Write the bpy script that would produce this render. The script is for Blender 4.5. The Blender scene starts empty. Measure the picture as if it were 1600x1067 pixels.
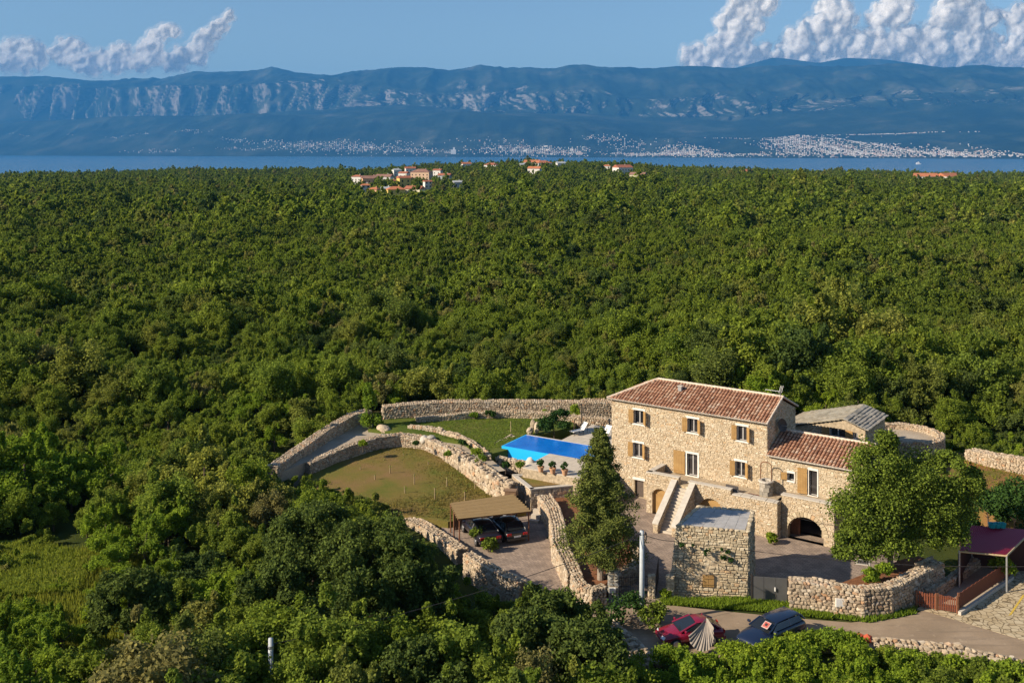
import bpy, bmesh, math, random
import numpy as np
from mathutils import Vector, Matrix
random.seed(7); RNG = np.random.default_rng(7)
R = math.radians
SC = bpy.context.scene
COL = SC.collection
H = 28.2                                    # camera height above the yard

# ------------------------------------------------------------------ camera, sky, sun
cam = bpy.data.cameras.new('camera'); camo = bpy.data.objects.new('camera', cam); COL.objects.link(camo)
camo.location = (0, 0, H); camo.rotation_euler = (R(90), 0, 0)
cam.sensor_width = 36; cam.lens = 36.0; cam.shift_y = -0.186; cam.clip_start = 1; cam.clip_end = 300000
SC.camera = camo
SC.view_settings.view_transform = 'Standard'; SC.view_settings.look = 'None'
SC.view_settings.exposure = 0.6; SC.view_settings.gamma = 1; SC.view_settings.use_curve_mapping = False
SC.cycles.use_denoising = True
SC.cycles.max_bounces = 6; SC.cycles.diffuse_bounces = 4; SC.cycles.glossy_bounces = 2
SC.cycles.transmission_bounces = 4; SC.cycles.transparent_max_bounces = 8; SC.cycles.volume_bounces = 0
SUN_EL, SUN_AZ = 29.0, 19.0                 # light travels towards (cos az, sin az)
ld = Vector((math.cos(R(SUN_AZ)) * math.cos(R(SUN_EL)), math.sin(R(SUN_AZ)) * math.cos(R(SUN_EL)), -math.sin(R(SUN_EL))))
sun = bpy.data.lights.new('sun', 'SUN'); sun.energy = 5.0; sun.angle = R(0.53); sun.color = (1.0, 0.86, 0.67)
suno = bpy.data.objects.new('sun', sun); COL.objects.link(suno); suno.rotation_euler = ld.to_track_quat('-Z', 'Y').to_euler()
W = bpy.data.worlds.new('World'); SC.world = W; W.use_nodes = True
wn = W.node_tree; sky = wn.nodes.new('ShaderNodeTexSky'); sky.sky_type = 'NISHITA'; sky.sun_disc = False
sky.sun_elevation = R(SUN_EL); sky.sun_rotation = math.atan2(-ld.x, -ld.y)
sky.altitude = 100; sky.air_density = 1.0; sky.dust_density = 0.3; sky.ozone_density = 2.5
wn.links.new(sky.outputs[0], wn.nodes['Background'].inputs[0]); wn.nodes['Background'].inputs[1].default_value = 0.078

# ------------------------------------------------------------------ helpers
def pix(px, py, z=0.0):
    Y = 1600.0 * (H - z) / (py - 236.0)
    return ((px - 800.0) / 1600.0 * Y, Y)
def tag(o, label=None, cat=None, group=None, kind=None):
    if label: o['label'] = label
    if cat: o['category'] = cat
    if group: o['group'] = group
    if kind: o['kind'] = kind
    return o
def thing(name, loc, label, cat, group=None, rz=0.0):
    o = bpy.data.objects.new(name, None); COL.objects.link(o); o.empty_display_size = 0.3
    o.location = loc; o.rotation_euler = (0, 0, rz)
    return tag(o, label, cat, group)
def rootloc(o):
    while o is not None and o.parent is not None: o = o.parent
    return np.array(o.location) if (o is not None and abs(o.rotation_euler[2]) < 1e-9) else np.zeros(3)
def link(name, me, parent=None, mat=None):
    o = bpy.data.objects.new(name, me); COL.objects.link(o)
    if parent is not None: o.parent = parent
    if mat is not None and not me.materials: me.materials.append(mat)
    return o
def np_mesh(name, v, f, smooth=False):
    me = bpy.data.meshes.new(name)
    v = np.asarray(v, np.float32); f = np.asarray(f, np.int32)
    me.vertices.add(len(v)); me.vertices.foreach_set('co', v.ravel())
    n, k = f.shape
    me.loops.add(n * k); me.loops.foreach_set('vertex_index', f.ravel())
    me.polygons.add(n); me.polygons.foreach_set('loop_start', np.arange(0, n * k, k, dtype=np.int32))
    me.update(calc_edges=True)
    me.polygons.foreach_set('use_smooth', np.full(n, smooth))
    return me
class MB:
    def __init__(s): s.v = []; s.f = []
    def add(s, vs, fs):
        b = len(s.v); s.v += [tuple(p) for p in vs]; s.f += [tuple(i + b for i in q) for q in fs]; return s
    def hexa(s, p):      # 8 points: bottom 0-3 ccw, top 4-7 ccw
        return s.add(p, [(3, 2, 1, 0), (4, 5, 6, 7), (0, 1, 5, 4), (1, 2, 6, 5), (2, 3, 7, 6), (3, 0, 4, 7)])
    def box(s, c, d, rz=0.0):
        cx, cy, cz = c; x, y, z = d[0] / 2, d[1] / 2, d[2] / 2; ca, sa = math.cos(rz), math.sin(rz)
        P = [(-x, -y, -z), (x, -y, -z), (x, y, -z), (-x, y, -z), (-x, -y, z), (x, -y, z), (x, y, z), (-x, y, z)]
        return s.hexa([(cx + a * ca - b * sa, cy + a * sa + b * ca, cz + c2) for a, b, c2 in P])
    def prism(s, poly, z0, z1):
        n = len(poly); a = sum(poly[i][0] * poly[(i + 1) % n][1] - poly[(i + 1) % n][0] * poly[i][1] for i in range(n))
        if a < 0: poly = poly[::-1]
        zz0 = z0 if isinstance(z0, (list, tuple)) else [z0] * n; zz1 = z1 if isinstance(z1, (list, tuple)) else [z1] * n
        vs = [(p[0], p[1], zz0[i]) for i, p in enumerate(poly)] + [(p[0], p[1], zz1[i]) for i, p in enumerate(poly)]
        return s.add(vs, [tuple(range(n - 1, -1, -1)), tuple(range(n, 2 * n))] + [(i, (i + 1) % n, n + (i + 1) % n, n + i) for i in range(n)])
    def tube(s, pts, r, k=8, cap=True):
        pts = [Vector(p) for p in pts]; n = len(pts); rr = r if isinstance(r, (list, tuple)) else [r] * n
        b = len(s.v); d = (pts[1] - pts[0]).normalized(); a = Vector((0, 0, 1)) if abs(d.z) < .9 else Vector((1, 0, 0))
        for i, p in enumerate(pts):
            d = (pts[min(i + 1, n - 1)] - pts[max(i - 1, 0)]).normalized(); u = d.cross(a).normalized(); w = u.cross(d)
            for j in range(k):
                t = 2 * math.pi * j / k; s.v.append(tuple(p + (u * math.cos(t) + w * math.sin(t)) * rr[i]))
        for i in range(n - 1):
            for j in range(k):
                s.f.append((b + i * k + j, b + i * k + (j + 1) % k, b + (i + 1) * k + (j + 1) % k, b + (i + 1) * k + j))
        if cap:
            s.f.append(tuple(b + j for j in range(k - 1, -1, -1))); s.f.append(tuple(b + (n - 1) * k + j for j in range(k)))
        return s
    def lathe(s, prof, c=(0, 0, 0), k=16):
        b = len(s.v)
        for r, z in prof:
            for j in range(k):
                t = 2 * math.pi * j / k; s.v.append((c[0] + r * math.cos(t), c[1] + r * math.sin(t), c[2] + z))
        for i in range(len(prof) - 1):
            for j in range(k): s.f.append((b + i * k + j, b + i * k + (j + 1) % k, b + (i + 1) * k + (j + 1) % k, b + (i + 1) * k + j))
        return s
    def build(s, name, mat, parent=None, smooth=False, fix=False, bevel=0):
        me = bpy.data.meshes.new(name); off = rootloc(parent)
        me.from_pydata([(a - off[0], b - off[1], c - off[2]) for a, b, c in s.v], [], s.f)
        if fix:
            bm = bmesh.new(); bm.from_mesh(me); bmesh.ops.remove_doubles(bm, verts=bm.verts, dist=1e-4)
            bmesh.ops.recalc_face_normals(bm, faces=bm.faces); bm.to_mesh(me); bm.free()
        if smooth: me.polygons.foreach_set('use_smooth', [True] * len(me.polygons))
        o = link(name, me, parent, mat)
        if bevel: md = o.modifiers.new('bevel', 'BEVEL'); md.width = bevel; md.segments = 2; md.limit_method = 'ANGLE'
        return o
def interp(x, xs, ys): return np.interp(x, xs, ys)
def sstep(a, b, x):
    t = np.clip((x - a) / (b - a), 0, 1); return t * t * (3 - 2 * t)
_tab = np.random.default_rng(3).random((256, 256))
def vnoise(x, y):
    xi = np.floor(x).astype(int); yi = np.floor(y).astype(int); fx = x - xi; fy = y - yi
    fx = fx * fx * (3 - 2 * fx); fy = fy * fy * (3 - 2 * fy)
    a = _tab[xi & 255, yi & 255]; b = _tab[(xi + 1) & 255, yi & 255]; c = _tab[xi & 255, (yi + 1) & 255]; d = _tab[(xi + 1) & 255, (yi + 1) & 255]
    return (a * (1 - fx) + b * fx) * (1 - fy) + (c * (1 - fx) + d * fx) * fy * 1.0
def fbm(x, y, o=4):
    s = 0; a = .5
    for i in range(o): s = s + a * vnoise(x * 2 ** i + 17 * i, y * 2 ** i + 31 * i); a *= .5
    return s
def inpoly(X, Y, poly):
    X = np.asarray(X); Y = np.asarray(Y); r = np.zeros(X.shape, bool); n = len(poly)
    for i in range(n):
        x1, y1 = poly[i]; x2, y2 = poly[(i + 1) % n]
        c = ((y1 > Y) != (y2 > Y)); xx = (x2 - x1) * (Y - y1) / ((y2 - y1) if y2 != y1 else 1e-9) + x1
        r ^= c & (X < xx)
    return r

# ------------------------------------------------------------------ materials
class NT:
    def __init__(s, name, rough=0.85, spec=0.3):
        s.m = bpy.data.materials.new(name); s.m.use_nodes = True; s.t = s.m.node_tree; s.b = s.t.nodes['Principled BSDF']
        s.b.inputs['Roughness'].default_value = rough; s.b.inputs['Specular IOR Level'].default_value = spec
    def n(s, typ, **k):
        o = s.t.nodes.new(typ)
        for a, v in k.items():
            if a.startswith('i_'): o.inputs[a[2:].replace('_', ' ')].default_value = v
            else: setattr(o, a, v)
        return o
    def l(s, a, b): s.t.links.new(a, b)
    def coord(s, kind='Object'):
        return s.n('ShaderNodeTexCoord').outputs[kind]
    def pos(s): return s.n('ShaderNodeNewGeometry').outputs['Position']
    def noise(s, scale, detail=4, rough=.55, vec=None, out='Fac', dist=0):
        o = s.n('ShaderNodeTexNoise', i_Scale=scale, i_Detail=detail, i_Roughness=rough, i_Distortion=dist)
        s.l(vec if vec is not None else s.pos(), o.inputs['Vector']); return o.outputs[out]
    def ramp(s, fac, stops, interp='LINEAR'):
        r = s.n('ShaderNodeValToRGB'); e = r.color_ramp.elements; r.color_ramp.interpolation = interp
        while len(e) < len(stops): e.new(.5)
        for i, (p, c) in enumerate(stops): e[i].position = p; e[i].color = (*c, 1) if len(c) == 3 else c
        s.l(fac, r.inputs[0]); return r.outputs[0]
    def mix(s, f, a, b, mode='MIX'):
        o = s.n('ShaderNodeMix', data_type='RGBA', blend_type=mode)
        for k, x in ((0, f), (6, a), (7, b)):
            if hasattr(x, 'is_linked') or isinstance(x, bpy.types.NodeSocket): s.l(x, o.inputs[k])
            else: o.inputs[k].default_value = x if k == 0 else (*x, 1)
        return o.outputs[2]
    def math(s, op, a, b=0.0, c=None):
        o = s.n('ShaderNodeMath', operation=op)
        for k, x in ((0, a), (1, b), (2, c)):
            if x is None: continue
            if isinstance(x, bpy.types.NodeSocket): s.l(x, o.inputs[k])
            else: o.inputs[k].default_value = x
        return o.outputs[0]
    def col(s, c):
        if isinstance(c, bpy.types.NodeSocket): s.l(c, s.b.inputs['Base Color'])
        else: s.b.inputs['Base Color'].default_value = (*c, 1)
        return s
    def bump(s, h, st=.5, dist=.05):
        o = s.n('ShaderNodeBump', i_Strength=st, i_Distance=dist); s.l(h, o.inputs['Height']); s.l(o.outputs[0], s.b.inputs['Normal']); return s
    def rnd(s):     # a value that differs per stone, joined or single
        g = s.n('ShaderNodeNewGeometry').outputs['Random Per Island']; o = s.n('ShaderNodeObjectInfo').outputs['Random']
        return s.math('FRACT', s.math('ADD', s.math('MULTIPLY', g, 7.31), s.math('MULTIPLY', o, 3.77)))

def simple(name, c, rough=.7, var=.15, scale=6, spec=.3, metal=0, bump=.15, dist=.01):
    t = NT(name, rough, spec); n = t.noise(scale, 5)
    a = tuple(x * (1 - var) for x in c); b = tuple(min(1, x * (1 + var)) for x in c)
    t.col(t.ramp(n, [(.3, a), (.7, b)])); t.b.inputs['Metallic'].default_value = metal
    if bump: t.bump(t.noise(scale * 4, 3), bump, dist)
    return t.m
def stone_mat(name, stops, bs=9, wear=.35, dark=(.20, .18, .14)):
    t = NT(name, .92, .15); c = t.ramp(t.rnd(), stops)
    n = t.noise(bs, 6, .65); c = t.mix(t.math('MULTIPLY', t.ramp(n, [(.42, (0, 0, 0)), (.68, (1, 1, 1))]), wear), c, dark)
    n2 = t.noise(.35, 4); c = t.mix(t.ramp(n2, [(.35, (0, 0, 0)), (.7, (.35, .35, .35))]), c, t.mix(.5, c, (.50, .33, .17)))
    t.col(c); t.bump(t.noise(bs * 2.2, 5, .7), .6, .03); return t.m
M = {}
warm = [(0, (.36, .28, .18)), (.2, (.55, .46, .33)), (.45, (.64, .55, .41)), (.62, (.50, .39, .25)), (.8, (.72, .65, .52)), (.95, (.50, .33, .18)), (1, (.36, .30, .23))]
M['stone_house'] = stone_mat('warm_masonry', warm, 9, .22)
M['stone_tower'] = stone_mat('buff_masonry', [(0, (.36, .29, .19)), (.3, (.52, .43, .29)), (.6, (.62, .53, .38)), (.9, (.45, .37, .25)), (1, (.55, .36, .2))], 8, .35)
M['stone_dry'] = stone_mat('dry_stone', [(0, (.28, .22, .16)), (.25, (.42, .33, .23)), (.5, (.54, .44, .32)), (.7, (.34, .27, .19)), (.86, (.62, .54, .43)), (.94, (.46, .26, .14)), (1, (.30, .27, .23))], 7, .45)
M['stone_grey'] = stone_mat('grey_slab_stone', [(0, (.20, .20, .18)), (.4, (.32, .31, .28)), (.7, (.40, .38, .33)), (1, (.27, .27, .26))], 7, .5, (.10, .10, .09))
M['mortar'] = simple('mortar', (.40, .32, .22), .95, .35, 5, .1, bump=.6, dist=.02)
M['rubble_core'] = simple('rubble_core', (.20, .16, .12), .95, .35, 4, .1, bump=.8, dist=.05)
M['coping'] = simple('pale_coping', (.50, .455, .39), .85, .12, 4, .2, bump=.3)
M['trim'] = simple('white_stone_trim', (.70, .66, .60), .8, .1, 5, .2)
M['wood'] = (lambda t: (t.col(t.mix(t.ramp(t.noise(2.2, 5, .6), [(.3, (0, 0, 0)), (.75, (1, 1, 1))]), (.31, .18, .065), (.42, .26, .10))), t.bump(t.noise(40, 2), .2, .005), t.m)[2])(NT('larch_wood', .65, .25))
M['white'] = simple('white_paint', (.74, .73, .70), .5, .06, 3, .4)
M['greyframe'] = simple('grey_window_frame', (.42, .40, .38), .5, .08, 3, .4)
t = NT('window_glass', .08, .8); t.col(t.ramp(t.noise(.7, 2), [(.35, (.012, .013, .016)), (.7, (.05, .045, .045))])); M['glass'] = t.m
t = NT('roof_tile', .85, .2); c = t.ramp(t.rnd(), [(0, (.26, .125, .075)), (.2, (.42, .21, .125)), (.42, (.52, .28, .17)), (.62, (.34, .165, .10)), (.8, (.56, .36, .24)), (.94, (.47, .30, .20)), (1, (.62, .46, .34))])
c = t.mix(t.ramp(t.noise(7, 5, .7), [(.45, (0, 0, 0)), (.75, (.4, .4, .4))]), c, (.30, .22, .16)); t.col(c); t.bump(t.noise(25, 3), .4, .01); M['tile'] = t.m
M['tile_under'] = simple('tile_channel', (.09, .035, .022), .9, .3, 8, .1)
M['ridge'] = simple('mortared_ridge', (.60, .50, .40), .9, .2, 6, .1)
M['metal'] = simple('grey_metal', (.45, .46, .47), .4, .1, 8, .5, .6)
M['darkmetal'] = simple('dark_iron', (.035, .03, .028), .6, .2, 8, .4)
M['concrete'] = simple('pole_concrete', (.42, .45, .47), .7, .12, 3, .3)
M['rust'] = simple('rusty_iron', (.20, .09, .05), .8, .3, 9, .2)
M['bark'] = simple('bark', (.12, .09, .065), .95, .3, 9, .1, bump=.8, dist=.03)
M['palebark'] = simple('pale_bark', (.30, .25, .20), .95, .3, 9, .1, bump=.8, dist=.03)
M['deck'] = simple('travertine_deck', (.50, .44, .36), .8, .12, 2, .25)
M['terracotta'] = simple('terracotta', (.52, .30, .17), .85, .15, 7, .2)
M['soil'] = simple('red_soil', (.20, .09, .045), .95, .3, 3, .1, bump=.6, dist=.05)
M['stake'] = simple('stake_wood', (.45, .34, .2), .8, .15, 5, .2)

def leafmat(name, cols, trans=.48, nscale=.02, patch=.62):
    t = NT(name, .75, .05)
    oi = t.n('ShaderNodeObjectInfo'); c = t.ramp(oi.outputs['Random'], cols)
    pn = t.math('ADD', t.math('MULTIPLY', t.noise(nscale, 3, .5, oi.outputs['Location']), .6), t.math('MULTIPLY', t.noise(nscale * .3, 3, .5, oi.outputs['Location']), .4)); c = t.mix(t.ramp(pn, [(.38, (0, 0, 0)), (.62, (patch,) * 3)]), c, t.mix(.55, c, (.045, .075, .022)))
    isl = t.n('ShaderNodeNewGeometry').outputs['Random Per Island']
    c = t.mix(t.ramp(isl, [(0, (.65, .65, .65)), (.6, (1, 1, 1)), (1, (1.45, 1.4, 1.2))]), (1, 1, 1), c, 'MULTIPLY') if False else t.mix(1.0, c, t.ramp(isl, [(0, (.6, .62, .6)), (.55, (1, 1, 1)), (1, (1.5, 1.4, 1.1))]), 'MULTIPLY')
    t.col(c)
    tr = t.n('ShaderNodeBsdfTranslucent'); t.l(c, tr.inputs[0]); mx = t.n('ShaderNodeMixShader'); mx.inputs[0].default_value = trans
    t.l(t.b.outputs[0], mx.inputs[1]); t.l(tr.outputs[0], mx.inputs[2]); t.l(mx.outputs[0], t.t.nodes['Material Output'].inputs[0]); return t.m
FOREST = [(0, (.165, .235, .032)), (.22, (.230, .300, .036)), (.45, (.195, .265, .042)), (.68, (.265, .325, .042)), (.80, (.090, .140, .040)), (.95, (.290, .315, .060)), (1, (.26, .24, .09))]
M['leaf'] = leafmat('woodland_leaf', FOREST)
M['leaf_bright'] = leafmat('fresh_leaf', [(0, (.21, .31, .030)), (.5, (.26, .35, .034)), (1, (.18, .28, .034))], patch=.2)
M['leaf_conifer'] = leafmat('conifer_needle', [(0, (.105, .13, .030)), (1, (.12, .145, .034))], .12, patch=0)
M['leaf_fig'] = leafmat('fig_leaf', [(0, (.12, .17, .026)), (1, (.135, .185, .026))], .2, patch=0)
M['leaf_dark'] = leafmat('laurel_leaf', [(0, (.030, .070, .018)), (1, (.045, .09, .02))], .15, patch=0)

M['leaf_meadow'] = leafmat('meadow_blade', [(0, (.20, .26, .03)), (1, (.28, .30, .04))]); M['leaf_dry'] = leafmat('dry_blade', [(0, (.20, .17, .05)), (1, (.24, .20, .06))], patch=0); M['leaf_oak'] = leafmat('oak_leaf', [(0, (.085, .125, .030)), (.5, (.105, .145, .032)), (1, (.075, .115, .03))], .35, patch=0)
#)
def grass_mat(name, a, b, c3, s=.5):
    t = NT(name, .95, .05); n = t.noise(s, 6, .65); n2 = t.noise(14, 5, .7)
    c = t.ramp(n, [(.35, a), (.5, b), (.66, c3)]); c = t.mix(t.ramp(n2, [(.35, (0, 0, 0)), (.65, (.5, .5, .5))]), c, t.mix(.5, c, (.03, .04, .01)))
    t.col(c); t.bump(n2, .8, .06); return t.m
M['lawn'] = grass_mat('green_lawn', (.075, .115, .02), (.115, .14, .028), (.17, .155, .05), .3)
M['lawn_dry'] = grass_mat('dry_lawn', (.12, .145, .028), (.20, .155, .045), (.25, .155, .07), .2)
M['forest_floor'] = grass_mat('forest_floor', (.035, .05, .012), (.06, .075, .018), (.075, .07, .03), .12)
M['meadow'] = grass_mat('meadow_grass', (.15, .21, .025), (.22, .26, .03), (.25, .23, .05), .3)
M['field'] = grass_mat('red_field', (.13, .14, .03), (.27, .15, .06), (.30, .12, .05), .25)
t = NT('gravel_path', .95, .1); c = t.ramp(t.noise(.5, 5), [(.3, (.36, .29, .21)), (.7, (.48, .41, .32))]); c = t.mix(t.ramp(t.noise(9, 5, .7), [(.4, (0, 0, 0)), (.7, (.6, .6, .6))]), c, (.25, .2, .15)); t.col(c); t.bump(t.noise(16, 5, .7), .6, .03); M['gravel'] = t.m
t = NT('lane_asphalt', .95, .1); c = t.ramp(t.noise(.35, 5, .6), [(.3, (.25, .185, .125)), (.55, (.32, .24, .165)), (.75, (.38, .29, .205))]); c = t.mix(t.ramp(t.noise(12, 4), [(.4, (0, 0, 0)), (.7, (.35,) * 3)]), c, (.18, .15, .12)); mt_ = t.n('ShaderNodeMapping'); mt_.inputs['Scale'].default_value = (.25, 2.2, 1); mt_.inputs['Rotation'].default_value = (0, 0, .06); t.l(t.pos(), mt_.inputs[0]); c = t.mix(t.ramp(t.noise(1.0, 5, .6, mt_.outputs[0]), [(.5, (0, 0, 0)), (.72, (.55,) * 3)]), c, (.17, .135, .10)); c = t.mix(t.ramp(t.noise(1.6, 6, .7), [(.6, (0, 0, 0)), (.7, (.6,) * 3)]), c, (.44, .35, .25)); t.col(c); t.bump(t.noise(40, 3), .3, .01); M['road'] = t.m

def brick_mat(name, c1, c2, mo, sx, sy, rz, off=.5, bias=0):
    t = NT(name, .9, .15); mp = t.n('ShaderNodeMapping'); mp.inputs['Rotation'].default_value = (0, 0, rz); t.l(t.pos(), mp.inputs[0])
    br = t.n('ShaderNodeTexBrick', offset=off, i_Scale=1.0, i_Mortar_Size=.012); br.inputs['Brick Width'].default_value = sx; br.inputs['Row Height'].default_value = sy
    br.inputs['Color1'].default_value = (*c1, 1); br.inputs['Color2'].default_value = (*c2, 1); br.inputs['Mortar'].default_value = (*mo, 1); t.l(mp.outputs[0], br.inputs[0])
    c = t.mix(t.ramp(t.noise(1.2, 5), [(.4, (0, 0, 0)), (.66, (.6,) * 3)]), br.outputs[0], tuple(x * .55 for x in c1)); t.col(c)
    t.bump(br.outputs['Fac'], -.5, .01); return t.m
M['pavers'] = brick_mat('brick_pavers', (.29, .225, .18), (.40, .31, .24), (.13, .10, .08), .36, .18, R(35))
t = NT('crazy_paving', .9, .2); vo = t.n('ShaderNodeTexVoronoi', feature='DISTANCE_TO_EDGE', i_Scale=2.6); t.l(t.pos(), vo.inputs[0]); v2 = t.n('ShaderNodeTexVoronoi', i_Scale=2.6); t.l(t.pos(), v2.inputs[0])
bw = t.n('ShaderNodeRGBToBW'); t.l(v2.outputs['Color'], bw.inputs[0]); c = t.mix(t.ramp(bw.outputs[0], [(.2, (0, 0, 0)), (.8, (.6, .6, .6))]), t.ramp(t.noise(.8, 4), [(.3, (.38, .29, .17)), (.7, (.48, .39, .25))]), (.55, .47, .33)); c = t.mix(t.ramp(vo.outputs[0], [(.03, (1, 1, 1)), (.07, (0, 0, 0))]), c, (.16, .12, .07)); t.col(c); M['crazy'] = t.m

# ------------------------------------------------------------------ terrain
def skyline_px(px): return interp(px, [-800, 0, 150, 250, 500, 620, 700, 780, 850, 930, 1000, 1100, 1200, 1300, 1450, 1600, 2400], [274, 270, 265, 266, 263, 259, 256, 250, 249, 253, 254, 259, 262, 264, 268, 271, 276])
def ground(X, Y):
    X = np.asarray(X, float); Y = np.asarray(Y, float); Yc = np.maximum(Y, 30)
    px = 800 + 1600 * X / Yc
    far = H - (skyline_px(px) - 236) * 1500 / 1600. - 11.0
    z = 2.0 * sstep(92, 103, Y) * (1 - sstep(200, 420, Y))
    z = z + far * sstep(300, 1480, Y)
    z = z + (fbm(X / 140., Y / 140., 3) - .44) * 15 * sstep(160, 420, Y)
    z = z + (fbm(X / 25. + 9, Y / 25., 3) - .44) * 1.6 * (1 - sstep(44, 54, Y) * (1 - sstep(100, 125, Y)))
    z = z - 1.2 * sstep(57, 50, Y) * sstep(0, 8, X)
    return z - 118 * sstep(1560, 2500, Y)
def ground1(x, y): return float(ground(np.array([x]), np.array([y]))[0])
def grid_mesh(name, Xf, Yf, Zf, mat, smooth=True):
    nr, nc = Xf.shape; v = np.stack([Xf, Yf, Zf], -1).reshape(-1, 3)
    i = np.arange(nr - 1)[:, None] * nc + np.arange(nc - 1)[None]; f = np.stack([i, i + 1, i + nc + 1, i + nc], -1).reshape(-1, 4)
    o = link(name, np_mesh(name, v, f, smooth), None, mat); return o
ys = np.concatenate([np.linspace(-160, 20, 16), np.linspace(24, 130, 80), np.geomspace(133, 2600, 120)])
us = np.linspace(-1.15, 1.15, 170)
YY, UU = np.meshgrid(ys, us, indexing='ij'); XX = UU * np.maximum(YY, 0) + UU * 170
ZZ = ground(XX, YY)
o = grid_mesh('ground', XX, YY, ZZ - .06, M['forest_floor']); tag(o, kind='structure')

# sea
t = NT('sea_water', .25, .5); t.col((.020, .105, .215)); nm = t.noise(.02, 6, .7); t.bump(nm, .35, 6.0); M['sea'] = t.m
sx = np.linspace(-26000, 26000, 30); sy = np.geomspace(1900, 34000, 30); SY, SX = np.meshgrid(sy, sx, indexing='ij')
tag(grid_mesh('sea', SX, SY, SX * 0 - 80.0, M['sea']), kind='structure')

# mountains across the bay
def shorepy(px): return interp(px, [-900, 0, 800, 1600, 2500], [242.5, 243.5, 246, 248.8, 250])
def shoreY(px): return (H + 80) * 1600 / (shorepy(px) - 236)
CR = ([-900, 0, 183, 383, 500, 600, 733, 833, 900, 966, 1010, 1150, 1300, 1450, 1600, 2500], [196, 192, 183, 178, 186, 181, 176, 186, 192, 200, 212, 216, 212, 208, 206, 205])
CB = ([-900, 0, 200, 400, 533, 620, 700, 800, 900, 1000, 1150, 1300, 1450, 1600, 2500], [192, 190, 186, 182, 166, 166, 172, 176, 180, 184, 184, 170, 160, 158, 160])
CT = ([-900, 0, 150, 300, 400, 533, 620, 640, 700, 850, 1000, 1200, 1300, 1400, 1500, 1600, 2500], [140, 136, 138, 134, 130, 133, 139, 146, 150, 148, 154, 158, 156, 147, 143, 138, 140])
RG = ([-900, 0, 90, 140, 250, 290, 330, 385, 405, 425, 445, 480, 520, 570, 610, 665, 700, 750, 790, 825, 870, 900, 960, 1020, 1066, 1110, 1150, 1190, 1250, 1300, 1350, 1400, 1480, 1535, 1600, 2500],
      [128, 121, 121, 127, 123, 114, 112, 112, 109, 105, 110, 114, 117, 110, 108, 106, 111, 103, 108, 106, 107, 101, 105, 107, 104, 103, 107, 105, 103, 104, 102, 98, 104, 102, 107, 112])
SK = np.array([0, 120, 3600, 4400, 6200, 6900, 9800, 15000.])
pxs = np.linspace(-700, 2300, 1100)
def prof(px):
    sp = shorepy(px); cr = interp(px, *CR); cb = interp(px, *CB); ct = interp(px, *CT); rg = interp(px, *RG) - 5.0 * (fbm(px / 34., px * 0 + 3, 4) - .47) - 3 * (fbm(px / 11., px * 0 + 7, 3) - .47)
    dip = np.minimum(cr + 2.5, np.where(cr < cb, 400, cr - 4)); dip = np.where(cr < cb + 6, cr + 2.5, cr * .7 + cb * .3)
    return np.stack([sp, sp - 1.2, cr, dip, cb, ct, rg, rg + 12])
PR = prof(pxs)
ss = np.concatenate([np.linspace(0, 120, 3), np.linspace(200, 3600, 34), np.linspace(3700, 6100, 22), np.linspace(6180, 6950, 36), np.linspace(7050, 9800, 50), np.linspace(10100, 15000, 10)])
MZ = np.zeros((len(ss), len(pxs))); MY = MZ.copy(); MX = MZ.copy()
sY = shoreY(pxs)
for j in range(len(pxs)):
    k = SK; py = np.interp(ss, k, PR[:, j])
    # soften the foothill crest
    MY[:, j] = 15500 + (sY[j] - 15500) * .55 + ss if False else sY[j] + ss
    MZ[:, j] = H + (236 - py) / 1600 * MY[:, j]
MX = (pxs[None] - 800) / 1600 * MY
w = np.interp(ss, [0, 400, 3000, 5000, 9000, 9800, 15000], [0, 14, 70, 80, 90, 25, 100])[:, None]
MZ += (fbm(MX / 1500, MY / 1500, 5) - .47) * 2.2 * w
wq = MX + 900 * (fbm(MX / 2200 + 4, MY / 900, 3) - .5); rid = (np.abs(fbm(wq / 650, MY / 1500 + 5, 5) - .47) * 2.2 + .7 * np.abs(fbm(wq / 170 + 3, MY / 500, 3) - .45)) * (.35 + 1.5 * fbm(MX / 2600 + 8, MY * 0, 2))
cl = np.interp(ss, [5400, 6200, 6900, 7500], [0, 1, 1, 0])[:, None]
MYd = MY + cl * (rid - .2) * 900
gul = np.abs(fbm(MX / 900, MY / 3500 + 2, 4) - .47)
MZ -= np.interp(ss, [6900, 7400, 9000, 9700], [0, 1, 1, 0])[:, None] * (gul * 620 - 90)
MZ -= np.interp(ss, [200, 1500, 3000, 3500], [0, 1, 1, 0])[:, None] * (gul * 420 - 40)
t = NT('mountain_slope', .95, .05)
geo = t.n('ShaderNodeNewGeometry'); sep = t.n('ShaderNodeSeparateXYZ'); t.l(geo.outputs['True Normal'], sep.inputs[0])
mpz = t.n('ShaderNodeMapping'); mpz.inputs['Scale'].default_value = (1, .15, .25); t.l(t.pos(), mpz.inputs[0])
n1 = t.noise(.004, 6, .7, mpz.outputs[0]); n2 = t.noise(.0011, 5, .6)
st = t.math('SUBTRACT', 1.0, sep.outputs[2])
mps = t.n('ShaderNodeMapping'); mps.inputs['Scale'].default_value = (.12, .1, 1); t.l(t.pos(), mps.inputs[0]); n3 = t.noise(.012, 4, .7, mps.outputs[0]); n4 = t.noise(.0004, 3, .5)
rk = t.ramp(t.math('ADD', t.math('ADD', t.math('MULTIPLY', st, .85), t.math('MULTIPLY', t.math('SUBTRACT', n1, .5), 1.3)), t.math('ADD', t.math('MULTIPLY', t.math('SUBTRACT', n3, .5), .7), t.math('MULTIPLY', t.math('SUBTRACT', n4, .5), 1.2))), [(.46, (0, 0, 0)), (.78, (1, 1, 1))])
fo = t.ramp(n2, [(.35, (.010, .018, .012)), (.5, (.020, .032, .018)), (.62, (.045, .055, .035)), (.75, (.10, .10, .07))])
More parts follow.
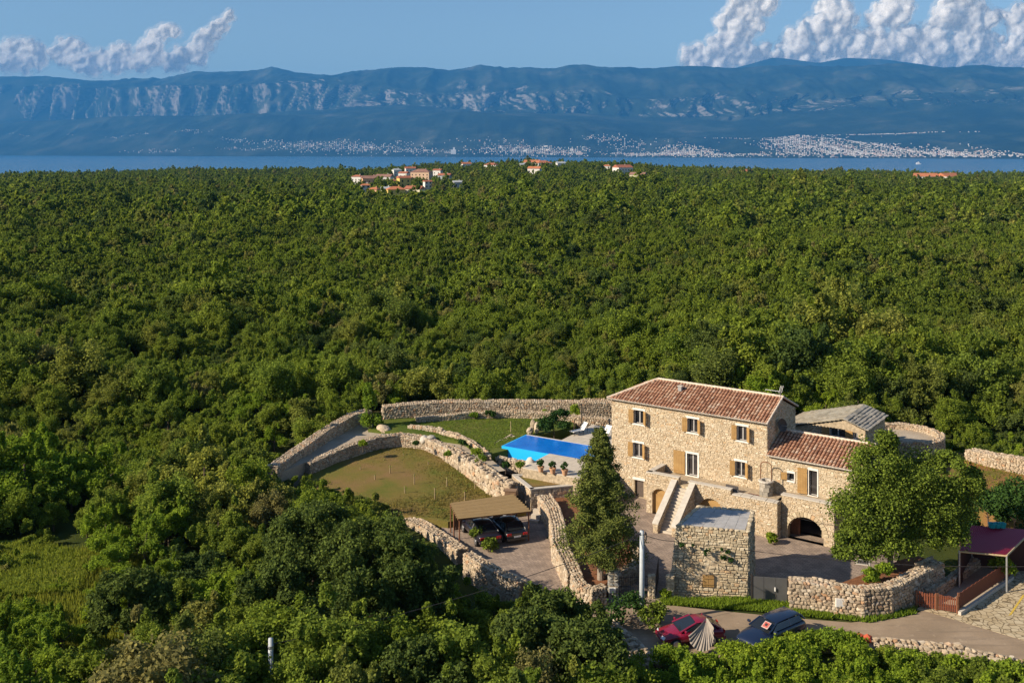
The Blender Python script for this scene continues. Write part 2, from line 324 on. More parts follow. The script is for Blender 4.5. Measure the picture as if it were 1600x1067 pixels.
t.col(t.mix(rk, fo, t.ramp(n1, [(.3, (.07, .075, .07)), (.65, (.25, .23, .21))]))); M['mountain'] = t.m
tag(grid_mesh('mountains', MX, MYd, MZ, M['mountain']), kind='structure')
# a farther ridge behind
px2 = np.linspace(-700, 2300, 300)
r2 = interp(px2, [-700, 0, 90, 160, 300, 900, 1130, 1210, 1250, 1280, 1320, 1380, 1400, 1440, 1500, 2300], [122, 120, 121, 130, 135, 135, 112, 90, 95, 99, 91, 93, 96, 101, 112, 118])
YB = 30500.; rows = np.linspace(0, 1, 12); B = np.zeros((12, 300, 3))
for i, a in enumerate(rows):
    B[i, :, 1] = YB - 2500 * (1 - a); zt = H + (236 - r2) / 1600 * YB; B[i, :, 2] = -100 + (zt + 100) * (a ** .7) + (fbm(px2 / 40, px2 * 0 + i, 3) - .45) * 90 * (1 - a); B[i, :, 0] = (px2 - 800) / 1600 * YB
tag(grid_mesh('far_ridge', B[..., 0], B[..., 1], B[..., 2], M['mountain']), kind='structure')
# towns along the far shore: thousands of small houses read as one mass
def mz_at(px, py):
    P_ = np.array(prof(np.array([px])))[:, 0]; k0 = 1.0
    s = np.interp(-py, -P_[:3], SK[:3]); Y = float(shoreY(px)) + s
    i = np.argmin(np.abs(ss - s)); j = np.argmin(np.abs(pxs - px)); Y2 = MYd[i, j]
    return (MX[i, j], Y2, MZ[i, j])
blobs = [(250, 237, 45, 3.5, 80), (210, 212, 35, 1.5, 30), (305, 208, 22, 3, 45), (370, 218, 22, 3, 60), (430, 224, 60, 4, 90), (395, 233, 70, 2, 70), (480, 230, 50, 7, 260), (540, 230, 60, 9, 420), (620, 233, 60, 8, 260), (690, 238, 50, 4, 90),
         (800, 234, 60, 7, 420), (860, 237, 70, 7, 520), (940, 218, 40, 5, 90), (990, 225, 40, 5, 100), (1010, 239, 70, 5, 320), (1075, 236, 45, 8, 520), (1110, 243, 60, 3, 160),
         (1230, 225, 40, 12, 420), (1280, 230, 70, 13, 900), (1340, 234, 70, 11, 800), (1240, 218, 30, 6, 200), (1400, 238, 70, 7, 420), (1480, 239, 60, 7, 420), (1540, 241, 35, 5, 160), (1380, 205, 35, 6, 70), (1430, 196, 50, 6, 60), (1330, 200, 50, 8, 40),
         (1590, 244, 14, 3, 30), (30, 208, 30, 1.5, 10), (100, 211, 25, 1.5, 8), (1150, 195, 60, 5, 26), (1480, 172, 60, 5, 10), (720, 222, 120, 3, 40), (1210, 241, 90, 3, 160), (1050, 228, 20, 5, 60)]
vs = []; fs = []; rr = np.random.default_rng(11)
for bx, by, rx, ry, n in blobs:
    for _ in range(int(n * .8)):
        px = bx + rr.normal() * rx * .5; py = min(by + rr.normal() * ry * .5, float(shorepy(px)) - 1.3)
        x, y, z = mz_at(px, py); w_, d_, h_ = rr.uniform(9, 24), rr.uniform(9, 18), rr.uniform(7, 16); a = rr.uniform(-.5, .5)
        if rr.random() < .03: w_ *= 2.5; h_ *= 1.5
        ca, sa = math.cos(a), math.sin(a); b = len(vs); z -= 6; h_ += 6
        for (p, q, r_) in [(-1, -1, 0), (1, -1, 0), (1, 1, 0), (-1, 1, 0), (-1, -1, 1), (1, -1, 1), (1, 1, 1), (-1, 1, 1)]:
            vs.append((x + (p * w_ * ca - q * d_ * sa) / 2, y + (p * w_ * sa + q * d_ * ca) / 2, z + r_ * h_))
        for f in [(0, 1, 5, 4), (1, 2, 6, 5), (2, 3, 7, 6), (3, 0, 4, 7), (4, 5, 6, 7)]: fs.append(tuple(b + i for i in f))
t = NT('town_render', .8, .2); t.col(t.ramp(t.rnd(), [(0, (.72, .68, .62)), (.5, (.78, .74, .68)), (.7, (.6, .5, .42)), (.85, (.45, .25, .17)), (1, (.7, .66, .6))])); M['town'] = t.m
o = link('town_houses', np_mesh('town_houses', vs, fs), None, M['town']); tag(o, 'thousands of pale houses crowding the far shore of the bay', None, None, 'stuff')
def far_block(px, py, w, h, label, mat):
    x, y, z = mz_at(px, py); k = y / 1600; r = thing('shore_building', (x, y, z), label, 'building')
    MB().box((x, y, z + h * k / 2), (w * k, w * k * .6, h * k)).build('wall', mat, r); MB().box((x + w * k * .1, y, z + h * k * 1.25), (w * k * .35, w * k * .4, h * k * .5)).build('tower_block', mat, r)
far_block(709, 241, 8, 7, 'tall white hotel standing alone on the far shore', M['white'])
far_block(905, 242, 9, 4, 'wide cream hall on the far shore above the village roofs', simple('cream_hall', (.75, .6, .5)))

# clouds: real cumulus heads standing far behind the mountains
t = NT('cloud_white', 1.0, 0.0); t.col((.97, .95, .93)); M['cloud'] = t.m; ct = t.n('ShaderNodeBsdfTranslucent'); ct.inputs[0].default_value = (.9, .9, .9, 1); cm = t.n('ShaderNodeMixShader'); cm.inputs[0].default_value = .3; t.l(t.b.outputs[0], cm.inputs[1]); t.l(ct.outputs[0], cm.inputs[2])
lw = t.n('ShaderNodeLayerWeight'); lw.inputs[0].default_value = .5
fz = t.ramp(t.math('ADD', lw.outputs['Facing'], t.math('MULTIPLY', t.math('SUBTRACT', t.noise(.0028, 6, .75), .5), 1.1)), [(.12, (1, 1, 1)), (.8, (0, 0, 0))])
tp = t.n('ShaderNodeBsdfTransparent'); mx = t.n('ShaderNodeMixShader'); t.l(t.math('MULTIPLY', fz, .93), mx.inputs[0]); t.l(tp.outputs[0], mx.inputs[1]); t.l(cm.outputs[0], mx.inputs[2]); t.l(mx.outputs[0], t.t.nodes['Material Output'].inputs[0])
t = NT('cloud_veil', 1.0, 0.0); t.col((.97, .95, .93)); M['veil'] = t.m
lw = t.n('ShaderNodeLayerWeight'); lw.inputs[0].default_value = .5; fz = t.math('MULTIPLY', t.ramp(lw.outputs['Facing'], [(.25, (.5, .5, .5)), (.95, (0, 0, 0))]), t.ramp(t.noise(.0016, 6, .75), [(.38, (0, 0, 0)), (.66, (1, 1, 1))]))
tl_ = t.n('ShaderNodeBsdfTranslucent'); tl_.inputs[0].default_value = (.97, .95, .93, 1); m1 = t.n('ShaderNodeMixShader'); m1.inputs[0].default_value = .5; t.l(t.b.outputs[0], m1.inputs[1]); t.l(tl_.outputs[0], m1.inputs[2])
tp = t.n('ShaderNodeBsdfTransparent'); mx = t.n('ShaderNodeMixShader'); t.l(fz, mx.inputs[0]); t.l(tp.outputs[0], mx.inputs[1]); t.l(m1.outputs[0], mx.inputs[2]); t.l(mx.outputs[0], t.t.nodes['Material Output'].inputs[0])
bmi = bmesh.new(); bmesh.ops.create_icosphere(bmi, subdivisions=3, radius=1.0); ICV = np.array([v.co[:] for v in bmi.verts]); ICF = np.array([[v.index for v in f.verts] for f in bmi.faces]); bmi.free()
CT_ = bpy.data.textures.new('billow', 'CLOUDS'); CT_.noise_scale = 420; CT_.noise_depth = 5
def cloud(name, label, lobes, seed, Yc=46000.):
    r_ = np.random.default_rng(seed); V = []; F = []; b = 0; K = Yc / 1600
    for px, py, rad in lobes:
        rad *= 1.45 if px < 500 else 1.15; subs = [(px, py, rad * .85, 0)]
        for _ in range(12):
            a = r_.uniform(0, 2 * math.pi); q = rad * r_.uniform(.5, 1.0); sr_ = rad * r_.uniform(.2, .48); subs.append((px + math.cos(a) * q, py + math.sin(a) * q * .8, sr_, -rad * r_.uniform(.0, .6)))
            for _k in range(3): a2 = r_.uniform(0, 6.28); subs.append((subs[-1][0] + math.cos(a2) * sr_, subs[-1][1] + math.sin(a2) * sr_ * .9, sr_ * r_.uniform(.35, .6), subs[-1][3] - sr_ * .3)) if _k == 0 else None
        for sxp, syp, sr, dd in subs:
            P = ICV * sr * K + np.array([(sxp - 800) * K, Yc + dd * K, H + (236 - syp) * K]); V.append(P); F.append(ICF + b); b += len(P)
    V = np.concatenate(V); c0 = np.array([(lobes[0][0] - 800) * K, Yc, H + (236 - lobes[0][1]) * K])
    o = link(name, np_mesh(name, V - c0, np.concatenate(F), True), None, M['cloud']); o.location = c0
    md = o.modifiers.new('union', 'REMESH'); md.mode = 'VOXEL'; md.voxel_size = 62; md.use_smooth_shade = True; md = o.modifiers.new('soften', 'SMOOTH'); md.factor = .6; md.iterations = 9
    md = o.modifiers.new('billow', 'DISPLACE'); md.texture = CT_; md.texture_coords = 'GLOBAL'; md.strength = 230; md.mid_level = .5
    v = link('cloud_veil', o.data.copy(), o); v.data.materials.clear(); v.data.materials.append(M['veil'])
    md = v.modifiers.new('union', 'REMESH'); md.mode = 'VOXEL'; md.voxel_size = 120; md.use_smooth_shade = True; md = v.modifiers.new('soften', 'SMOOTH'); md.factor = .7; md.iterations = 14
    md = v.modifiers.new('swell', 'DISPLACE'); md.strength = 190; md.mid_level = 0
    md = v.modifiers.new('billow', 'DISPLACE'); md.texture = CT_; md.texture_coords = 'GLOBAL'; md.strength = 420; md.mid_level = .5
    return tag(o, label, 'cloud')
cloud('cumulus_cloud', 'tall white cumulus tower over the ridge, leftmost of the right hand clouds', [(1165, 20, 26), (1150, 45, 25), (1140, 70, 24), (1180, -8, 26), (1125, 95, 22), (1165, 88, 20), (1085, 95, 20), (1190, 85, 16)], 1)
cloud('cumulus_cloud', 'broad cumulus with a rounded head leaning right, second tower from the right hand group\'s left', [(1300, 28, 26), (1275, 50, 25), (1250, 75, 26), (1230, 92, 22), (1310, 50, 24), (1300, 80, 24), (1340, 80, 26), (1270, 95, 20)], 2)
cloud('cumulus_cloud', 'cloud head reaching the top of the picture between two broader towers', [(1395, 0, 20), (1390, 22, 24), (1370, 35, 17), (1385, 75, 26), (1420, 60, 24), (1410, 90, 24), (1435, 98, 20)], 3)
cloud('cumulus_cloud', 'largest cumulus tower rising towards the upper right corner', [(1500, -5, 30), (1490, 25, 28), (1515, 40, 26), (1465, 60, 24), (1445, 84, 24), (1470, 96, 22), (1500, 98, 20), (1500, 70, 26), (1540, 66, 18), (1530, 88, 22), (1560, 90, 22)], 4)
cloud('cumulus_cloud', 'cloud cut off by the right edge of the sky', [(1590, 20, 14), (1560, 22, 9), (1605, 50, 26), (1590, 85, 24), (1620, 75, 26)], 5)
cloud('cumulus_cloud', 'small leaning cloud column over the left ridge', [(357, 27, 7), (345, 40, 9), (332, 54, 10), (320, 68, 12), (308, 80, 11), (290, 88, 10), (278, 92, 13), (272, 102, 10), (315, 92, 10)], 6)
cloud('cumulus_cloud', 'small upright cloud just left of the leaning column', [(262, 48, 8), (272, 50, 7), (245, 55, 9), (240, 68, 10), (235, 80, 12), (240, 92, 12), (225, 98, 12)], 7)
cloud('cumulus_cloud', 'low hazy cloud bank at the far left of the ridge', [(20, 76, 13), (45, 80, 13), (60, 74, 8), (60, 92, 12), (5, 95, 15), (35, 98, 14), (-15, 80, 14)], 8)
cloud('cumulus_cloud', 'low hazy cloud bank between the far left bank and the small upright cloud', [(107, 70, 9), (128, 76, 9), (95, 86, 12), (120, 95, 13), (150, 92, 11), (165, 92, 12), (190, 80, 10), (180, 100, 12), (145, 104, 12), (205, 98, 10)], 9)

# haze
hz = MB().box((0, 16900, 1290), (52000, 34200, 2820)).build('haze', None); tag(hz, kind='stuff')
hm = bpy.data.materials.new('haze'); hm.use_nodes = True; hn = hm.node_tree
for n in list(hn.nodes):
    if n.type != 'OUTPUT_MATERIAL': hn.nodes.remove(n)
pv = hn.nodes.new('ShaderNodeVolumePrincipled'); pv.inputs['Density'].default_value = 3.0e-5; pv.inputs['Color'].default_value = (.085, .42, 1.0, 1); pv.inputs['Anisotropy'].default_value = 0.0
hn.links.new(pv.outputs[0], hn.nodes['Material Output'].inputs['Volume']); hz.data.materials.append(hm)

# ------------------------------------------------------------------ stone building blocks
ico = bmesh.new(); bmesh.ops.create_icosphere(ico, subdivisions=1, radius=1.0); IV = np.array([v.co[:] for v in ico.verts]); IF = np.array([[v.index for v in f.verts] for f in ico.faces]); ico.free()
SV = []
for i in range(14):
    a = np.sign(IV) * np.abs(IV) ** .55; a = a / np.abs(a).max(); SV.append(a * .5 * (1 + RNG.uniform(-.22, .22, (12, 1))) + RNG.uniform(-.05, .05, (12, 3)))
STONE_ME = {}
def stone_mesh(mat, i):
    k = (mat.name, i)
    if k not in STONE_ME: STONE_ME[k] = np_mesh('stone', SV[i], IF); STONE_ME[k].materials.append(mat)
    return STONE_ME[k]
def lay_stones(parent, mat, T, individual=0, name='stone', rest='small_stones'):
    """T: list of (cx,cy,cz, sx,sy,sz, rz, tilt)"""
    if not T: return
    T = np.array(T); order = np.argsort(-(T[:, 3] * T[:, 5])); off = rootloc(parent)
    for q in order[:individual]:
        c = T[q]; o = bpy.data.objects.new(name, stone_mesh(mat, int(q) % 14)); COL.objects.link(o); o.parent = parent
        o.location = (c[0] - off[0], c[1] - off[1], c[2] - off[2]); o.scale = (c[3], c[4], c[5]); o.rotation_euler = (c[7], 0, c[6])
    T = T[order[individual:]]
    if len(T) == 0: return
    idx = np.arange(len(T)) % 14; B = np.array(SV)[idx] * T[:, None, 3:6]
    ca, sa = np.cos(T[:, 7])[:, None], np.sin(T[:, 7])[:, None]; y = B[..., 1] * ca - B[..., 2] * sa; z = B[..., 1] * sa + B[..., 2] * ca
    ca, sa = np.cos(T[:, 6])[:, None], np.sin(T[:, 6])[:, None]; x2 = B[..., 0] * ca - y * sa; y2 = B[..., 0] * sa + y * ca
    V = np.stack([x2, y2, z], -1) + T[:, None, 0:3] - off; F = IF[None] + (np.arange(len(T)) * 12)[:, None, None]
    o = link(rest if individual else 'stones', np_mesh('stones', V.reshape(-1, 3), F.reshape(-1, 3)), parent, mat); o['kind'] = 'stuff'; return o
def dry_wall(label, path, zb, zt, wd, size, individual=0, name='dry_stone_wall', mat=None, rough=1.0, cat='wall', jag=.12, seed=0):
    """path: world (x,y) points; zb, zt: base and top heights at the points"""
    mat = mat or M['stone_dry']; r_ = random.Random(seed + len(path)); n = len(path)
    zb = zb if isinstance(zb, (list, tuple)) else [zb] * n; zt = zt if isinstance(zt, (list, tuple)) else [zt] * n
    root = thing(name, (path[0][0], path[0][1], zb[0]), label, cat)
    core = MB(); T = []; P = [Vector((p[0], p[1])) for p in path]
    nrm = []
    for i in range(n):
        d = (P[min(i + 1, n - 1)] - P[max(i - 1, 0)]).normalized(); nrm.append(Vector((-d.y, d.x)))
    hw = wd / 2 * .82
    for i in range(n - 1):
        a, b, na, nb = P[i], P[i + 1], nrm[i], nrm[i + 1]
        q = [a - na * hw, b - nb * hw, b + nb * hw, a + na * hw]; za, zb_ = (zb[i], zb[i + 1]), (zt[i] - .06, zt[i + 1] - .06)
        core.hexa([(q[0].x, q[0].y, za[0] - .3), (q[1].x, q[1].y, za[1] - .3), (q[2].x, q[2].y, za[1] - .3), (q[3].x, q[3].y, za[0] - .3), (q[0].x, q[0].y, zb_[0]), (q[1].x, q[1].y, zb_[1]), (q[2].x, q[2].y, zb_[1]), (q[3].x, q[3].y, zb_[0])])
        L = (b - a).length; dirv = (b - a).normalized(); rz = math.atan2(dirv.y, dirv.x)
        def at(s, side):
            t_ = s / L; c = a.lerp(b, t_); m = na.lerp(nb, t_); return c + m * (side * wd / 2), zb[i] * (1 - t_) + zb[i + 1] * t_, zt[i] * (1 - t_) + zt[i + 1] * t_
        for side in (-1, 1):
            k = 0.0; hh = max(zt[i] - zb[i], zt[i + 1] - zb[i + 1]); row = 0
            while k < hh:
                rh = size * r_.uniform(.55, .95); s = r_.uniform(-.5, 0) * size
                while s < L:
                    w_ = size * r_.uniform(.7, 1.6); c, z0, z1 = at(min(max(s + w_ / 2, 0), L), side * .95)
                    zc = z0 + (k + rh / 2) / hh * (z1 - z0)
                    T.append((c.x, c.y, zc + r_.uniform(-.03, .03), w_ * 1.04, size * r_.uniform(.6, .9), rh * 1.12, rz + r_.uniform(-.15, .15) * rough, r_.uniform(-.15, .15) * rough)); s += w_
                k += rh
        s = 0; 
        while s < L:
            w_ = size * r_.uniform(.6, 1.2); m_ = max(1, int(wd / (size * .8)))
            for q_ in range(m_):
                c, z0, z1 = at(min(s + w_ / 2, L), (q_ + .5) / m_ * 2 - 1)
                T.append((c.x, c.y, z1 + r_.uniform(-.3, 1) * jag * .5, w_ * r_.uniform(.8, 1.15), size * r_.uniform(.6, 1.1), size * r_.uniform(.4, .9), rz + r_.uniform(-.6, .6), r_.uniform(-.3, .3)))
            s += w_
    core.build('rubble_core', M['rubble_core'], root)
    lay_stones(root, mat, T, individual); return root

def masonry(parent, mat, o2, u, n, width, z0, z1, skip=None, size=(.19, .105), proud=.035, seed=0, name='stonework', individual=0, top=None):
    """faced rubble stones on a vertical plane: origin o2 (x,y), direction u, outward normal n. skip(s,z,w,h)->True leaves a gap"""
    r_ = random.Random(seed); V = []; F = []; off = rootloc(parent); big = []
    z = z0
    while z < z1 - .03:
        rh = size[1] * r_.uniform(.6, 1.5); rh = min(rh, z1 - z); s = -r_.uniform(0, .2)
        while s < width:
            w_ = size[0] * r_.uniform(.5, 1.7); a, b = max(0, s), min(width, s + w_); s += w_
            if b - a < .05: continue
            zc = z + rh / 2; sc = (a + b) / 2
            if skip and skip(a, b, z, z + rh): continue
            if top is not None and z + rh > top(sc): continue
            g = .014; p = proud * r_.uniform(.2, 1.3); j = lambda q=.028: r_.uniform(-q, q)
            c = [(a + g + j(.01), z + g + j()), (b - g + j(.01), z + g + j()), (b - g + j(), z + rh - g + j()), (a + g + j(), z + rh - g + j())]
            ins = .03; k = len(V); m = (sum(x for x, _ in c) / 4, sum(y for _, y in c) / 4)
            for (x, y) in c: V.append((o2[0] + u[0] * x - n[0] * .02, o2[1] + u[1] * x - n[1] * .02, y))
            for (x, y) in c:
                x += (m[0] - x) * ins / max(.06, abs(m[0] - x)) * .7; y += (m[1] - y) * ins / max(.05, abs(m[1] - y)) * .7; pp = p + j(.012)
                V.append((o2[0] + u[0] * x + n[0] * pp, o2[1] + u[1] * x + n[1] * pp, y))
            big.append(((b - a) * rh, k)); F += [(k + 4, k + 5, k + 6, k + 7), (k, k + 1, k + 5, k + 4), (k + 1, k + 2, k + 6, k + 5), (k + 2, k + 3, k + 7, k + 6), (k + 3, k, k + 4, k + 7)]
        z += rh
    V = np.array(V) - off; F = np.array(F)
    if individual:
        big.sort(reverse=True); ks = set(k for _, k in big[:individual]); q = np.array([[4, 5, 6, 7], [0, 1, 5, 4], [1, 2, 6, 5], [2, 3, 7, 6], [3, 0, 4, 7]])
        for k in ks:
            c = V[k:k + 8].mean(0); o = link('stone', np_mesh('stone', V[k:k + 8] - c, q), parent, mat); o.location = c
        keep = [i for i in range(len(F)) if (int(F[i].min()) // 8 * 8) not in ks]; F = F[keep]
    o = link(name, np_mesh(name, V, F), parent, mat); o['kind'] = 'stuff'; return o

class Wall:
    """vertical wall plane with openings. A 2d origin, u direction, n outward normal"""
    def __init__(s, A, u, n, L, z0, z1, th=.5):
        s.A = A; s.u = u; s.n = n; s.L = L; s.z0 = z0; s.z1 = z1; s.th = th; s.op = []
    def P(s, a, z, d=0.0): return (s.A[0] + s.u[0] * a + s.n[0] * d, s.A[1] + s.u[1] * a + s.n[1] * d, z)
    def frompix(s, px, py, d=0.0):
        k = (px - 800) / 1600.; ax = s.A[0] + s.n[0] * d; ay = s.A[1] + s.n[1] * d
        a = (k * ay - ax) / (s.u[0] - k * s.u[1]); Y = ay + s.u[1] * a
        return a, H - (py - 236) * Y / 1600.
    def rect(s, x0, y0, x1, y1):
        a0, zt = s.frompix(x0, y0); a1, zb = s.frompix(x1, y1); zt2 = s.frompix(x1, y1 - 0)[1]
        am, zt = s.frompix((x0 + x1) / 2, y0); am, zb = s.frompix((x0 + x1) / 2, y1)
        return a0, a1, zb, zt
    def open(s, a0, a1, z0, z1, arch=0.0): s.op.append((a0, a1, z0, z1, arch)); return (a0, a1, z0, z1)
    def blk(s, mb, a0, a1, z0, z1, d0, d1, z1b=None, z0b=None):
        z1b = z1 if z1b is None else z1b; z0b = z0 if z0b is None else z0b
        mb.hexa([s.P(a0, z0, d1), s.P(a1, z0b, d1), s.P(a1, z0b, d0), s.P(a0, z0, d0), s.P(a0, z1, d1), s.P(a1, z1b, d1), s.P(a1, z1b, d0), s.P(a0, z1, d0)])
    def body(s, mb, topf=None):
        xs = sorted(set([0, s.L] + [x for o in s.op for x in o[:2]] + [o[0] + (o[1] - o[0]) * k / 12 for o in s.op if o[4] for k in range(13)]))
        for a, b in zip(xs, xs[1:]):
            if b - a < 1e-4: continue
            m = (a + b) / 2; segs = [(s.z0, s.z1)]
            for o in s.op:
                if o[0] - 1e-6 <= m <= o[1] + 1e-6:
                    zt = o[3]
                    if o[4]: q = (m - (o[0] + o[1]) / 2) / ((o[1] - o[0]) / 2); zt = o[3] - o[4] * (1 - math.sqrt(max(0, 1 - q * q)))
                    new = []
                    for z0, z1 in segs:
                        if o[2] > z0: new.append((z0, min(z1, o[2])))
                        if zt < z1: new.append((max(z0, zt), z1))
                    segs = new
            for z0, z1 in segs: s.blk(mb, a, b, z0, z1, -s.th, 0)
    def skip(s, extra=0.03):
        def f(a, b, z0, z1):
            for o in s.op:
                if b > o[0] - extra and a < o[1] + extra and z1 > o[2] - extra and z0 < o[3] + extra:
                    if o[4]:
                        cx = (o[0] + o[1]) / 2; hw = (o[1] - o[0]) / 2 + extra; sp = o[3] - o[4]
                        ok = True
                        for (x, z) in ((a, z0), (b, z0), ((a + b) / 2, z0)):
                            if abs(x - cx) < hw:
                                zz = sp + o[4] * math.sqrt(max(0, 1 - ((x - cx) / hw) ** 2)) + extra
                                if z < zz: ok = False
                        if ok: continue
                    return True
            return False
        return f
    def masonry(s, parent, mat, seed=0, size=(.19, .105), top=None, **k):
        return masonry(parent, mat, (s.A[0], s.A[1]), s.u, s.n, s.L, s.z0, s.z1, s.skip(), size, seed=seed, top=top, **k)
    def window(s, parent, r, trim=.13, double=True, shutters=(170, 140), shmat=None, lintel=True):
        a0, a1, z0, z1 = r; s.open(*r); f = MB(); d = -.16; fw = .055
        s.blk(f, a0, a1, z0, z0 + fw, d - .05, d); s.blk(f, a0, a1, z1 - fw, z1, d - .05, d); s.blk(f, a0, a0 + fw, z0 + fw, z1 - fw, d - .05, d); s.blk(f, a1 - fw, a1, z0 + fw, z1 - fw, d - .05, d)
        m = (a0 + a1) / 2
        if double: s.blk(f, m - .04, m + .04, z0 + fw, z1 - fw, d - .045, d + .005)
        w = f.build('window', M['greyframe'], parent)
        if double:
            for (p, q) in ((a0 + fw, m - .04), (m + .04, a1 - fw)): g = MB(); s.blk(g, p, q, z0 + fw, z1 - fw, d - .035, d - .02); g.build('pane', M['glass'], w)
        else: g = MB(); s.blk(g, a0 + fw, a1 - fw, z0 + fw, z1 - fw, d - .035, d - .02); g.build('pane', M['glass'], w)
        g = MB(); s.blk(g, a0 - trim, a1 + trim, z0 - .12, z0, -.14, .09); g.build('sill', M['trim'], w)
        if lintel: g = MB(); s.blk(g, a0 - trim, a1 + trim, z1, z1 + .16, -.14, .05); g.build('lintel', M['trim'], w)
        for j_ in ((a0 - trim, a0), (a1, a1 + trim)): g = MB(); s.blk(g, j_[0], j_[1], z0, z1, -.14, .035); g.build('jamb', M['trim'], w)
        hwid = (a1 - a0) / 2 if double else (a1 - a0)
        for side, ang in ((-1, shutters[0]), (1, shutters[1])):
            if ang is None: continue
            s.shutter(parent, a0 - .02 if side < 0 else a1 + .02, z0, z1, hwid, side, ang)
        return w
    def shutter(s, parent, ah, z0, z1, wd, side, ang, name='shutter'):
        t_ = R(180 - ang); dx, dn = side * math.cos(t_) * 1.0, math.sin(t_)
        mb = MB(); npl = max(2, round(wd / .13)); th = .035; off = .075
        def PP(x, z, e): return s.P(ah + dx * x - side * dn * e * -1 * 0 + (-side * dn) * e * -1 * 0, z, off + dn * x + e * math.cos(t_))
        for k in range(npl):
            x0, x1 = wd * k / npl + .004, wd * (k + 1) / npl - .004
            P_ = [s.P(ah + dx * x0, z0, off + dn * x0), s.P(ah + dx * x1, z0, off + dn * x1)]
            ex = (-side * dn) * th * 1.0; en = math.cos(t_) * th
            q = [s.P(ah + dx * x0, z0, off + dn * x0), s.P(ah + dx * x1, z0, off + dn * x1), s.P(ah + dx * x1 + ex, z0, off + dn * x1 + en), s.P(ah + dx * x0 + ex, z0, off + dn * x0 + en)]
            mb.hexa(q + [(p[0], p[1], z1) for p in q])
        for zz in (z0 + (z1 - z0) * .16, z0 + (z1 - z0) * .84):
            ex = (-side * dn) * .055; en = math.cos(t_) * .055
            q = [s.P(ah + dx * .02, zz - .04, off + dn * .02), s.P(ah + dx * (wd - .02), zz - .04, off + dn * (wd - .02)), s.P(ah + dx * (wd - .02) + ex, zz - .04, off + dn * (wd - .02) + en), s.P(ah + dx * .02 + ex, zz - .04, off + dn * .02 + en)]
            mb.hexa(q + [(p[0], p[1], zz + .04) for p in q])
        return mb.build(name, M['wood'], parent, fix=False)

def tiles(parent, E0, e, up, nE, poly2, mat, under, step=.27, rowl=.40, seed=0):
    """barrel tiles on a roof plane. E0 eave start, e unit along eave, up unit up-slope, poly2: polygon in (along, up) metres"""
    r_ = random.Random(seed); E0 = Vector(E0); e = Vector(e); up = Vector(up); nn = e.cross(up).normalized()
    if nn.z < 0: nn = -nn
    X = [p[0] for p in poly2]; Yv = [p[1] for p in poly2]; V = []; F = []; off = Vector(rootloc(parent))
    s = min(X) + step / 2
    while s < max(X):
        k = min(Yv) - .05
        while k < max(Yv):
            if bool(inpoly(np.array([s]), np.array([k + rowl / 2]), poly2)[()][0]):
                js = r_.uniform(-.012, .012); base = len(V); r0, r1 = .118 * r_.uniform(.95, 1.08), .09
                for (kk, rad, lift) in ((k - .03, r0, .045 + r_.uniform(0, .012)), (k + rowl + .03, r1, .012)):
                    for q in range(6):
                        a = math.pi * q / 5; V.append(tuple(E0 + e * (s + js + rad * math.cos(a)) + up * kk + nn * (lift + rad * .85 * math.sin(a)) - off))
                for q in range(5): F.append((base + q, base + q + 1, base + 7 + q, base + 6 + q))
                F.append((base, base + 1, base + 4, base + 5)) if False else None
            k += rowl
        s += step
    o = link('roof_tiles', np_mesh('roof_tiles', V, F), parent, mat); o['kind'] = 'stuff'
    m = MB(); P_ = [E0 + e * a + up * b + nn * .012 for a, b in poly2]; Q = [E0 + e * a + up * b - nn * .07 for a, b in poly2]; n = len(poly2)
    m.add(P_ + Q, [tuple(range(n)), tuple(range(2 * n - 1, n - 1, -1))] + [(i, (i + 1) % n, n + (i + 1) % n, n + i) for i in range(n)]); m.build('roof_deck', under, parent, fix=True)
    return o

# ------------------------------------------------------------------ the stone house
A = (8.26, 84.75); U = Vector((.816, -.578)).normalized(); Vb = Vector((-U.y, U.x)); U = tuple(U); Vb = tuple(Vb); NF = (-Vb[0], -Vb[1])
def HF(u, v, z=None):
    p = (A[0] + U[0] * u + Vb[0] * v, A[1] + U[1] * u + Vb[1] * v); return p if z is None else (p[0], p[1], z)
ZE, ZR, LH, DH = 7.7, 8.95, 13.4, 6.0
house = thing('stone_house', HF(0, 0, 0), 'three storey honey coloured stone house with hipped red tile roof and wooden shutters', 'house')
fw = Wall(HF(0, 0), U, NF, LH, 0, ZE)
for rc in ((991, 641, 1006, 662), (1075, 654, 1090.6, 675.6), (1152, 665.6, 1167.5, 688.4), (990, 692, 1004.6, 714), (1149.4, 721, 1165, 744)):
    fw.window(house, fw.rect(*rc))
a0, a1, z0, z1 = fw.rect(1073.5, 709, 1090, 746); z0 = 2.66
fw.window(house, (a0, a1, z0 + .02, z1), shutters=(None, None)).name = 'glazed_door'
fw.shutter(house, a0 - .15, z0 + .03, z1 + .1, a1 - a0 + .05, -1, 176)
a0, a1, z0, z1 = fw.rect(991.5, 750, 1005.5, 778); z0 = .05
fw.open(a0, a1, z0, z1); g = MB(); fw.blk(g, a0, a1, z0, z1, -.24, -.2); g.build('door', simple('dark_door', (.10, .075, .06)), house); g = MB(); fw.blk(g, a0 - .15, a1 + .15, z1, z1 + .2, -.1, .05); g.build('lintel', M['trim'], house)
mb = MB(); fw.body(mb)
side = Wall(HF(LH, 0), Vb, U, DH, 0, ZE); mbs = mb; side.A = HF(LH, .51); side.L = DH - .51; side.body(mb)
lw_ = Wall(HF(0, DH), (-Vb[0], -Vb[1]), (-U[0], -U[1]), DH - .51, 0, ZE); lw_.body(mb)
bk = Wall(HF(LH - .51, DH), (-U[0], -U[1]), Vb, LH - 1.02, 0, ZE); bk.body(mb)
P0, P1, P2 = HF(LH, 0.0), HF(LH, DH), HF(LH, DH / 2)
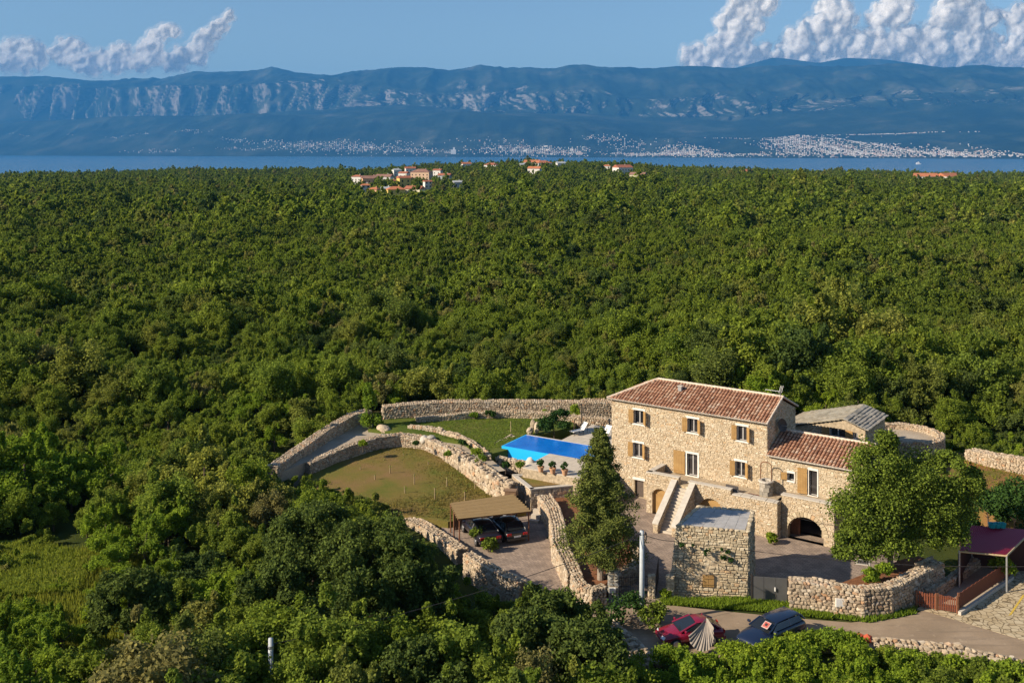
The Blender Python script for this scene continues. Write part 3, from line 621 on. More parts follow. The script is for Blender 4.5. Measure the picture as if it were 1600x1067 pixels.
mb.add([(*HF(LH, 0), ZE), (*HF(LH, DH), ZE), (*HF(LH, DH / 2), ZR - .05), (*HF(LH - .4, 0), ZE), (*HF(LH - .4, DH), ZE), (*HF(LH - .4, DH / 2), ZR - .05)], [(0, 1, 2), (5, 4, 3), (0, 2, 5, 3), (1, 4, 5, 2), (0, 3, 4, 1)])
mb.build('wall', M['mortar'], house)
fw.masonry(house, M['stone_house'], 1)
masonry(house, M['stone_house'], HF(LH, 0), Vb, U, DH, 5.0, ZR - .05, None, seed=2, top=lambda s: ZE + (ZR - ZE) * (1 - abs(s - DH / 2) / (DH / 2)) - .04)
masonry(house, M['stone_house'], HF(0, DH), (-Vb[0], -Vb[1]), (-U[0], -U[1]), DH, 0, ZE, None, seed=3)
masonry(house, M['stone_house'], HF(LH, DH), (-U[0], -U[1]), Vb, LH, 2, ZE, None, seed=4)
# cornice + gutter
ov = .28
g = MB(); fw.blk(g, -.2, LH + .05, ZE - .02, ZE + .1, -.1, .24); g.build('cornice', M['coping'], house)
g = MB().tube([fw.P(-.25, ZE + .08, ov + .03), fw.P(LH + .15, ZE + .08, ov + .03)], .06); g.build('gutter', M['coping'], house)
g = MB(); lw_.blk(g, -.3, DH + .2, ZE - .02, ZE + .1, -.1, .24); g.build('cornice', M['coping'], house)
def v3(p, z): return Vector((p[0], p[1], z))
sl = (ZR - ZE) / (DH / 2); cl_ = math.sqrt(1 + sl * sl); run = (DH / 2 + ov) * cl_
zea = ZE + .04
def upv(d): return Vector((d[0], d[1], sl)).normalized()
HX = 2.75
tiles(house, HF(-ov, -ov, zea), v3(U, 0), upv(Vb), None, [(0, 0), (LH + ov + .12, 0), (LH + ov + .12, run), (HX + ov, run)], M['tile'], M['tile_under'], seed=1)
tiles(house, HF(LH + .12, DH + ov, zea), v3((-U[0], -U[1]), 0), upv((-Vb[0], -Vb[1])), None, [(0, 0), (LH + ov + .12, 0), (LH + .12 - HX, run), (0, run)], M['tile'], M['tile_under'], seed=2)
slh = (ZR - ZE) / HX; ch = math.sqrt(1 + slh * slh)
tiles(house, HF(-ov, DH + ov, zea), v3((-Vb[0], -Vb[1]), 0), Vector((U[0], U[1], (ZR - ZE + .12 * 0 + sl * ov) / (HX + ov))).normalized(), None, [(0, 0), (DH + 2 * ov, 0), (DH / 2 + ov, (HX + ov) * math.sqrt(1 + (slh) ** 2))], M['tile'], M['tile_under'], seed=3)
zr = zea + sl * (DH / 2 + ov)
def ridge_caps(parent, a, b, n, r=.12):
    a = Vector(a); b = Vector(b); V = []; m = MB()
    for i in range(n):
        p, q = a.lerp(b, i / n), a.lerp(b, (i + 1.12) / n); m.tube([p, q], [r, r * .82], 7)
    m.build('ridge_caps', M['ridge'], parent)
ridge_caps(house, HF(HX, DH / 2, zr + .05), HF(LH + .12, DH / 2, zr + .05), 26)
ridge_caps(house, HF(-ov, -ov, zea + .05), HF(HX, DH / 2, zr + .05), 11); ridge_caps(house, HF(-ov, DH + ov, zea + .05), HF(HX, DH / 2, zr + .05), 11)
ridge_caps(house, HF(LH + .1, -ov, zea + .04), HF(LH + .1, DH / 2, zr + .04), 9, .09); ridge_caps(house, HF(LH + .1, DH + ov, zea + .04), HF(LH + .1, DH / 2, zr + .04), 9, .09)
# roof fittings
p = HF(5.3, 1.9); r_ = thing('roof_vent', (p[0], p[1], 8.7), 'small grey vent hood on the upper tiles of the tall roof', 'roof vent')
zz = zea + sl * (1.9 + ov); MB().box((p[0], p[1], zz + .25), (.3, .3, .36), R(-35)).build('duct', M['metal'], r_); MB().box((p[0], p[1], zz + .46), (.4, .4, .05), R(-35)).build('hood', M['coping'], r_)
p = HF(LH + .05, 2.2); z_ = 7.9; r_ = thing('television_antenna', (p[0], p[1], z_), 'thin metal aerial mast at the right gable of the tall roof', 'antenna')
MB().tube([(p[0] + .12, p[1], z_), (p[0] + .12, p[1], 9.85)], .022).build('mast', M['metal'], r_)
m = MB(); c = Vector((p[0] + .12, p[1], 9.7)); dv = Vector((-U[0], -U[1], 0))
m.tube([c, c + dv * 1.2], .013)
for k in range(6): q = c + dv * (.1 + k * .2); m.tube([q + Vector((Vb[0], Vb[1], 0)) * .2, q - Vector((Vb[0], Vb[1], 0)) * .2], .008)
for k in range(3): m.tube([c + Vector((.1 * k - .1, 0, -.1)), c + Vector((.1 * k + .05, 0, .45))], .015)
m.build('aerial_array', M['white'], r_)
p = HF(LH + .35, 2.0); r_ = thing('satellite_dish', (p[0], p[1], 7.0), 'dark round satellite dish on the shaded right gable wall', 'satellite dish')
m = MB(); n0 = Vector((U[0] * .5 + .1, -.75, .25)).normalized(); a_ = n0.cross(Vector((0, 0, 1))).normalized(); b_ = n0.cross(a_)
c = Vector((p[0], p[1], 7.2)); vs = [tuple(c)]; fs = []
for ring in (1, 2, 3):
    for k in range(20): t_ = 2 * math.pi * k / 20; vs.append(tuple(c + (a_ * math.cos(t_) + b_ * math.sin(t_)) * .5 * ring / 3 + n0 * .12 * (ring / 3) ** 2))
for k in range(20):
    fs.append((0, 1 + k, 1 + (k + 1) % 20))
    for g_ in (0, 1): b0 = 1 + g_ * 20; fs.append((b0 + k, b0 + 20 + k, b0 + 20 + (k + 1) % 20, b0 + (k + 1) % 20))
m.add(vs, fs); m.build('reflector', M['darkmetal'], r_, smooth=True)
MB().tube([tuple(c), tuple(c + n0 * .55 + Vector((0, 0, -.1)))], .02).build('feed_arm', M['metal'], r_); MB().tube([tuple(c), (*HF(LH, 2.2), 7.1)], .03).build('bracket', M['metal'], r_)

# ------------------------------------------------------------------ the lower wing
LW0, LW1, WZE, WZR = LH, 20.35, 5.35, 6.42
wing = thing('house_wing', HF(LW0, 0, 0), 'lower two storey stone wing joined to the right end of the tall house', 'house')
ww = Wall(HF(LW0 + .02, 0), U, NF, LW1 - LW0, 0, WZE)
ww.window(wing, ww.rect(1231, 739, 1241, 750.5), trim=.06, double=False, shutters=(172, None))
a0, a1, z0, z1 = ww.rect(1264, 735, 1277, 774)
ww.window(wing, (a0, a1, z0, z1), trim=.09, double=False, shutters=(None, None)).name = 'glazed_door'
ww.shutter(wing, a0 - .1, z0 + .03, z1 + .08, a1 - a0 + .1, -1, 176)
ww.open(ww.frompix(1240, 800)[0], ww.frompix(1284, 800)[0], 0.02, 2.1)
mb = MB(); ww.body(mb)
e2 = Wall(HF(LW1 + .02, .51), Vb, U, DH - .51, 0, WZE); e2.body(mb); b2 = Wall(HF(LW1 - .5, DH), (-U[0], -U[1]), Vb, LW1 - LW0 - .5, 0, WZE); b2.body(mb)
mb.add([(*HF(LW1, 0), WZE), (*HF(LW1, DH), WZE), (*HF(LW1, DH / 2), WZR - .05), (*HF(LW1 - .4, 0), WZE), (*HF(LW1 - .4, DH), WZE), (*HF(LW1 - .4, DH / 2), WZR - .05)], [(0, 1, 2), (5, 4, 3), (0, 2, 5, 3), (1, 4, 5, 2), (0, 3, 4, 1)])
M['mortar_pale'] = simple('pale_mortar', (.40, .33, .23), .95, .2, 5, .1, bump=.6, dist=.02)
mb.build('wall', M['mortar_pale'], wing); ww.masonry(wing, M['stone_house'], 11, size=(.19, .10), proud=.035)
masonry(wing, M['stone_house'], HF(LW1 + .02, 0), Vb, U, DH, 0, WZR, None, seed=12, top=lambda s: WZE + (WZR - WZE) * (1 - abs(s - DH / 2) / (DH / 2)) - .04)
g = MB(); ww.blk(g, 0.05, LW1 - LW0 + .05, WZE - .02, WZE + .1, -.1, .24); g.build('cornice', M['coping'], wing)
g = MB().tube([ww.P(.05, WZE + .06, ov + .03), ww.P(LW1 - LW0 + .15, WZE + .06, ov + .03)], .06); g.build('gutter', M['coping'], wing)
sl = (WZR - WZE) / (DH / 2); run = (DH / 2 + ov) * math.sqrt(1 + sl * sl); zw = WZE + .04; Lw = LW1 - LW0 + .15
tiles(wing, HF(LW0 + .03, -ov, zw), v3(U, 0), upv(Vb), None, [(0, 0), (Lw, 0), (Lw, run), (0, run)], M['tile'], M['tile_under'], seed=5)
tiles(wing, HF(LW0 + .03 + Lw, DH + ov, zw), v3((-U[0], -U[1]), 0), upv((-Vb[0], -Vb[1])), None, [(0, 0), (Lw, 0), (Lw, run), (0, run)], M['tile'], M['tile_under'], seed=6)
zrw = zw + sl * (DH / 2 + ov); ridge_caps(wing, HF(LW0 + .05, DH / 2, zrw + .05), HF(LW1 + .15, DH / 2, zrw + .05), 17); ridge_caps(wing, HF(LW1 + .12, -ov, zw + .04), HF(LW1 + .12, DH / 2, zrw + .04), 9, .09)

# ------------------------------------------------------------------ raised terrace with arches and stair
TZ = 2.62
terr = thing('raised_terrace', HF(4.6, -1, 0), 'raised stone terrace with arched cellars along the foot of the house', 'terrace')
TL, TR = HF(4.6, -2.6), HF(15.0, -2.15)
tu = Vector((TR[0] - TL[0], TR[1] - TL[1])); tlen = tu.length; tu = tuple(tu.normalized()); tn = (tu[1], -tu[0])
tw = Wall(TL, tu, tn, tlen, 0, TZ, .4)
sa0, _ = tw.frompix(1060.5, 752); sa1, _ = tw.frompix(1075.5, 754)
def addarch(wl, x0, x1, ytop, zb, root, doorcol):
    a0, _ = wl.frompix(x0, 800); a1, _ = wl.frompix(x1, 800); _, zt = wl.frompix((x0 + x1) / 2, ytop); wl.open(a0, a1, zb, zt, (a1 - a0) / 2 * .85); return a0, a1, zt
aa = addarch(tw, 1019, 1043.5, 764, .02, terr, None); ab = addarch(tw, 1093, 1128, 779, .02, terr, None)
g = MB(); tw.blk(g, aa[0] - .1, aa[1] + .1, .02, aa[2] + .1, -.3, -.26); g.build('arched_door', M['wood'], terr)
g = MB(); tw.blk(g, ab[0] - .1, ab[1] + .1, .02, ab[2] + .1, -.3, -.26); g.build('arched_door', M['wood'], terr)
mb = MB(); tw.body(mb)
poly = [HF(4.95, -2.15), HF(14.95, -1.78), HF(14.95, -.06), HF(4.95, -.06)]; mb.prism(poly, TZ - .35, TZ); mb.build('wall', M['mortar'], terr)
lft = Wall(HF(4.6, -.06), NF, (-U[0], -U[1]), 2.54, 0, TZ, .35); m2 = MB(); lft.body(m2); m2.build('side_wall', M['mortar'], terr)
rgt = Wall(HF(15.0, -2.1), Vb, U, 2.05, 0, TZ, .3); m2 = MB(); rgt.body(m2); m2.build('side_wall', M['mortar'], terr); rgt.masonry(terr, M['stone_house'], 24)
tw.masonry(terr, M['stone_house'], 21); lft.masonry(terr, M['stone_house'], 22)
# parapets
def parapet(wl, a, b, z0, z1, seed, nm='parapet', th=.36):
    m = MB(); wl.blk(m, a, b, z0 + .004, z1, -th, -.004); o = m.build(nm, M['mortar'], terr)
    masonry(o, M['stone_house'], wl.P(a, 0)[:2], wl.u, wl.n, b - a, z0, z1, None, seed=seed)
    m = MB(); wl.blk(m, a - .03, b + .03, z1, z1 + .07, -th - .04, .05); m.build('coping', M['coping'], o); return o
parapet(tw, 0, sa0, TZ, TZ + .5, 31); parapet(tw, sa1, tw.frompix(1142, 764)[0], TZ, TZ + .34, 32); parapet(lft, .02, 2.4, TZ, TZ + .5, 33)
# loose edge slabs on the open stretch
ea = tw.frompix(1144, 768)[0]; k = ea; rs = random.Random(5)
while k < tlen - .2:
    w_ = rs.uniform(.45, .8); m = MB(); tw.blk(m, k, min(k + w_ - .03, tlen), TZ, TZ + rs.uniform(.06, .1), -.5 - rs.uniform(0, .15), .05); m.build('edge_slab', M['coping'], terr); k += w_
# stair
stair = thing('outdoor_stair', tw.P((sa0 + sa1) / 2, 0, 1.5), 'straight stone stair climbing between two pale copings to the terrace', 'stairs')
NS = 15; rise = TZ / NS; go = .235; sd = (-.52, -.854); sdv = Vector(sd).normalized(); mid = Vector(tw.P((sa0 + sa1) / 2, 0)[:2]) + Vector(tn) * .02; sp_ = Vector((-sdv.y, sdv.x)); hwS = .55
for i in range(NS):
    z1 = TZ - i * rise; c0 = mid + sdv * (i * go); c1 = mid + sdv * ((i + 1) * go + .02)
    q = [c0 - sp_ * hwS, c1 - sp_ * hwS, c1 + sp_ * hwS, c0 + sp_ * hwS]; m = MB(); m.prism([tuple(p) for p in q], 0 if i > 0 else 1.5, z1 - rise + .0); m.build('step', M['deck'], stair)
for s_ in (-1, 1):
    o_ = mid + sp_ * s_ * hwS; w2 = sp_ * s_ * .38; L_ = NS * go + .1; e_ = o_ + sdv * L_
    zt0, zt1 = TZ + .28, .68
    pts = [o_, e_, e_ + w2, o_ + w2]; m = MB()
    q = [tuple(p) for p in pts]; m.prism(q, 0, [zt0, zt1, zt1, zt0] if True else 0)
    m.v = []; m.f = []; m.hexa([(*pts[0], 0), (*pts[1], 0), (*pts[2], 0), (*pts[3], 0), (*pts[0], zt0), (*pts[1], zt1), (*pts[2], zt1), (*pts[3], zt0)])
    o = m.build('stair_wall', M['mortar'], stair, fix=True)
    on = (sp_ * s_)
    masonry(o, M['stone_house'], tuple(o_ + w2) if s_ > 0 else tuple(e_ + w2), tuple(sdv) if s_ > 0 else tuple(-sdv), tuple(on), L_, 0, zt0, None, seed=40 + s_, top=(lambda s: zt0 + (zt1 - zt0) * s / L_ - .05) if s_ > 0 else (lambda s: zt1 + (zt0 - zt1) * s / L_ - .05))
    masonry(o, M['stone_house'], tuple(o_) if s_ < 0 else tuple(e_), tuple(sdv) if s_ < 0 else tuple(-sdv), tuple(-on), L_, .0, zt0, None, seed=44 + s_, top=(lambda s: zt0 + (zt1 - zt0) * s / L_ - .05) if s_ < 0 else (lambda s: zt1 + (zt0 - zt1) * s / L_ - .05))
    masonry(o, M['stone_house'], tuple(e_ if s_ < 0 else e_ + w2) , tuple(-sp_ if s_ > 0 else -sp_), tuple(sdv), .38, 0, zt1, None, seed=50 + s_)
    m = MB(); g0 = o_ - sp_ * s_ * .05; g1 = e_ + sdv * .05 - sp_ * s_ * .05; w3 = sp_ * s_ * .48
    m.hexa([(*g0, zt0), (*g1, zt1), (*(g1 + w3), zt1), (*(g0 + w3), zt0), (*g0, zt0 + .1), (*g1, zt1 + .1), (*(g1 + w3), zt1 + .1), (*(g0 + w3), zt0 + .1)]); m.build('coping', M['coping'], o, fix=True)

# wing arch block
arch = thing('arched_portal', HF(15, -1.4, 0), 'stone arch wall with a dark vaulted opening under the wing terrace', 'arch')
aw = Wall(HF(15.05, -1.4), U, NF, 18.9 - 15.05, 0, 3.05, .45)
ac = addarch(aw, 1231, 1287, 808, .02, arch, None)
mb = MB(); aw.body(mb); mb.prism([HF(15.05, -.95), HF(18.9, -.95), HF(18.9, -.03), HF(15.05, -.03)], 2.6, 2.95); mb.build('wall', M['mortar'], arch); aw.masonry(arch, M['stone_house'], 61)
s_w = Wall(HF(18.9, -1.38), Vb, U, 1.35, 0, 3.05, .3); m = MB(); s_w.body(m); m.build('side_wall', M['mortar'], arch); s_w.masonry(arch, M['stone_house'], 62)
cx_ = (ac[0] + ac[1]) / 2; hw_ = (ac[1] - ac[0]) / 2; ry_ = hw_ * .85; sp0 = ac[2] - ry_
for k in range(17):       # voussoirs
    t0, t1 = math.pi * k / 17 + .012, math.pi * (k + 1) / 17 - .012; m = MB(); P4 = []
    for (tt, rr_) in ((t0, 1.0), (t1, 1.0), (t1, 1.0), (t0, 1.0)): P4.append(tt)
    pts = [(cx_ - math.cos(t0) * hw_, sp0 + math.sin(t0) * ry_), (cx_ - math.cos(t1) * hw_, sp0 + math.sin(t1) * ry_), (cx_ - math.cos(t1) * (hw_ + .34), sp0 + math.sin(t1) * (ry_ + .34)), (cx_ - math.cos(t0) * (hw_ + .34), sp0 + math.sin(t0) * (ry_ + .34))]
    m.hexa([aw.P(a, z, .0) for a, z in pts] + [aw.P(a, z, .06) for a, z in pts]); m.build('voussoir', M['stone_tower'], arch, fix=True)
g = MB(); aw.blk(g, -.05, 3.9, 3.05, 3.13, -.48, .06); g.build('coping', M['coping'], arch); g = MB(); s_w.blk(g, .05, 1.32, 3.05, 3.13, -.34, .06); g.build('coping', M['coping'], arch)
g = MB(); aw.blk(g, .3, 1.0, .02, 1.7, -1.1, -1.0); g.build('inner_door', M['rust'], arch)

# well on the terrace
wx, wy = pix(1197, 773, TZ)
well = thing('well_head', (wx, wy, TZ), 'octagonal stone well head with a tall iron hoop on the terrace', 'well')
blocks = MB(); r_ = random.Random(3)
for k in range(3):
    for j in range(8):
        a0_, a1_ = math.pi / 4 * j + .02 + k * .2, math.pi / 4 * (j + 1) - .02 + k * .2; ri, ro = .34, .50
        q = [(wx + ri * math.cos(a0_), wy + ri * math.sin(a0_)), (wx + ro * math.cos(a0_), wy + ro * math.sin(a0_)), (wx + ro * math.cos(a1_), wy + ro * math.sin(a1_)), (wx + ri * math.cos(a1_), wy + ri * math.sin(a1_))]
        MB().prism(q, TZ + k * .34, TZ + k * .34 + .325).build('stone_block', M['stone_grey'], well)
MB().lathe([(.3, .98), (.56, .98), (.58, 1.04), (.56, 1.1), (.33, 1.1), (.33, .4), (0, .4)], (wx, wy, TZ), 16).build('rim', M['coping'], well)
m = MB(); dx = Vector((U[0], U[1], 0)); c = Vector((wx, wy, TZ + 1.1)); pts = [c - dx * .42]
for k in range(9): t_ = math.pi * k / 8; pts.append(c + Vector((0, 0, 1.05)) - dx * .42 * math.cos(t_) + Vector((0, 0, .3 * math.sin(t_))))
pts.append(c + dx * .42); m.tube(pts, .035, 6); m.build('hoop', M['rust'], well, smooth=True)
# things on the terrace
x, y = pix(1143, 769, TZ); r_ = thing('folded_deckchair', (x, y, TZ), 'dark folded deckchair leaning at the end of the terrace parapet', 'chair')
MB().add([(x - .5, y - .1, TZ + .1), (x + .45, y - .35, TZ + .1), (x + .5, y - .1, TZ + .42), (x - .4, y + .2, TZ + .5), (x - .45, y - .1, TZ + .14), (x + .5, y - .3, TZ + .14), (x + .5, y - .05, TZ + .46), (x - .35, y + .25, TZ + .54)], [(0, 1, 2, 3), (4, 7, 6, 5), (0, 4, 5, 1), (1, 5, 6, 2), (2, 6, 7, 3), (3, 7, 4, 0)]).build('seat', simple('dark_canvas', (.08, .07, .065)), r_)
m = MB()
for (dx_, dy_) in ((-.4, -.1), (.4, -.3), (.4, .1), (-.3, .25)): m.tube([(x + dx_, y + dy_, TZ), (x + dx_ * .6, y + dy_ * .6, TZ + .45)], .02, 5)
m.build('legs', M['darkmetal'], r_)
x, y = pix(1176, 772, TZ + .1); r_ = thing('doormat_rug', (x, y, TZ + .01), 'small dark red rug lying on the terrace left of the well', 'rug')
MB().box((x, y, TZ + .03), (.8, .5, .03), R(-35)).build('rug_cloth', simple('dark_red_cloth', (.16, .035, .04)), r_); MB().box((x, y, TZ + .05), (.6, .3, .02), R(-35)).build('rug_centre', simple('brown_cloth', (.1, .05, .04)), r_)

# ------------------------------------------------------------------ flat roofed stone outbuilding
HT = 4.25
tb = [pix(1045, 931), pix(1168, 936), (16.2, 68.3), (12.2, 69.3)]; tt_ = [pix(1057, 821, HT), pix(1170, 830, HT), pix(1178, 797.5, HT), pix(1091, 790, HT)]
tow = thing('stone_outbuilding', (*tb[0], 0), 'square flat roofed stone outbuilding with a closed shutter beside the lane', 'building')
cb = sum((Vector(p) for p in tb), Vector((0, 0))) / 4; m = MB(); m.hexa([(*(Vector(p).lerp(cb, .035)), -.3) for p in tb] + [(*(Vector(p).lerp(cb, .045)), HT - .12) for p in tt_]); m.build('wall', M['mortar'], tow)
def slant_masonry(parent, mat, b0, b1, t0, t1, z0, z1, seed, individual=0, skip=None, size=(.27, .15)):
    u = Vector((b1[0] - b0[0], b1[1] - b0[1])); L_ = u.length; u.normalize(); n = Vector((u.y, -u.x))
    o = masonry(parent, mat, b0, tuple(u), tuple(n), L_, z0, z1, skip, size, .06, seed, individual=individual)
    off = rootloc(parent)
    def warp(co, base):
        X_ = co[0] + base[0]; Y_ = co[1] + base[1]; Z_ = co[2] + base[2]; s = ((X_ - b0[0]) * u.x + (Y_ - b0[1]) * u.y) / L_; d = (X_ - b0[0]) * n.x + (Y_ - b0[1]) * n.y; k = (Z_ - z0) / (z1 - z0)
        e0 = Vector(b0).lerp(Vector(t0), k); e1 = Vector(b1).lerp(Vector(t1), k); q = e0.lerp(e1, s) + n * d; return (q.x - base[0], q.y - base[1], co[2])
    for v in o.data.vertices: v.co = warp(v.co, off)
    if individual:
        for c in parent.children:
            if c.name.startswith('stone') and not c.name.startswith('stonework') and 'w' not in c:
                c['w'] = 1; base = [c.location[i] + off[i] for i in range(3)]
                for v in c.data.vertices: v.co = warp(v.co, base)
        for c in parent.children:
            if 'w' in c: del c['w']
sw = Wall(tb[0], tuple((Vector(tb[1]) - Vector(tb[0])).normalized()), (0, -1), (Vector(tb[1]) - Vector(tb[0])).length, 0, HT)
sa, sb, sz0, sz1 = sw.rect(1098, 899, 1116, 917)
slant_masonry(tow, M['stone_tower'], tb[0], tb[1], tt_[0], tt_[1], 0, HT - .05, 71, 150, lambda a, b, z0, z1: b > sa - .02 and a < sb + .02 and z1 > sz0 and z0 < sz1)
slant_masonry(tow, M['stone_tower'], tb[1], tb[2], tt_[1], tt_[2], 0, HT - .05, 72)
slant_masonry(tow, M['stone_tower'], tb[3], tb[0], tt_[3], tt_[0], 0, HT - .05, 73); slant_masonry(tow, M['stone_tower'], tb[2], tb[3], tt_[2], tt_[3], 0, HT - .05, 74)
un = Vector((-sw.u[1], sw.u[0])); sw.n = (-un.x, -un.y)
for k in range(2):
    m = MB(); w_ = (sb - sa) / 2; sw.blk(m, sa + k * w_ + .01, sa + (k + 1) * w_ - .01, sz0, sz1, -.12, -.01); m.build('shutter', M['wood'], tow)
m = MB()
for zz in (sz0 + .15, sz1 - .2): sw.blk(m, sa + .02, sb - .02, zz, zz + .07, -.005, .02)
m.build('shutter_batten', M['wood'], tow)
# roof slabs: a grid laid inside the parapet edge
def bil(a, b): return Vector(tt_[0]).lerp(Vector(tt_[1]), a).lerp(Vector(tt_[3]).lerp(Vector(tt_[2]), a), b)
M['slab'] = simple('grey_roof_slab', (.38, .37, .36), .8, .14, 2.5, .2)
for i in range(6):
    for j in range(4):
        g = .012; q = [bil((i + g + .25) / 6.6, (j + .12 + g) / 4.2), bil((i + 1.25 - g) / 6.6, (j + .12 + g) / 4.2), bil((i + 1.25 - g) / 6.6, (j + 1.12 - g) / 4.2), bil((i + .25 + g) / 6.6, (j + 1.12 - g) / 4.2)]
        MB().prism([tuple(p) for p in q], HT - .12, HT - .03 + random.uniform(0, .012)).build('roof_slab', M['slab'], tow)
T = []
for (a, b) in ((tt_[0], tt_[1]), (tt_[1], tt_[2]), (tt_[2], tt_[3]), (tt_[3], tt_[0])):
    a, b = Vector(a), Vector(b); L_ = (b - a).length; s = 0; rz = math.atan2((b - a).y, (b - a).x)
    while s < L_: w_ = random.uniform(.2, .45); p = a.lerp(b, min(1, (s + w_ / 2) / L_)); p = p.lerp(bil(.5, .5), .03); T.append((p.x, p.y, HT - .03, w_, random.uniform(.2, .34), .16, rz, 0)); s += w_
lay_stones(tow, M['stone_tower'], T)

# ------------------------------------------------------------------ flat sheets: yard, lawns, road
def sheet(name, pts, z, mat, depth=.5, kind='structure', parent=None):
    m = MB(); poly = [p if len(p) == 2 else pix(*p) for p in pts]
    if isinstance(z, list):
        a_ = sum(poly[i][0] * poly[(i + 1) % len(poly)][1] - poly[(i + 1) % len(poly)][0] * poly[i][1] for i in range(len(poly)))
        if a_ < 0: z = z[::-1]
        m.prism(poly, [q - depth for q in z], z)
    else: m.prism(poly, z - depth, z)
    me = bpy.data.meshes.new(name)
    bm = bmesh.new(); vs = [bm.verts.new(v) for v in m.v]; [bm.faces.new([vs[i] for i in f]) for f in m.f]; bmesh.ops.triangulate(bm, faces=[f for f in bm.faces if len(f.verts) > 4]); bm.to_mesh(me); bm.free()
    o = link(name, me, parent, mat); o['kind'] = kind if kind else ''; 
    if not kind: del o['kind']
    return o
sheet('yard_paving', [pix(690, 790), pix(760, 800), pix(829, 798), pix(845, 800), pix(900, 780), pix(960, 775), pix(1010, 750), pix(1420, 820), pix(1400, 880), pix(1440, 905), pix(1300, 955), pix(1232, 945), pix(1100, 940), pix(975, 940), pix(905, 945), pix(815, 925), pix(735, 890), pix(690, 840)], 0.02, M['pavers'])
sheet('road', [pix(900, 935), pix(965, 943), pix(1030, 944), pix(1100, 952), pix(1240, 966), pix(1330, 973), pix(1420, 962), pix(1455, 950), pix(1520, 968), pix(1600, 998), pix(1760, 1040), pix(1760, 1090), pix(1600, 1030), pix(1400, 1015), pix(1200, 1022), pix(1000, 1035), pix(955, 1010), pix(930, 970)], .03, M['road'])
sheet('cobbled_forecourt', [pix(1433, 951), pix(1500, 905), pix(1560, 860), pix(1700, 850), pix(1800, 1000), pix(1600, 1001), pix(1500, 971)], .045, M['crazy'])
sheet('lawn_lower', [pix(470, 722, 1.2), pix(540, 702, 1.2), pix(600, 690, 1.2), pix(680, 690, 1.2), pix(725, 712, 1.1), pix(758, 742, .8), pix(800, 770, .5), pix(822, 796, .5), pix(700, 815, .5), pix(600, 800, .5), pix(480, 760, .9)], [1.2, 1.2, 1.2, 1.2, 1.1, .8, .5, .5, .5, .5, .9], M['lawn_dry'], 1.0)
sheet('lawn_upper', [pix(575, 670, 2.2), pix(600, 655, 2.2), pix(650, 648, 2.2), pix(880, 648, 2.2), pix(900, 665, 2.2), pix(830, 683, 2.2), pix(795, 702, 2.2), pix(755, 712, 2.2), pix(725, 690, 2.2), pix(640, 678, 2.2)], 2.2, M['lawn'], 2.0)
def strip(name, a, b, z, mat, depth):
    m = MB(); a = [pix(*p, z) for p in a]; b = [pix(*p, z) for p in b]; n = len(a)
    m.v = [(*p, z) for p in a] + [(*p, z) for p in b] + [(*p, z - depth) for p in a] + [(*p, z - depth) for p in b]
    for i in range(n - 1): m.f += [(i, n + i, n + i + 1, i + 1), (n + i, 3 * n + i, 3 * n + i + 1, n + i + 1), (i, i + 1, 2 * n + i + 1, 2 * n + i)]
    o = m.build(name, mat); o['kind'] = 'structure'; return o
strip('gravel_path', [(400, 740), (455, 722), (510, 690), (560, 662), (610, 668), (650, 675), (700, 680), (745, 700), (790, 735)], [(430, 742), (480, 721), (520, 705), (560, 693), (590, 686), (640, 683), (680, 690), (724, 711), (772, 738)], 1.9, M['gravel'], 1.8)
sheet('red_soil_field', [pix(1460, 700, 1.5), pix(1600, 725, 1.5), pix(1800, 740, 1.5), pix(1800, 800, 1.5), pix(1560, 800, 1.5), pix(1440, 770, 1.5)], 1.5, M['field'], 1.6)
sheet('meadow_clearing', [pix(-300, 850), pix(60, 852), pix(150, 878), pix(110, 930), pix(-300, 950)], .35, M['meadow'], .5)

# ------------------------------------------------------------------ pool and deck
DZ = 2.45
pool_deck = thing('pool_terrace', (*pix(880, 700, DZ), DZ), 'pale travertine terrace round the blue pool', 'terrace')
C1, C2, C3 = pix(787.3, 695.8, DZ), pix(823, 680, DZ), pix(858.5, 708.3, DZ)
pu = Vector((C3[0] - C1[0], C3[1] - C1[1])); pf = pu.length; pu.normalize(); pv_ = Vector((-pu.y, pu.x)); pw = 3.9; plen = 9.2
def PL(a, b): q = Vector(C1) + pu * a + pv_ * b; return (q.x, q.y)
def dslab(q, z0=1.0, nm='deck_slab'): m = MB(); m.prism(q, z0, DZ); return m.build(nm, M['deck'], pool_deck)
# deck tiles behind/right (far side) and near side
def deck_region(a0, a1, b0, b1, st=1.0):
    a = a0
    while a < a1 - .05:
        b = b0
        while b < b1 - .05:
            dslab([PL(a + .008, b + .008), PL(min(a + st, a1) - .008, b + .008), PL(min(a + st, a1) - .008, min(b + st, b1) - .008), PL(a + .008, min(b + st, b1) - .008)], DZ - .08); b += st
        a += st
deck_region(3.5, 10.0, pw + .14, pw + 6.2); deck_region(pf, 9.9, -4.5, -.02); deck_region(plen + .14, 9.9, 0, pw + .1)
m = MB(); m.prism([PL(3.5, pw + .14), PL(10., pw + .14), PL(10., pw + 6.2), PL(3.5, pw + 6.2)], 1, DZ - .084); m.prism([PL(pf, -4.5), PL(9.9, -4.5), PL(9.9, -.03), PL(pf, -.03)], .0, DZ - .084); m.prism([PL(plen + .15, -.02), PL(9.9, -.02), PL(9.9, pw + .13), PL(plen + .15, pw + .13)], 1, DZ - .084); m.build('deck_bed', M['mortar'], pool_deck)
pool = thing('swimming_pool', (*C1, DZ), 'bright blue infinity pool with an overflow wall and catch basin', 'pool')
t = NT('pool_liner', .35, .5); t.col(t.ramp(t.noise(1.5, 3), [(.3, (.004, .20, .74)), (.7, (.006, .24, .80))])); M['liner'] = t.m
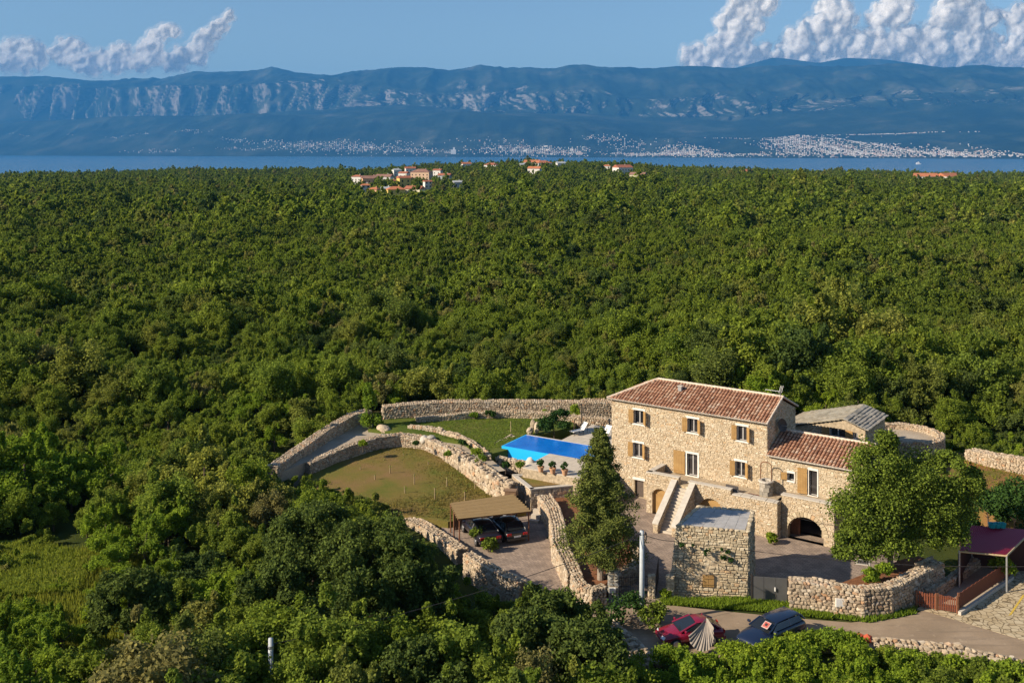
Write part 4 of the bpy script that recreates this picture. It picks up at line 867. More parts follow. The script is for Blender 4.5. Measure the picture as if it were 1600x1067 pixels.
t = NT('pool_liner_wall', .25, .5); t.col((.02, .42, .80)); M['liner2'] = t.m
m = MB(); wt = .14
m.prism([PL(0, -wt), PL(pf, -wt), PL(pf, 0), PL(0, 0)], 1.2, DZ - .02); m.prism([PL(-wt, -wt), PL(0, -wt), PL(0, pw + wt), PL(-wt, pw + wt)], 1.2, DZ - .02); m.build('overflow_wall', M['liner2'], pool)
m = MB(); m.prism([PL(0, pw), PL(plen, pw), PL(plen, pw + wt), PL(0, pw + wt)], 1, DZ + .02); m.prism([PL(plen, -.02), PL(plen + wt, -.02), PL(plen + wt, pw + wt), PL(plen, pw + wt)], 1, DZ + .02); m.build('coping', M['coping'], pool)
m = MB(); m.prism([PL(0, 0), PL(plen, 0), PL(plen, pw), PL(0, pw)], .9, 1.15); m.prism([PL(.002, .002), PL(plen, .002), PL(plen, .05), PL(.002, .05)], 1.15, DZ - .05); m.prism([PL(.002, .05), PL(.05, .05), PL(.05, pw - .05), PL(.002, pw - .05)], 1.15, DZ - .05); m.prism([PL(.05, pw - .05), PL(plen - .05, pw - .05), PL(plen - .05, pw - .002), PL(.05, pw - .002)], 1.15, DZ - .05)
m.prism([PL(plen - 3, .05), PL(plen - .05, .05), PL(plen - .05, pw - .05), PL(plen - 3, pw - .05)], 1.15, 1.9); m.build('basin', M['liner'], pool)
t = NT('pool_water', .04, .5); t.col((.004, .21, .80)); t.b.inputs['Transmission Weight'].default_value = .3; t.b.inputs['IOR'].default_value = 1.33; t.b.inputs['Base Color'].default_value = (.006, .20, .74, 1); t.col(t.ramp(t.noise(.5, 4), [(.35, (.004, .17, .70)), (.65, (.01, .25, .84))])); t.bump(t.noise(4, 4), .5, .05); M['water'] = t.m
m = MB(); m.prism([PL(.0, -.02), PL(plen - .003, -.02), PL(plen - .003, pw - .003), PL(.0, pw - .003)], DZ - .06, DZ - .01); m.build('water', M['water'], pool)
m = MB(); m.prism([PL(-1.1, -1.0), PL(pf, -1.0), PL(pf, -wt - .01), PL(-1.1, -wt - .01)], 1.0, 1.25); m.prism([PL(-1.1, -wt), PL(-wt - .01, -wt), PL(-wt - .01, pw), PL(-1.1, pw)], 1.0, 1.35); m.build('catch_basin', M['liner2'], pool)
dry_wall('low rubble wall holding the pool catch basin', [PL(-1.35, pw), PL(-1.35, -1.25), PL(1.5, -1.25), PL(pf + .1, -1.3)], .8, [2.1, 1.9, 1.75, 1.7], .5, .3, seed=5)

# ------------------------------------------------------------------ dry stone walls
def PW(L, z): return [pix(a, b, z) for a, b in L]
dry_wall('long pale dry stone wall at the back of the upper lawn', PW([(598, 642), (650, 639), (700, 637), (770, 636), (850, 636), (910, 637), (990, 636)], 2.9), 1.9, [3.3, 3.45, 3.5, 3.5, 3.45, 3.5, 3.5], 1.1, .23, 300, seed=1)
dry_wall('low stone ledge in front of the long back wall', PW([(650, 655), (700, 652), (740, 649), (800, 648), (860, 650), (905, 655), (955, 658)], 2.4), 2.0, [2.5, 2.6, 2.7, 2.7, 2.6, 2.6, 2.6], .8, .22, 100, seed=2)
dry_wall('shaded dry stone wall climbing along the left edge of the path', PW([(425, 728), (470, 700), (510, 675), (548, 655), (575, 648)], 2.6), 1.2, [2.5, 2.7, 2.9, 3.0, 3.0], .9, .2, 200, seed=3)
dry_wall('curved dry stone retaining wall between path and young orchard', PW([(480, 722), (520, 706), (560, 694), (590, 686), (625, 682), (665, 686), (700, 700)], 2.0), .5, [1.9, 2.0, 2.15, 2.2, 2.2, 2.15, 2.1], .7, .22, 300, seed=4)
dry_wall('massive rough boulder wall dropping from the path to the carport', PW([(700, 702), (722, 714), (745, 728), (768, 742), (785, 752), (800, 757)], 1.9), .4, [2.1, 2.1, 2.05, 1.95, 1.9, 1.9], .9, .36, 250, seed=6, jag=.35)
dry_wall('loose stone kerb along the lawn above the path', PW([(690, 676), (715, 682), (735, 690), (752, 702), (762, 712)], 2.3), 1.7, [2.35, 2.4, 2.35, 2.3, 2.2], .5, .25, 60, seed=7, jag=.25)
dry_wall('tumbled stone heap wall at the bend of the path', PW([(640, 668), (668, 672), (690, 676)], 2.2), 1.8, [2.3, 2.4, 2.5], .5, .25, 40, seed=8, jag=.25)
dry_wall('shaded dry stone wall beside the carport on the left', PW([(640, 795), (670, 812), (700, 835), (722, 856)], 1.0), -.1, [.35, .4, .6, .9], .9, .2, 120, seed=9)
dry_wall('sunlit dry stone wall at the front edge of the carport drive', PW([(731, 866), (760, 883), (790, 897), (815, 906)], 1.5), -.6, [1.6, 1.55, 1.45, 1.35], .7, .2, 300, seed=10)
dry_wall('wide dry stone wall between drive and conifer bed', PW([(850, 776), (864, 795), (872, 820), (874, 845), (886, 868), (898, 895)], 1.4), 0, [1.5, 1.45, 1.4, 1.35, 1.3, 1.3], 1.0, .21, 300, seed=11)
dry_wall('curved dry stone wall wrapping the front of the conifer bed', PW([(898, 897), (908, 911), (925, 919), (942, 914)], 1.3), -.2, [1.3, 1.25, 1.2, 1.25], .6, .2, 200, seed=12)
dry_wall('low broken stone wall right of the conifer', PW([(950, 905), (975, 893), (995, 880), (998, 860), (985, 848)], .9), 0, [1.0, .95, .9, .8, .7], .6, .22, 80, seed=13, jag=.25)
dry_wall('rounded dry stone garden wall facing the lane', PW([(1234, 908), (1270, 911), (1305, 915), (1345, 920), (1385, 916), (1415, 903), (1440, 890), (1465, 878)], 1.65), -.2, [1.7, 1.7, 1.65, 1.6, 1.6, 1.65, 1.7, 1.7], .8, .25, 300, seed=14)
dry_wall('sunlit dry stone wall above the red field at the right', PW([(1515, 697), (1545, 706), (1580, 714), (1620, 722), (1700, 735)], 2.6), 1.4, [2.3, 2.45, 2.6, 2.7, 2.7], 1.1, .2, 200, seed=15)
dry_wall('overgrown stone wall along the lower edge of the lane', PW([(1365, 1004), (1400, 1008), (1450, 1012), (1500, 1018), (1560, 1032), (1640, 1048)], .5), -.8, [.5, .55, .5, .6, .6, .6], .7, .3, 80, seed=16, jag=.3)
dry_wall('rubble bank of broken stones left of the parked red car', PW([(940, 975), (965, 1000), (985, 1020), (1010, 1040)], .1), -1.2, [.2, .2, .15, 0], 1.6, .4, 60, seed=17, jag=.3)
dry_wall('low plastered stone wall beside the red roofed carport', PW([(1452, 925), (1480, 906), (1505, 888), (1525, 873)], .6), 0, .6, .35, .3, 30, seed=18)

# planter box
plant = thing('raised_planter', (*pix(829, 764, 1.78), 0), 'square stone walled planter bed of grass above the carport', 'planter')
q0, q1, q2, q3 = pix(829, 764, 1.78), pix(905, 757, 1.78), pix(893, 736, 1.78), pix(800, 741, 1.78)
for i, (a, b) in enumerate(((q0, q1), (q3, q0), (q2, q3))):
    a_, b_ = Vector(a), Vector(b); u_ = (b_ - a_).normalized(); n_ = Vector((u_.y, -u_.x)); wl = Wall(a, tuple(u_), tuple(n_), (b_ - a_).length, 0, 1.7, .3)
    m = MB(); wl.body(m); m.build('planter_wall', M['mortar'], plant); wl.masonry(plant, M['stone_dry'], 80 + i, size=(.3, .2), individual=60)
    m = MB(); wl.blk(m, -.02 if i == 0 else .32, wl.L - .0, 1.7, 1.78, -.34, .04); m.build('coping', M['coping'], plant)
m = MB(); m.prism([pix(833, 761, 1.6), pix(900, 756, 1.6), pix(890, 738, 1.6), pix(806, 742, 1.6)], .2, 1.66); m.build('grass_bed', M['lawn_dry'], plant)
m = thing('small_stone_steps', (*pix(838, 806, .3), 0), 'short flight of worn pale steps beside the planter corner', 'steps')
for i in range(3): c = pix(841 - i * 3, 803 + i * 4.5, .2); MB().box((c[0], c[1], (.54 - i * .18) / 2 + .02), (.75, .34, .54 - i * .18), R(-20)).build('step', M['deck'], m)
m = thing('brown_utility_box', (*pix(800, 775, 1.2), .6), 'brown wooden box set against the boulder wall behind the carport', 'box')
c = pix(798, 778, 1.2); MB().box((c[0], c[1] + .3, 1.15), (.85, .5, 1.1), R(-10)).build('body', simple('brown_board', (.2, .12, .07)), m); MB().box((c[0], c[1] + .3, 1.73), (.95, .6, .06), R(-10)).build('lid', simple('brown_board_lid', (.25, .16, .1)), m)

# conifer bed, garden bed, soil
sheet('earth_bed', [pix(852, 778, .9), pix(900, 775, .9), pix(950, 790, .9), pix(985, 850, .9), pix(990, 885, .9), pix(945, 912, .9), pix(915, 915, .9), pix(895, 895, .9), pix(875, 850, .9)], .9, M['soil'], 1.0)
sheet('garden_bed', [pix(1310, 912, 1.3), pix(1345, 918, 1.3), pix(1385, 915, 1.3), pix(1430, 893, 1.3), pix(1460, 878, 1.3), pix(1430, 866, 1.3), pix(1380, 885, 1.3)], 1.3, M['soil'], 1.3)

# ------------------------------------------------------------------ stone hut and threshing ring
hut = thing('stone_hut', HF(14.5, 9.8, 2.0), 'old stone hut roofed with grey stone slabs behind the wing', 'hut')
hw0, hw1, hv0, hv1 = 11.0, 17.8, 9.8, 15.4; zr_, zl_, zri = 6.35, 4.9, 5.7; ur = 16.1
hwll = Wall(HF(hw0, hv0), U, NF, hw1 - hw0, 1.9, 5.6, .4)
def htop(s): u_ = hw0 + s; return zl_ + (zr_ - zl_) * (u_ - hw0) / (ur - hw0) if u_ < ur else zr_ + (zri - zr_) * (u_ - ur) / (hw1 - ur)
hwll.z1 = 5.35
r1 = hwll.rect(1297, 669.5, 1321, 682.5); hwll.window(hut, r1, trim=.05, shutters=(172, 172), lintel=False)
r2 = hwll.rect(1334.5, 676, 1339, 684); hwll.window(hut, r2, trim=.03, double=False, shutters=(None, None), lintel=False)
m = MB(); 
for k in range(18):
    s0_, s1_ = (hw1 - hw0) * k / 18, (hw1 - hw0) * (k + 1) / 18; mid_ = (s0_ + s1_) / 2; ww_ = None
    for (a_, b_, c_, d_) in (r1, r2):
        pass
tmp = Wall(hwll.A, U, NF, hwll.L, 1.9, 4.85, .4); tmp.op = hwll.op; m = MB()
xs_ = sorted(set([0, tmp.L] + [tmp.L * k / 20 for k in range(21)] + [x for o in tmp.op for x in o[:2]]))
for a_, b_ in zip(xs_, xs_[1:]):
    if b_ - a_ < 1e-4: continue
    mm = (a_ + b_) / 2; hit = [o for o in tmp.op if o[0] <= mm <= o[1]]
    za, zb2 = htop(a_) - .06, htop(b_) - .06
    if hit: o_ = hit[0]; tmp.blk(m, a_, b_, 1.9, o_[2], -.4, 0); tmp.blk(m, a_, b_, o_[3], max(za, o_[3] + .05), -.4, 0, max(zb2, o_[3] + .05))
    else: tmp.blk(m, a_, b_, 1.9, za, -.4, 0, zb2)
rw = Wall(HF(hw1, hv0 + .4), Vb, U, hv1 - hv0 - .4, 1.9, zri - .1, .4); rw.body(m); lf = Wall(HF(hw0, hv1), (-Vb[0], -Vb[1]), (-U[0], -U[1]), hv1 - hv0 - .4, 1.9, zl_ - .1, .4); lf.body(m)
m.build('wall', M['mortar'], hut); hwll.masonry(hut, M['stone_house'], 91, top=lambda s: htop(s) - .05); rw.masonry(hut, M['stone_tower'], 92); 
def slab_roof(parent, c00, c10, c11, c01, rows, cols, mat, seed):
    r_ = random.Random(seed); c00, c10, c11, c01 = map(Vector, (c00, c10, c11, c01))    # 0->1 along eave, up-slope second
    nn = (c10 - c00).cross(c01 - c00).normalized()
    if nn.z < 0: nn = -nn
    for j in range(rows):
        i = 0.0
        while i < cols:
            w_ = r_.uniform(.7, 1.4); a0_, a1_ = i / cols, min(1, (i + w_ - .05) / cols); b0_, b1_ = (j - .12 + r_.uniform(-.08, .08)) / rows, (j + 1.1) / rows
            f = lambda a, b: c00.lerp(c10, a).lerp(c01.lerp(c11, a), b)
            lift = .07; q = [f(a0_, b0_) + nn * lift, f(a1_, b0_) + nn * lift, f(a1_, b1_) + nn * .01, f(a0_, b1_) + nn * .01]
            t_ = nn * r_.uniform(.05, .09); mm = MB(); off = Vector(rootloc(parent)); mm.add([*q, *[p + t_ for p in q]], [(3, 2, 1, 0), (4, 5, 6, 7), (0, 1, 5, 4), (1, 2, 6, 5), (2, 3, 7, 6), (3, 0, 4, 7)]); mm.build('roof_slab', mat, parent, fix=True); i += w_
slab_roof(hut, HF(hw1 + .25, hv0 - .2, zri), HF(hw1 + .25, hv1, zri), HF(ur, hv1, zr_), HF(ur, hv0 - .2, zr_), 7, 9, M['stone_grey'], 1)
M['stone_brown'] = stone_mat('brown_slab_stone', [(0, (.28, .25, .19)), (.5, (.38, .34, .26)), (1, (.46, .42, .33))], 7, .5, (.14, .13, .10))  # paler, browner slab tones, laid on the left roof slope only
slab_roof(hut, HF(hw0 - .2, hv1, zl_), HF(hw0 - .2, hv0 - .2, zl_), HF(ur, hv0 - .2, zr_), HF(ur, hv1, zr_), 15, 9, M['stone_brown'], 2)
m = MB(); m.add([HF(hw0, hv0, zl_ - .04), HF(hw0, hv1, zl_ - .04), HF(ur, hv1, zr_ - .04), HF(ur, hv0, zr_ - .04), HF(hw1, hv0, zri - .04), HF(hw1, hv1, zri - .04)], [(0, 3, 2, 1), (3, 4, 5, 2)]); m.build('roof_deck', M['rubble_core'], hut)
dry_wall('heaped rubble wall between wing roof and stone hut', [HF(8.5, 11), HF(9.8, 10.2), HF(11.2, 9.4)], 2, [3.6, 4.3, 4.6], 1.4, .35, 60, seed=30, jag=.3)
rc = pix(1412, 674, 3.3); rad = 3.1
ring_p = [(rc[0] + rad * math.cos(t_), rc[1] + rad * math.sin(t_)) for t_ in [2 * math.pi * k / 22 for k in range(23)]]
dry_wall('round stone threshing ring of upright grey stones behind the big tree', ring_p, 1.9, 3.15, .55, .2, 200, name='threshing_ring', mat=M['stone_dry'], seed=31, cat='stone ring')
sheet('ring_floor', [(rc[0] + rad * math.cos(t_), rc[1] + rad * math.sin(t_)) for t_ in [2 * math.pi * k / 24 for k in range(24)]], 2.75, M['gravel'], .8)
dry_wall('short stone buttress wall linking the hut to the ring', [pix(1362, 683, 3.4), pix(1375, 676, 3.4), pix(1385, 672, 3.4)], 1.9, [3.6, 3.5, 3.4], .8, .34, 40, seed=32, jag=.25)

# ------------------------------------------------------------------ gates, pillars, pole, cables
def pillar(px, w_px, ytop, ybot, label, mat=None):
    x, y = pix(px, ybot); w_ = w_px * y / 1600; h_ = (ybot - ytop) * y / 1600 + .1; r = thing('stone_pillar', (x, y, 0), label, 'pillar'); T = []; r_ = random.Random(px); z = 0
    MB().box((x, y + w_ / 2, h_ / 2 - .05), (w_ * .85, w_ * .85, h_ - .1)).build('pillar_core', M['mortar'], r)
    while z < h_ - .05:
        hh = min(r_.uniform(.16, .28), h_ - z)
        for (dx_, dy_) in ((-.25, .25), (.25, .25), (-.25, .75), (.25, .75)): T.append((x + dx_ * w_, y + dy_ * w_, z + hh / 2, w_ * .56, w_ * .56, hh * 1.05, r_.uniform(-.1, .1), 0))
        z += hh
    lay_stones(r, mat or M['stone_tower'], T, len(T)); return r
pillar(1018.5, 11, 902, 936, 'slim stone gate pillar standing alone in the entrance right of the lamp post')
pillar(1048, 12, 903, 935, 'stone gate pillar against the corner of the flat roofed outbuilding')
pillar(959, 16, 895, 939, 'thick stone gate pillar carrying the mailboxes', M['stone_grey'])
x, y = pix(957, 913, 1.0); r = thing('blue_mailbox', (x, y - .35, .95), 'small bright blue mailbox on the thick gate pillar', 'mailbox')
y_ = pix(959, 939)[1] - .12
x = (958 - 800) / 1600 * y_; MB().box((x, y_, 1.15), (.3, .16, .3)).build('body', simple('blue_enamel', (.02, .06, .35), .4), r); MB().box((x, y_ - .085, 1.22), (.2, .01, .03)).build('slot', M['darkmetal'], r)
r.location = (0, 0, 0); r.location = (0, 0, 0)
r = thing('white_meter_box', (0, 0, 0), 'white box below the blue mailbox on the gate pillar', 'box'); MB().box((x - .05, y_, .75), (.4, .16, .28)).build('body', M['white'], r); MB().box((x - .05, y_ - .085, .75), (.34, .01, .02)).build('slot', M['greyframe'], r)
def iron_gate(p0, p1, h_, label):
    p0 = Vector(p0); p1 = Vector(p1); L_ = (p1 - p0).length; r = thing('iron_gate', (p0.x, p0.y, 0), label, 'gate'); n = int(L_ / .13)
    m = MB()
    for z in (.12, h_ * .55, h_ - .1): m.tube([(*p0, z), (*p1, z)], .022, 5)
    m.build('gate_frame', M['darkmetal'], r)
    for k in range(n + 1): p = p0.lerp(p1, k / n); MB().tube([(p.x, p.y, .06), (p.x, p.y, h_ + .06 * math.sin(math.pi * k / n))], .012, 5).build('bar', M['darkmetal'], r)
iron_gate(pix(968, 936), pix(1012, 934), 1.45, 'wide iron bar gate leaf between mailbox pillar and slim pillar'); iron_gate(pix(1025, 932), pix(1029, 905), 1.4, 'narrow iron bar gate leaf standing open behind the slim pillar')
gx0, gx1 = pix(1175, 940), pix(1231, 944)
r = thing('panel_gate', (*gx0, 0), 'dark grey sheet metal gate of three panels beside the outbuilding', 'gate'); g0, g1 = Vector(gx0), Vector(gx1); MG = simple('anthracite_sheet', (.085, .085, .085), .5, .1, 2, .4)
for k in range(3):
    a, b = g0.lerp(g1, k / 3 + .006), g0.lerp(g1, (k + 1) / 3 - .006); m = MB(); m.prism([tuple(a), tuple(b), (b.x, b.y + .06), (a.x, a.y + .06)], .05, 1.6); pn = m.build('gate_panel', MG, r)
    if k == 1: c = g0.lerp(g1, .64); MB().box((c.x, c.y - .05, .9), (.06, .1, .22)).build('handle', M['white'], pn)
for p in (g0, g1): MB().box((p.x, p.y + .03, .85), (.1, .12, 1.7)).build('gate_post', M['darkmetal'], r)
# meter box in the garden wall
x, y = pix(1312, 940, .8); r = thing('electricity_box', (x, y - .2, .6), 'white electricity box set into the dry stone garden wall', 'box')
MB().box((x, y - .12, .85), (.62, .25, .52)).build('cabinet', M['trim'], r); MB().box((x - .15, y - .25, .85), (.27, .02, .44)).build('cabinet_door', M['white'], r); MB().box((x + .15, y - .25, .85), (.27, .02, .44)).build('cabinet_door', M['white'], r)
# drain
x, y = pix(1348, 879); r = thing('drain_cover', (x, y, .03), 'dark square drain grate in a pale frame in the shaded yard', 'drain')
MB().box((x, y, .035), (.95, .95, .03), R(-18)).build('frame', M['coping'], r)
for k in range(6): MB().box((x + (-.3 + k * .12) * math.cos(R(-18)), y + (-.3 + k * .12) * math.sin(R(-18)), .06), (.07, .66, .03), R(-18)).build('grate_bar', M['darkmetal'], r)
# concrete pole
POX, POY = pix(1003, 975); 
pole = thing('utility_pole', (POX, POY, 0), 'tall pale grey utility pole beside the gateway', 'pole'); zt_ = H - (829 - 236) * POY / 1600
MB().tube([(POX, POY, -.3), (POX, POY, zt_)], [.17, .125], 14).build('shaft', M['concrete'], pole, smooth=True)
m = MB(); m.tube([(POX - .22, POY - .1, zt_ - .2), (POX + .25, POY - .1, zt_ - .2)], .03, 6); m.tube([(POX + .25, POY - .1, zt_ - .5), (POX + .25, POY - .1, zt_ - .1)], .03, 6); m.build('bracket', M['darkmetal'], pole)
for s_ in (-1, 1): MB().lathe([(.0, 0), (.05, 0), (.07, .05), (.04, .09), (.06, .13), (0, .16)], (POX + .2 * s_, POY - .1, zt_ - .18), 8).build('insulator', M['glass'], pole)
P2X, P2Y = (423 - 800) / 1600 * 51, 51.
z2 = H - (997 - 236) * P2Y / 1600
pole2 = thing('utility_pole', (P2X, P2Y, 0), 'pale utility pole top rising out of the trees at the lower left', 'pole'); MB().tube([(P2X, P2Y, -1), (P2X, P2Y, z2)], [.16, .12], 12).build('shaft', M['concrete'], pole2, smooth=True); MB().tube([(P2X, P2Y, z2 - .5), (P2X, P2Y, z2 - .35)], .14, 12).build('collar', M['metal'], pole2)
def cable(a, b, sag, label, r=.018):
    a = Vector(a); b = Vector(b); pts = [a.lerp(b, k / 16) - Vector((0, 0, sag * 4 * (k / 16) * (1 - k / 16))) for k in range(17)]; o = MB().tube(pts, r, 5).build('power_cable', M['darkmetal']); tag(o, label, 'cable')
zc = zt_ - .25
fr = tt_[0]
cable((POX - .2, POY - .1, zc), (P2X, P2Y, z2 - .3), .5, 'thin black cable running from the tall pole to the lower left pole')
cable((POX + .25, POY - .1, zc), (*(Vector(pix(1053, 848, 3.6)) + Vector((0, -.1))), 3.75), .08, 'thin black cable from the tall pole to the outbuilding corner')
sg = Vector((tb[1][0] - tb[0][0], tb[1][1] - tb[0][1])).normalized()
cable((*(Vector(pix(1053, 848, 3.6)) + Vector((0, -.1))), 3.75), (*(Vector(pix(1170, 873, 2.3)) + Vector((.1, -.2))), 2.9), .06, 'thin black cable crossing the face of the outbuilding')
cable((*(Vector(pix(1170, 873, 2.3)) + Vector((.1, -.2))), 2.9), (36, 63.5, 2.6), .5, 'thin black cable from the outbuilding over the garden wall to the right')
cable(HF(15.2, -2.3, 2.1), HF(18.8, -1.5, 1.7), .1, 'slack cord strung across the dark arch opening', .012)

# ------------------------------------------------------------------ carport
cp = [pix(716, 811, 2.15), pix(829, 799, 2.15), pix(801, 772.5, 2.15), pix(704, 786, 2.15)]
car_p = thing('carport', (*cp[0], 0), 'open carport with a flat woven reed roof on dark posts', 'carport')
t = NT('reed_mat', .95, .05); mp = t.n('ShaderNodeMapping'); mp.inputs['Rotation'].default_value = (0, 0, R(-13)); mp.inputs['Scale'].default_value = (1, 12, 1); t.l(t.pos(), mp.inputs[0]); t.col(t.ramp(t.noise(2.5, 5, .6, mp.outputs[0]), [(.3, (.21, .14, .065)), (.7, (.34, .235, .115))])); M['reed'] = t.m
def cpq(a, b): q = Vector(cp[0]).lerp(Vector(cp[1]), a).lerp(Vector(cp[3]).lerp(Vector(cp[2]), a), b); return (q.x, q.y)
for i in range(26):
    b0, b1 = i / 26, (i + .98) / 26; m = MB(); e_ = .012 * math.sin(i * 2.1)
    m.prism([cpq(-.01 + e_, b0), cpq(1.01 + e_, b0), cpq(1.01 + e_, b1), cpq(-.01 + e_, b1)], 2.15, 2.18 + .003 * math.sin(i * 5.)); m.build('reed_strip', M['reed'], car_p)
m = MB()
for b in (0.02, .5, .98): m.tube([(*cpq(0, b), 2.11), (*cpq(1, b), 2.11)], .035, 6)
for a in (0, .33, .66, 1): m.tube([(*cpq(a, 0), 2.08), (*cpq(a, 1), 2.08)], .03, 6)
m.build('roof_frame', M['rust'], car_p)
for (a, b) in ((.02, .03), (.98, .03), (.93, .5), (.0, .55), (.0, .98), (.97, .97), (.5, .97)): MB().tube([(*cpq(a, b), 0), (*cpq(a, b), 2.12)], .05, 8).build('post', M['rust'], car_p)
wb = Wall(cpq(0.02, .9), tuple((Vector(cpq(1, .9)) - Vector(cpq(0.02, .9))).normalized()), (0, -1), (Vector(cpq(1, .9)) - Vector(cpq(0.02, .9))).length, 0, 1.0)
r = thing('board_fence', (*cpq(0, .95), 0), 'low reddish brown board wall at the back of the carport', 'fence')
a, b = Vector(cpq(0.05, 1.06)), Vector(cpq(.95, 1.06)); MF = simple('brown_board_fence', (.13, .065, .045))
for k in range(22): p, q = a.lerp(b, k / 22), a.lerp(b, (k + .92) / 22); m = MB(); m.prism([tuple(p), tuple(q), (q.x, q.y + .05), (p.x, p.y + .05)], 0, 1.3); m.build('board', MF, r)

# ------------------------------------------------------------------ cars
t = NT('car_glass', .05, .8); t.col((.015, .018, .022)); M['carglass'] = t.m
M['tyre'] = simple('tyre_rubber', (.018, .018, .018), .9); M['rim'] = simple('alloy_rim', (.45, .45, .46), .35, metal=.8); M['tail'] = simple('red_lamp', (.5, .01, .01), .2, spec=.6); M['lamp'] = simple('clear_lamp', (.6, .62, .65), .15, spec=.8); M['plate'] = simple('plate_white', (.65, .65, .65), .5)
def paint(n, c, cc=.8): t = NT(n, .32, .5); t.col(c); t.b.inputs['Coat Weight'].default_value = cc; t.b.inputs['Coat Roughness'].default_value = .06; return t.m
def car(name, label, loc, rz, color, L_=4.3, Wd=1.75, Ht=1.42, style='hatch'):
    """x forward. style sets the roof line"""
    r = thing(name, loc, label, 'car', None, rz); hL, hW = L_ / 2, Wd / 2
    if style == 'suv': prof_ = [(-hL, .55, .98, .93), (-hL + .12, .35, 1.12, .98), (-hL + .8, .33, 1.14, 1), (0, .33, 1.12, 1), (hL - 1.25, .33, 1.08, 1), (hL - .5, .35, .98, .95), (hL - .1, .4, .82, .85), (hL, .5, .7, .75)]; gh = [(-hL + .1, 1.12), (-hL + .38, Ht), (hL - 2.0, Ht), (hL - 1.2, 1.08)]
    elif style == 'hatch': prof_ = [(-hL, .45, .8, .88), (-hL + .15, .3, .95, .96), (-hL + .9, .26, .98, 1), (0, .26, .96, 1), (hL - 1.1, .26, .92, 1), (hL - .5, .28, .8, .94), (hL - .1, .33, .66, .84), (hL, .42, .58, .72)]; gh = [(-hL + .25, .95), (-hL + .95, Ht - .03), (hL - 2.15, Ht), (hL - 1.1, .93)]
    else: prof_ = [(-hL, .42, .86, .90), (-hL + .15, .3, .98, .96), (-hL + .9, .26, 1.0, 1), (0, .26, .96, 1), (hL - 1.2, .26, .92, 1), (hL - .5, .28, .8, .95), (hL - .1, .33, .66, .85), (hL, .42, .58, .74)]; gh = [(-hL + .45, .98), (-hL + 1.15, Ht - .02), (hL - 2.2, Ht), (hL - 1.2, .93)]
    mat = color; m = MB(); K = 9
    for (x, zl, zh, wf) in prof_:
        w_ = hW * wf
        sec = [(-w_ * .9, zl), (-w_, zl + (zh - zl) * .35), (-w_ * .99, zl + (zh - zl) * .7), (-w_ * .90, zh - .03), (0, zh + .03), (w_ * .90, zh - .03), (w_ * .99, zl + (zh - zl) * .7), (w_, zl + (zh - zl) * .35), (w_ * .9, zl)]
        m.v += [(x, a, b) for a, b in sec]
    n = len(prof_)
    for i in range(n - 1):
        for j in range(K - 1): a = i * K + j; m.f.append((a, a + K, a + K + 1, a + 1))
        m.f.append((i * K + K - 1, (i + 1) * K + K - 1, (i + 1) * K, i * K))
    m.f.append(tuple(range(K))); m.f.append(tuple((n - 1) * K + j for j in range(K - 1, -1, -1)))
    body = m.build('body', mat, r, smooth=True, fix=True); md = body.modifiers.new('sub', 'SUBSURF'); md.levels = 1; md.render_levels = 2
    # greenhouse: roof skin, pillars, panes
    (x0, z0), (x1, z1), (x2, z2), (x3, z3) = gh; wb_, wt = hW * .88, hW * .68
    m = MB(); mid = (x1 + x2) / 2
    rows_ = [(x1 - .05, z1 - .03), (x1 + .25, z1 + .02), (mid, z1 + .045), (x2 - .2, z2 + .02), (x2 + .06, z2 - .03)]
    for (x, z) in rows_: m.v += [(x, -wt, z - .05), (x, -wt * .8, z), (x, 0, z + .02), (x, wt * .8, z), (x, wt, z - .05)]
    for i in range(4):
        for j in range(4): a = i * 5 + j; m.f.append((a, a + 5, a + 6, a + 1))
    m.build('roof', mat, r, smooth=True)
    def quad(nm, P_, mt, parent=r, th=.012):
        P_ = [Vector(p) for p in P_]; nn = (P_[1] - P_[0]).cross(P_[3] - P_[0]).normalized() * th; mm = MB(); mm.add([*P_, *[p - nn for p in P_]], [(0, 1, 2, 3), (7, 6, 5, 4), (0, 4, 5, 1), (1, 5, 6, 2), (2, 6, 7, 3), (3, 7, 4, 0)]); return mm.build(nm, mt, parent, fix=True)
    quad('rear_window', [(x0 + .03, -wb_ * .86, z0), (x0 + .03, wb_ * .86, z0), (x1 - .03, wt * .88, z1 - .05), (x1 - .03, -wt * .88, z1 - .05)], M['carglass'])
    quad('windscreen', [(x3, -wb_ * .88, z3), (x3, wb_ * .88, z3), (x2 + .05, wt * .9, z2 - .05), (x2 + .05, -wt * .9, z2 - .05)], M['carglass'])
    for s_ in (-1, 1):
        quad('side_window', [(x0 + .3, s_ * wb_, z0 - .0), (mid - .04, s_ * wb_, (z0 + z3) / 2), (mid - .04, s_ * (wt + .02), z1 - .07), (x1 + .08, s_ * (wt + .02), z1 - .07)], M['carglass'])
        quad('side_window', [(mid + .04, s_ * wb_, (z0 + z3) / 2), (x3 - .22, s_ * wb_, z3), (x2 - .02, s_ * (wt + .02), z1 - .07), (mid + .04, s_ * (wt + .02), z1 - .07)], M['carglass'])
        
        for (pa, pb) in (((x0, s_ * wb_ * .95, z0), (x1 - .02, s_ * wt * .97, z1 - .05)), ((x3, s_ * wb_ * .95, z3), (x2 + .04, s_ * wt * .97, z2 - .05)), ((mid, s_ * wb_, (z0 + z3) / 2), (mid, s_ * (wt + .01), z1 - .05))): MB().tube([pa, pb], .05, 6).build('window_pillar', mat, r)
        MB().box((x3 - .25, s_ * (hW + .08), z3 + .08), (.12, .2, .13)).build('mirror', mat, r, bevel=.03)
        quad('tail_light', [(-hL + .0, s_ * hW * .86, .66), (-hL + .0, s_ * hW * .50, .66), (-hL + .0, s_ * hW * .50, .82), (-hL + .0, s_ * hW * .86, .82)], M['tail'], r, .05)
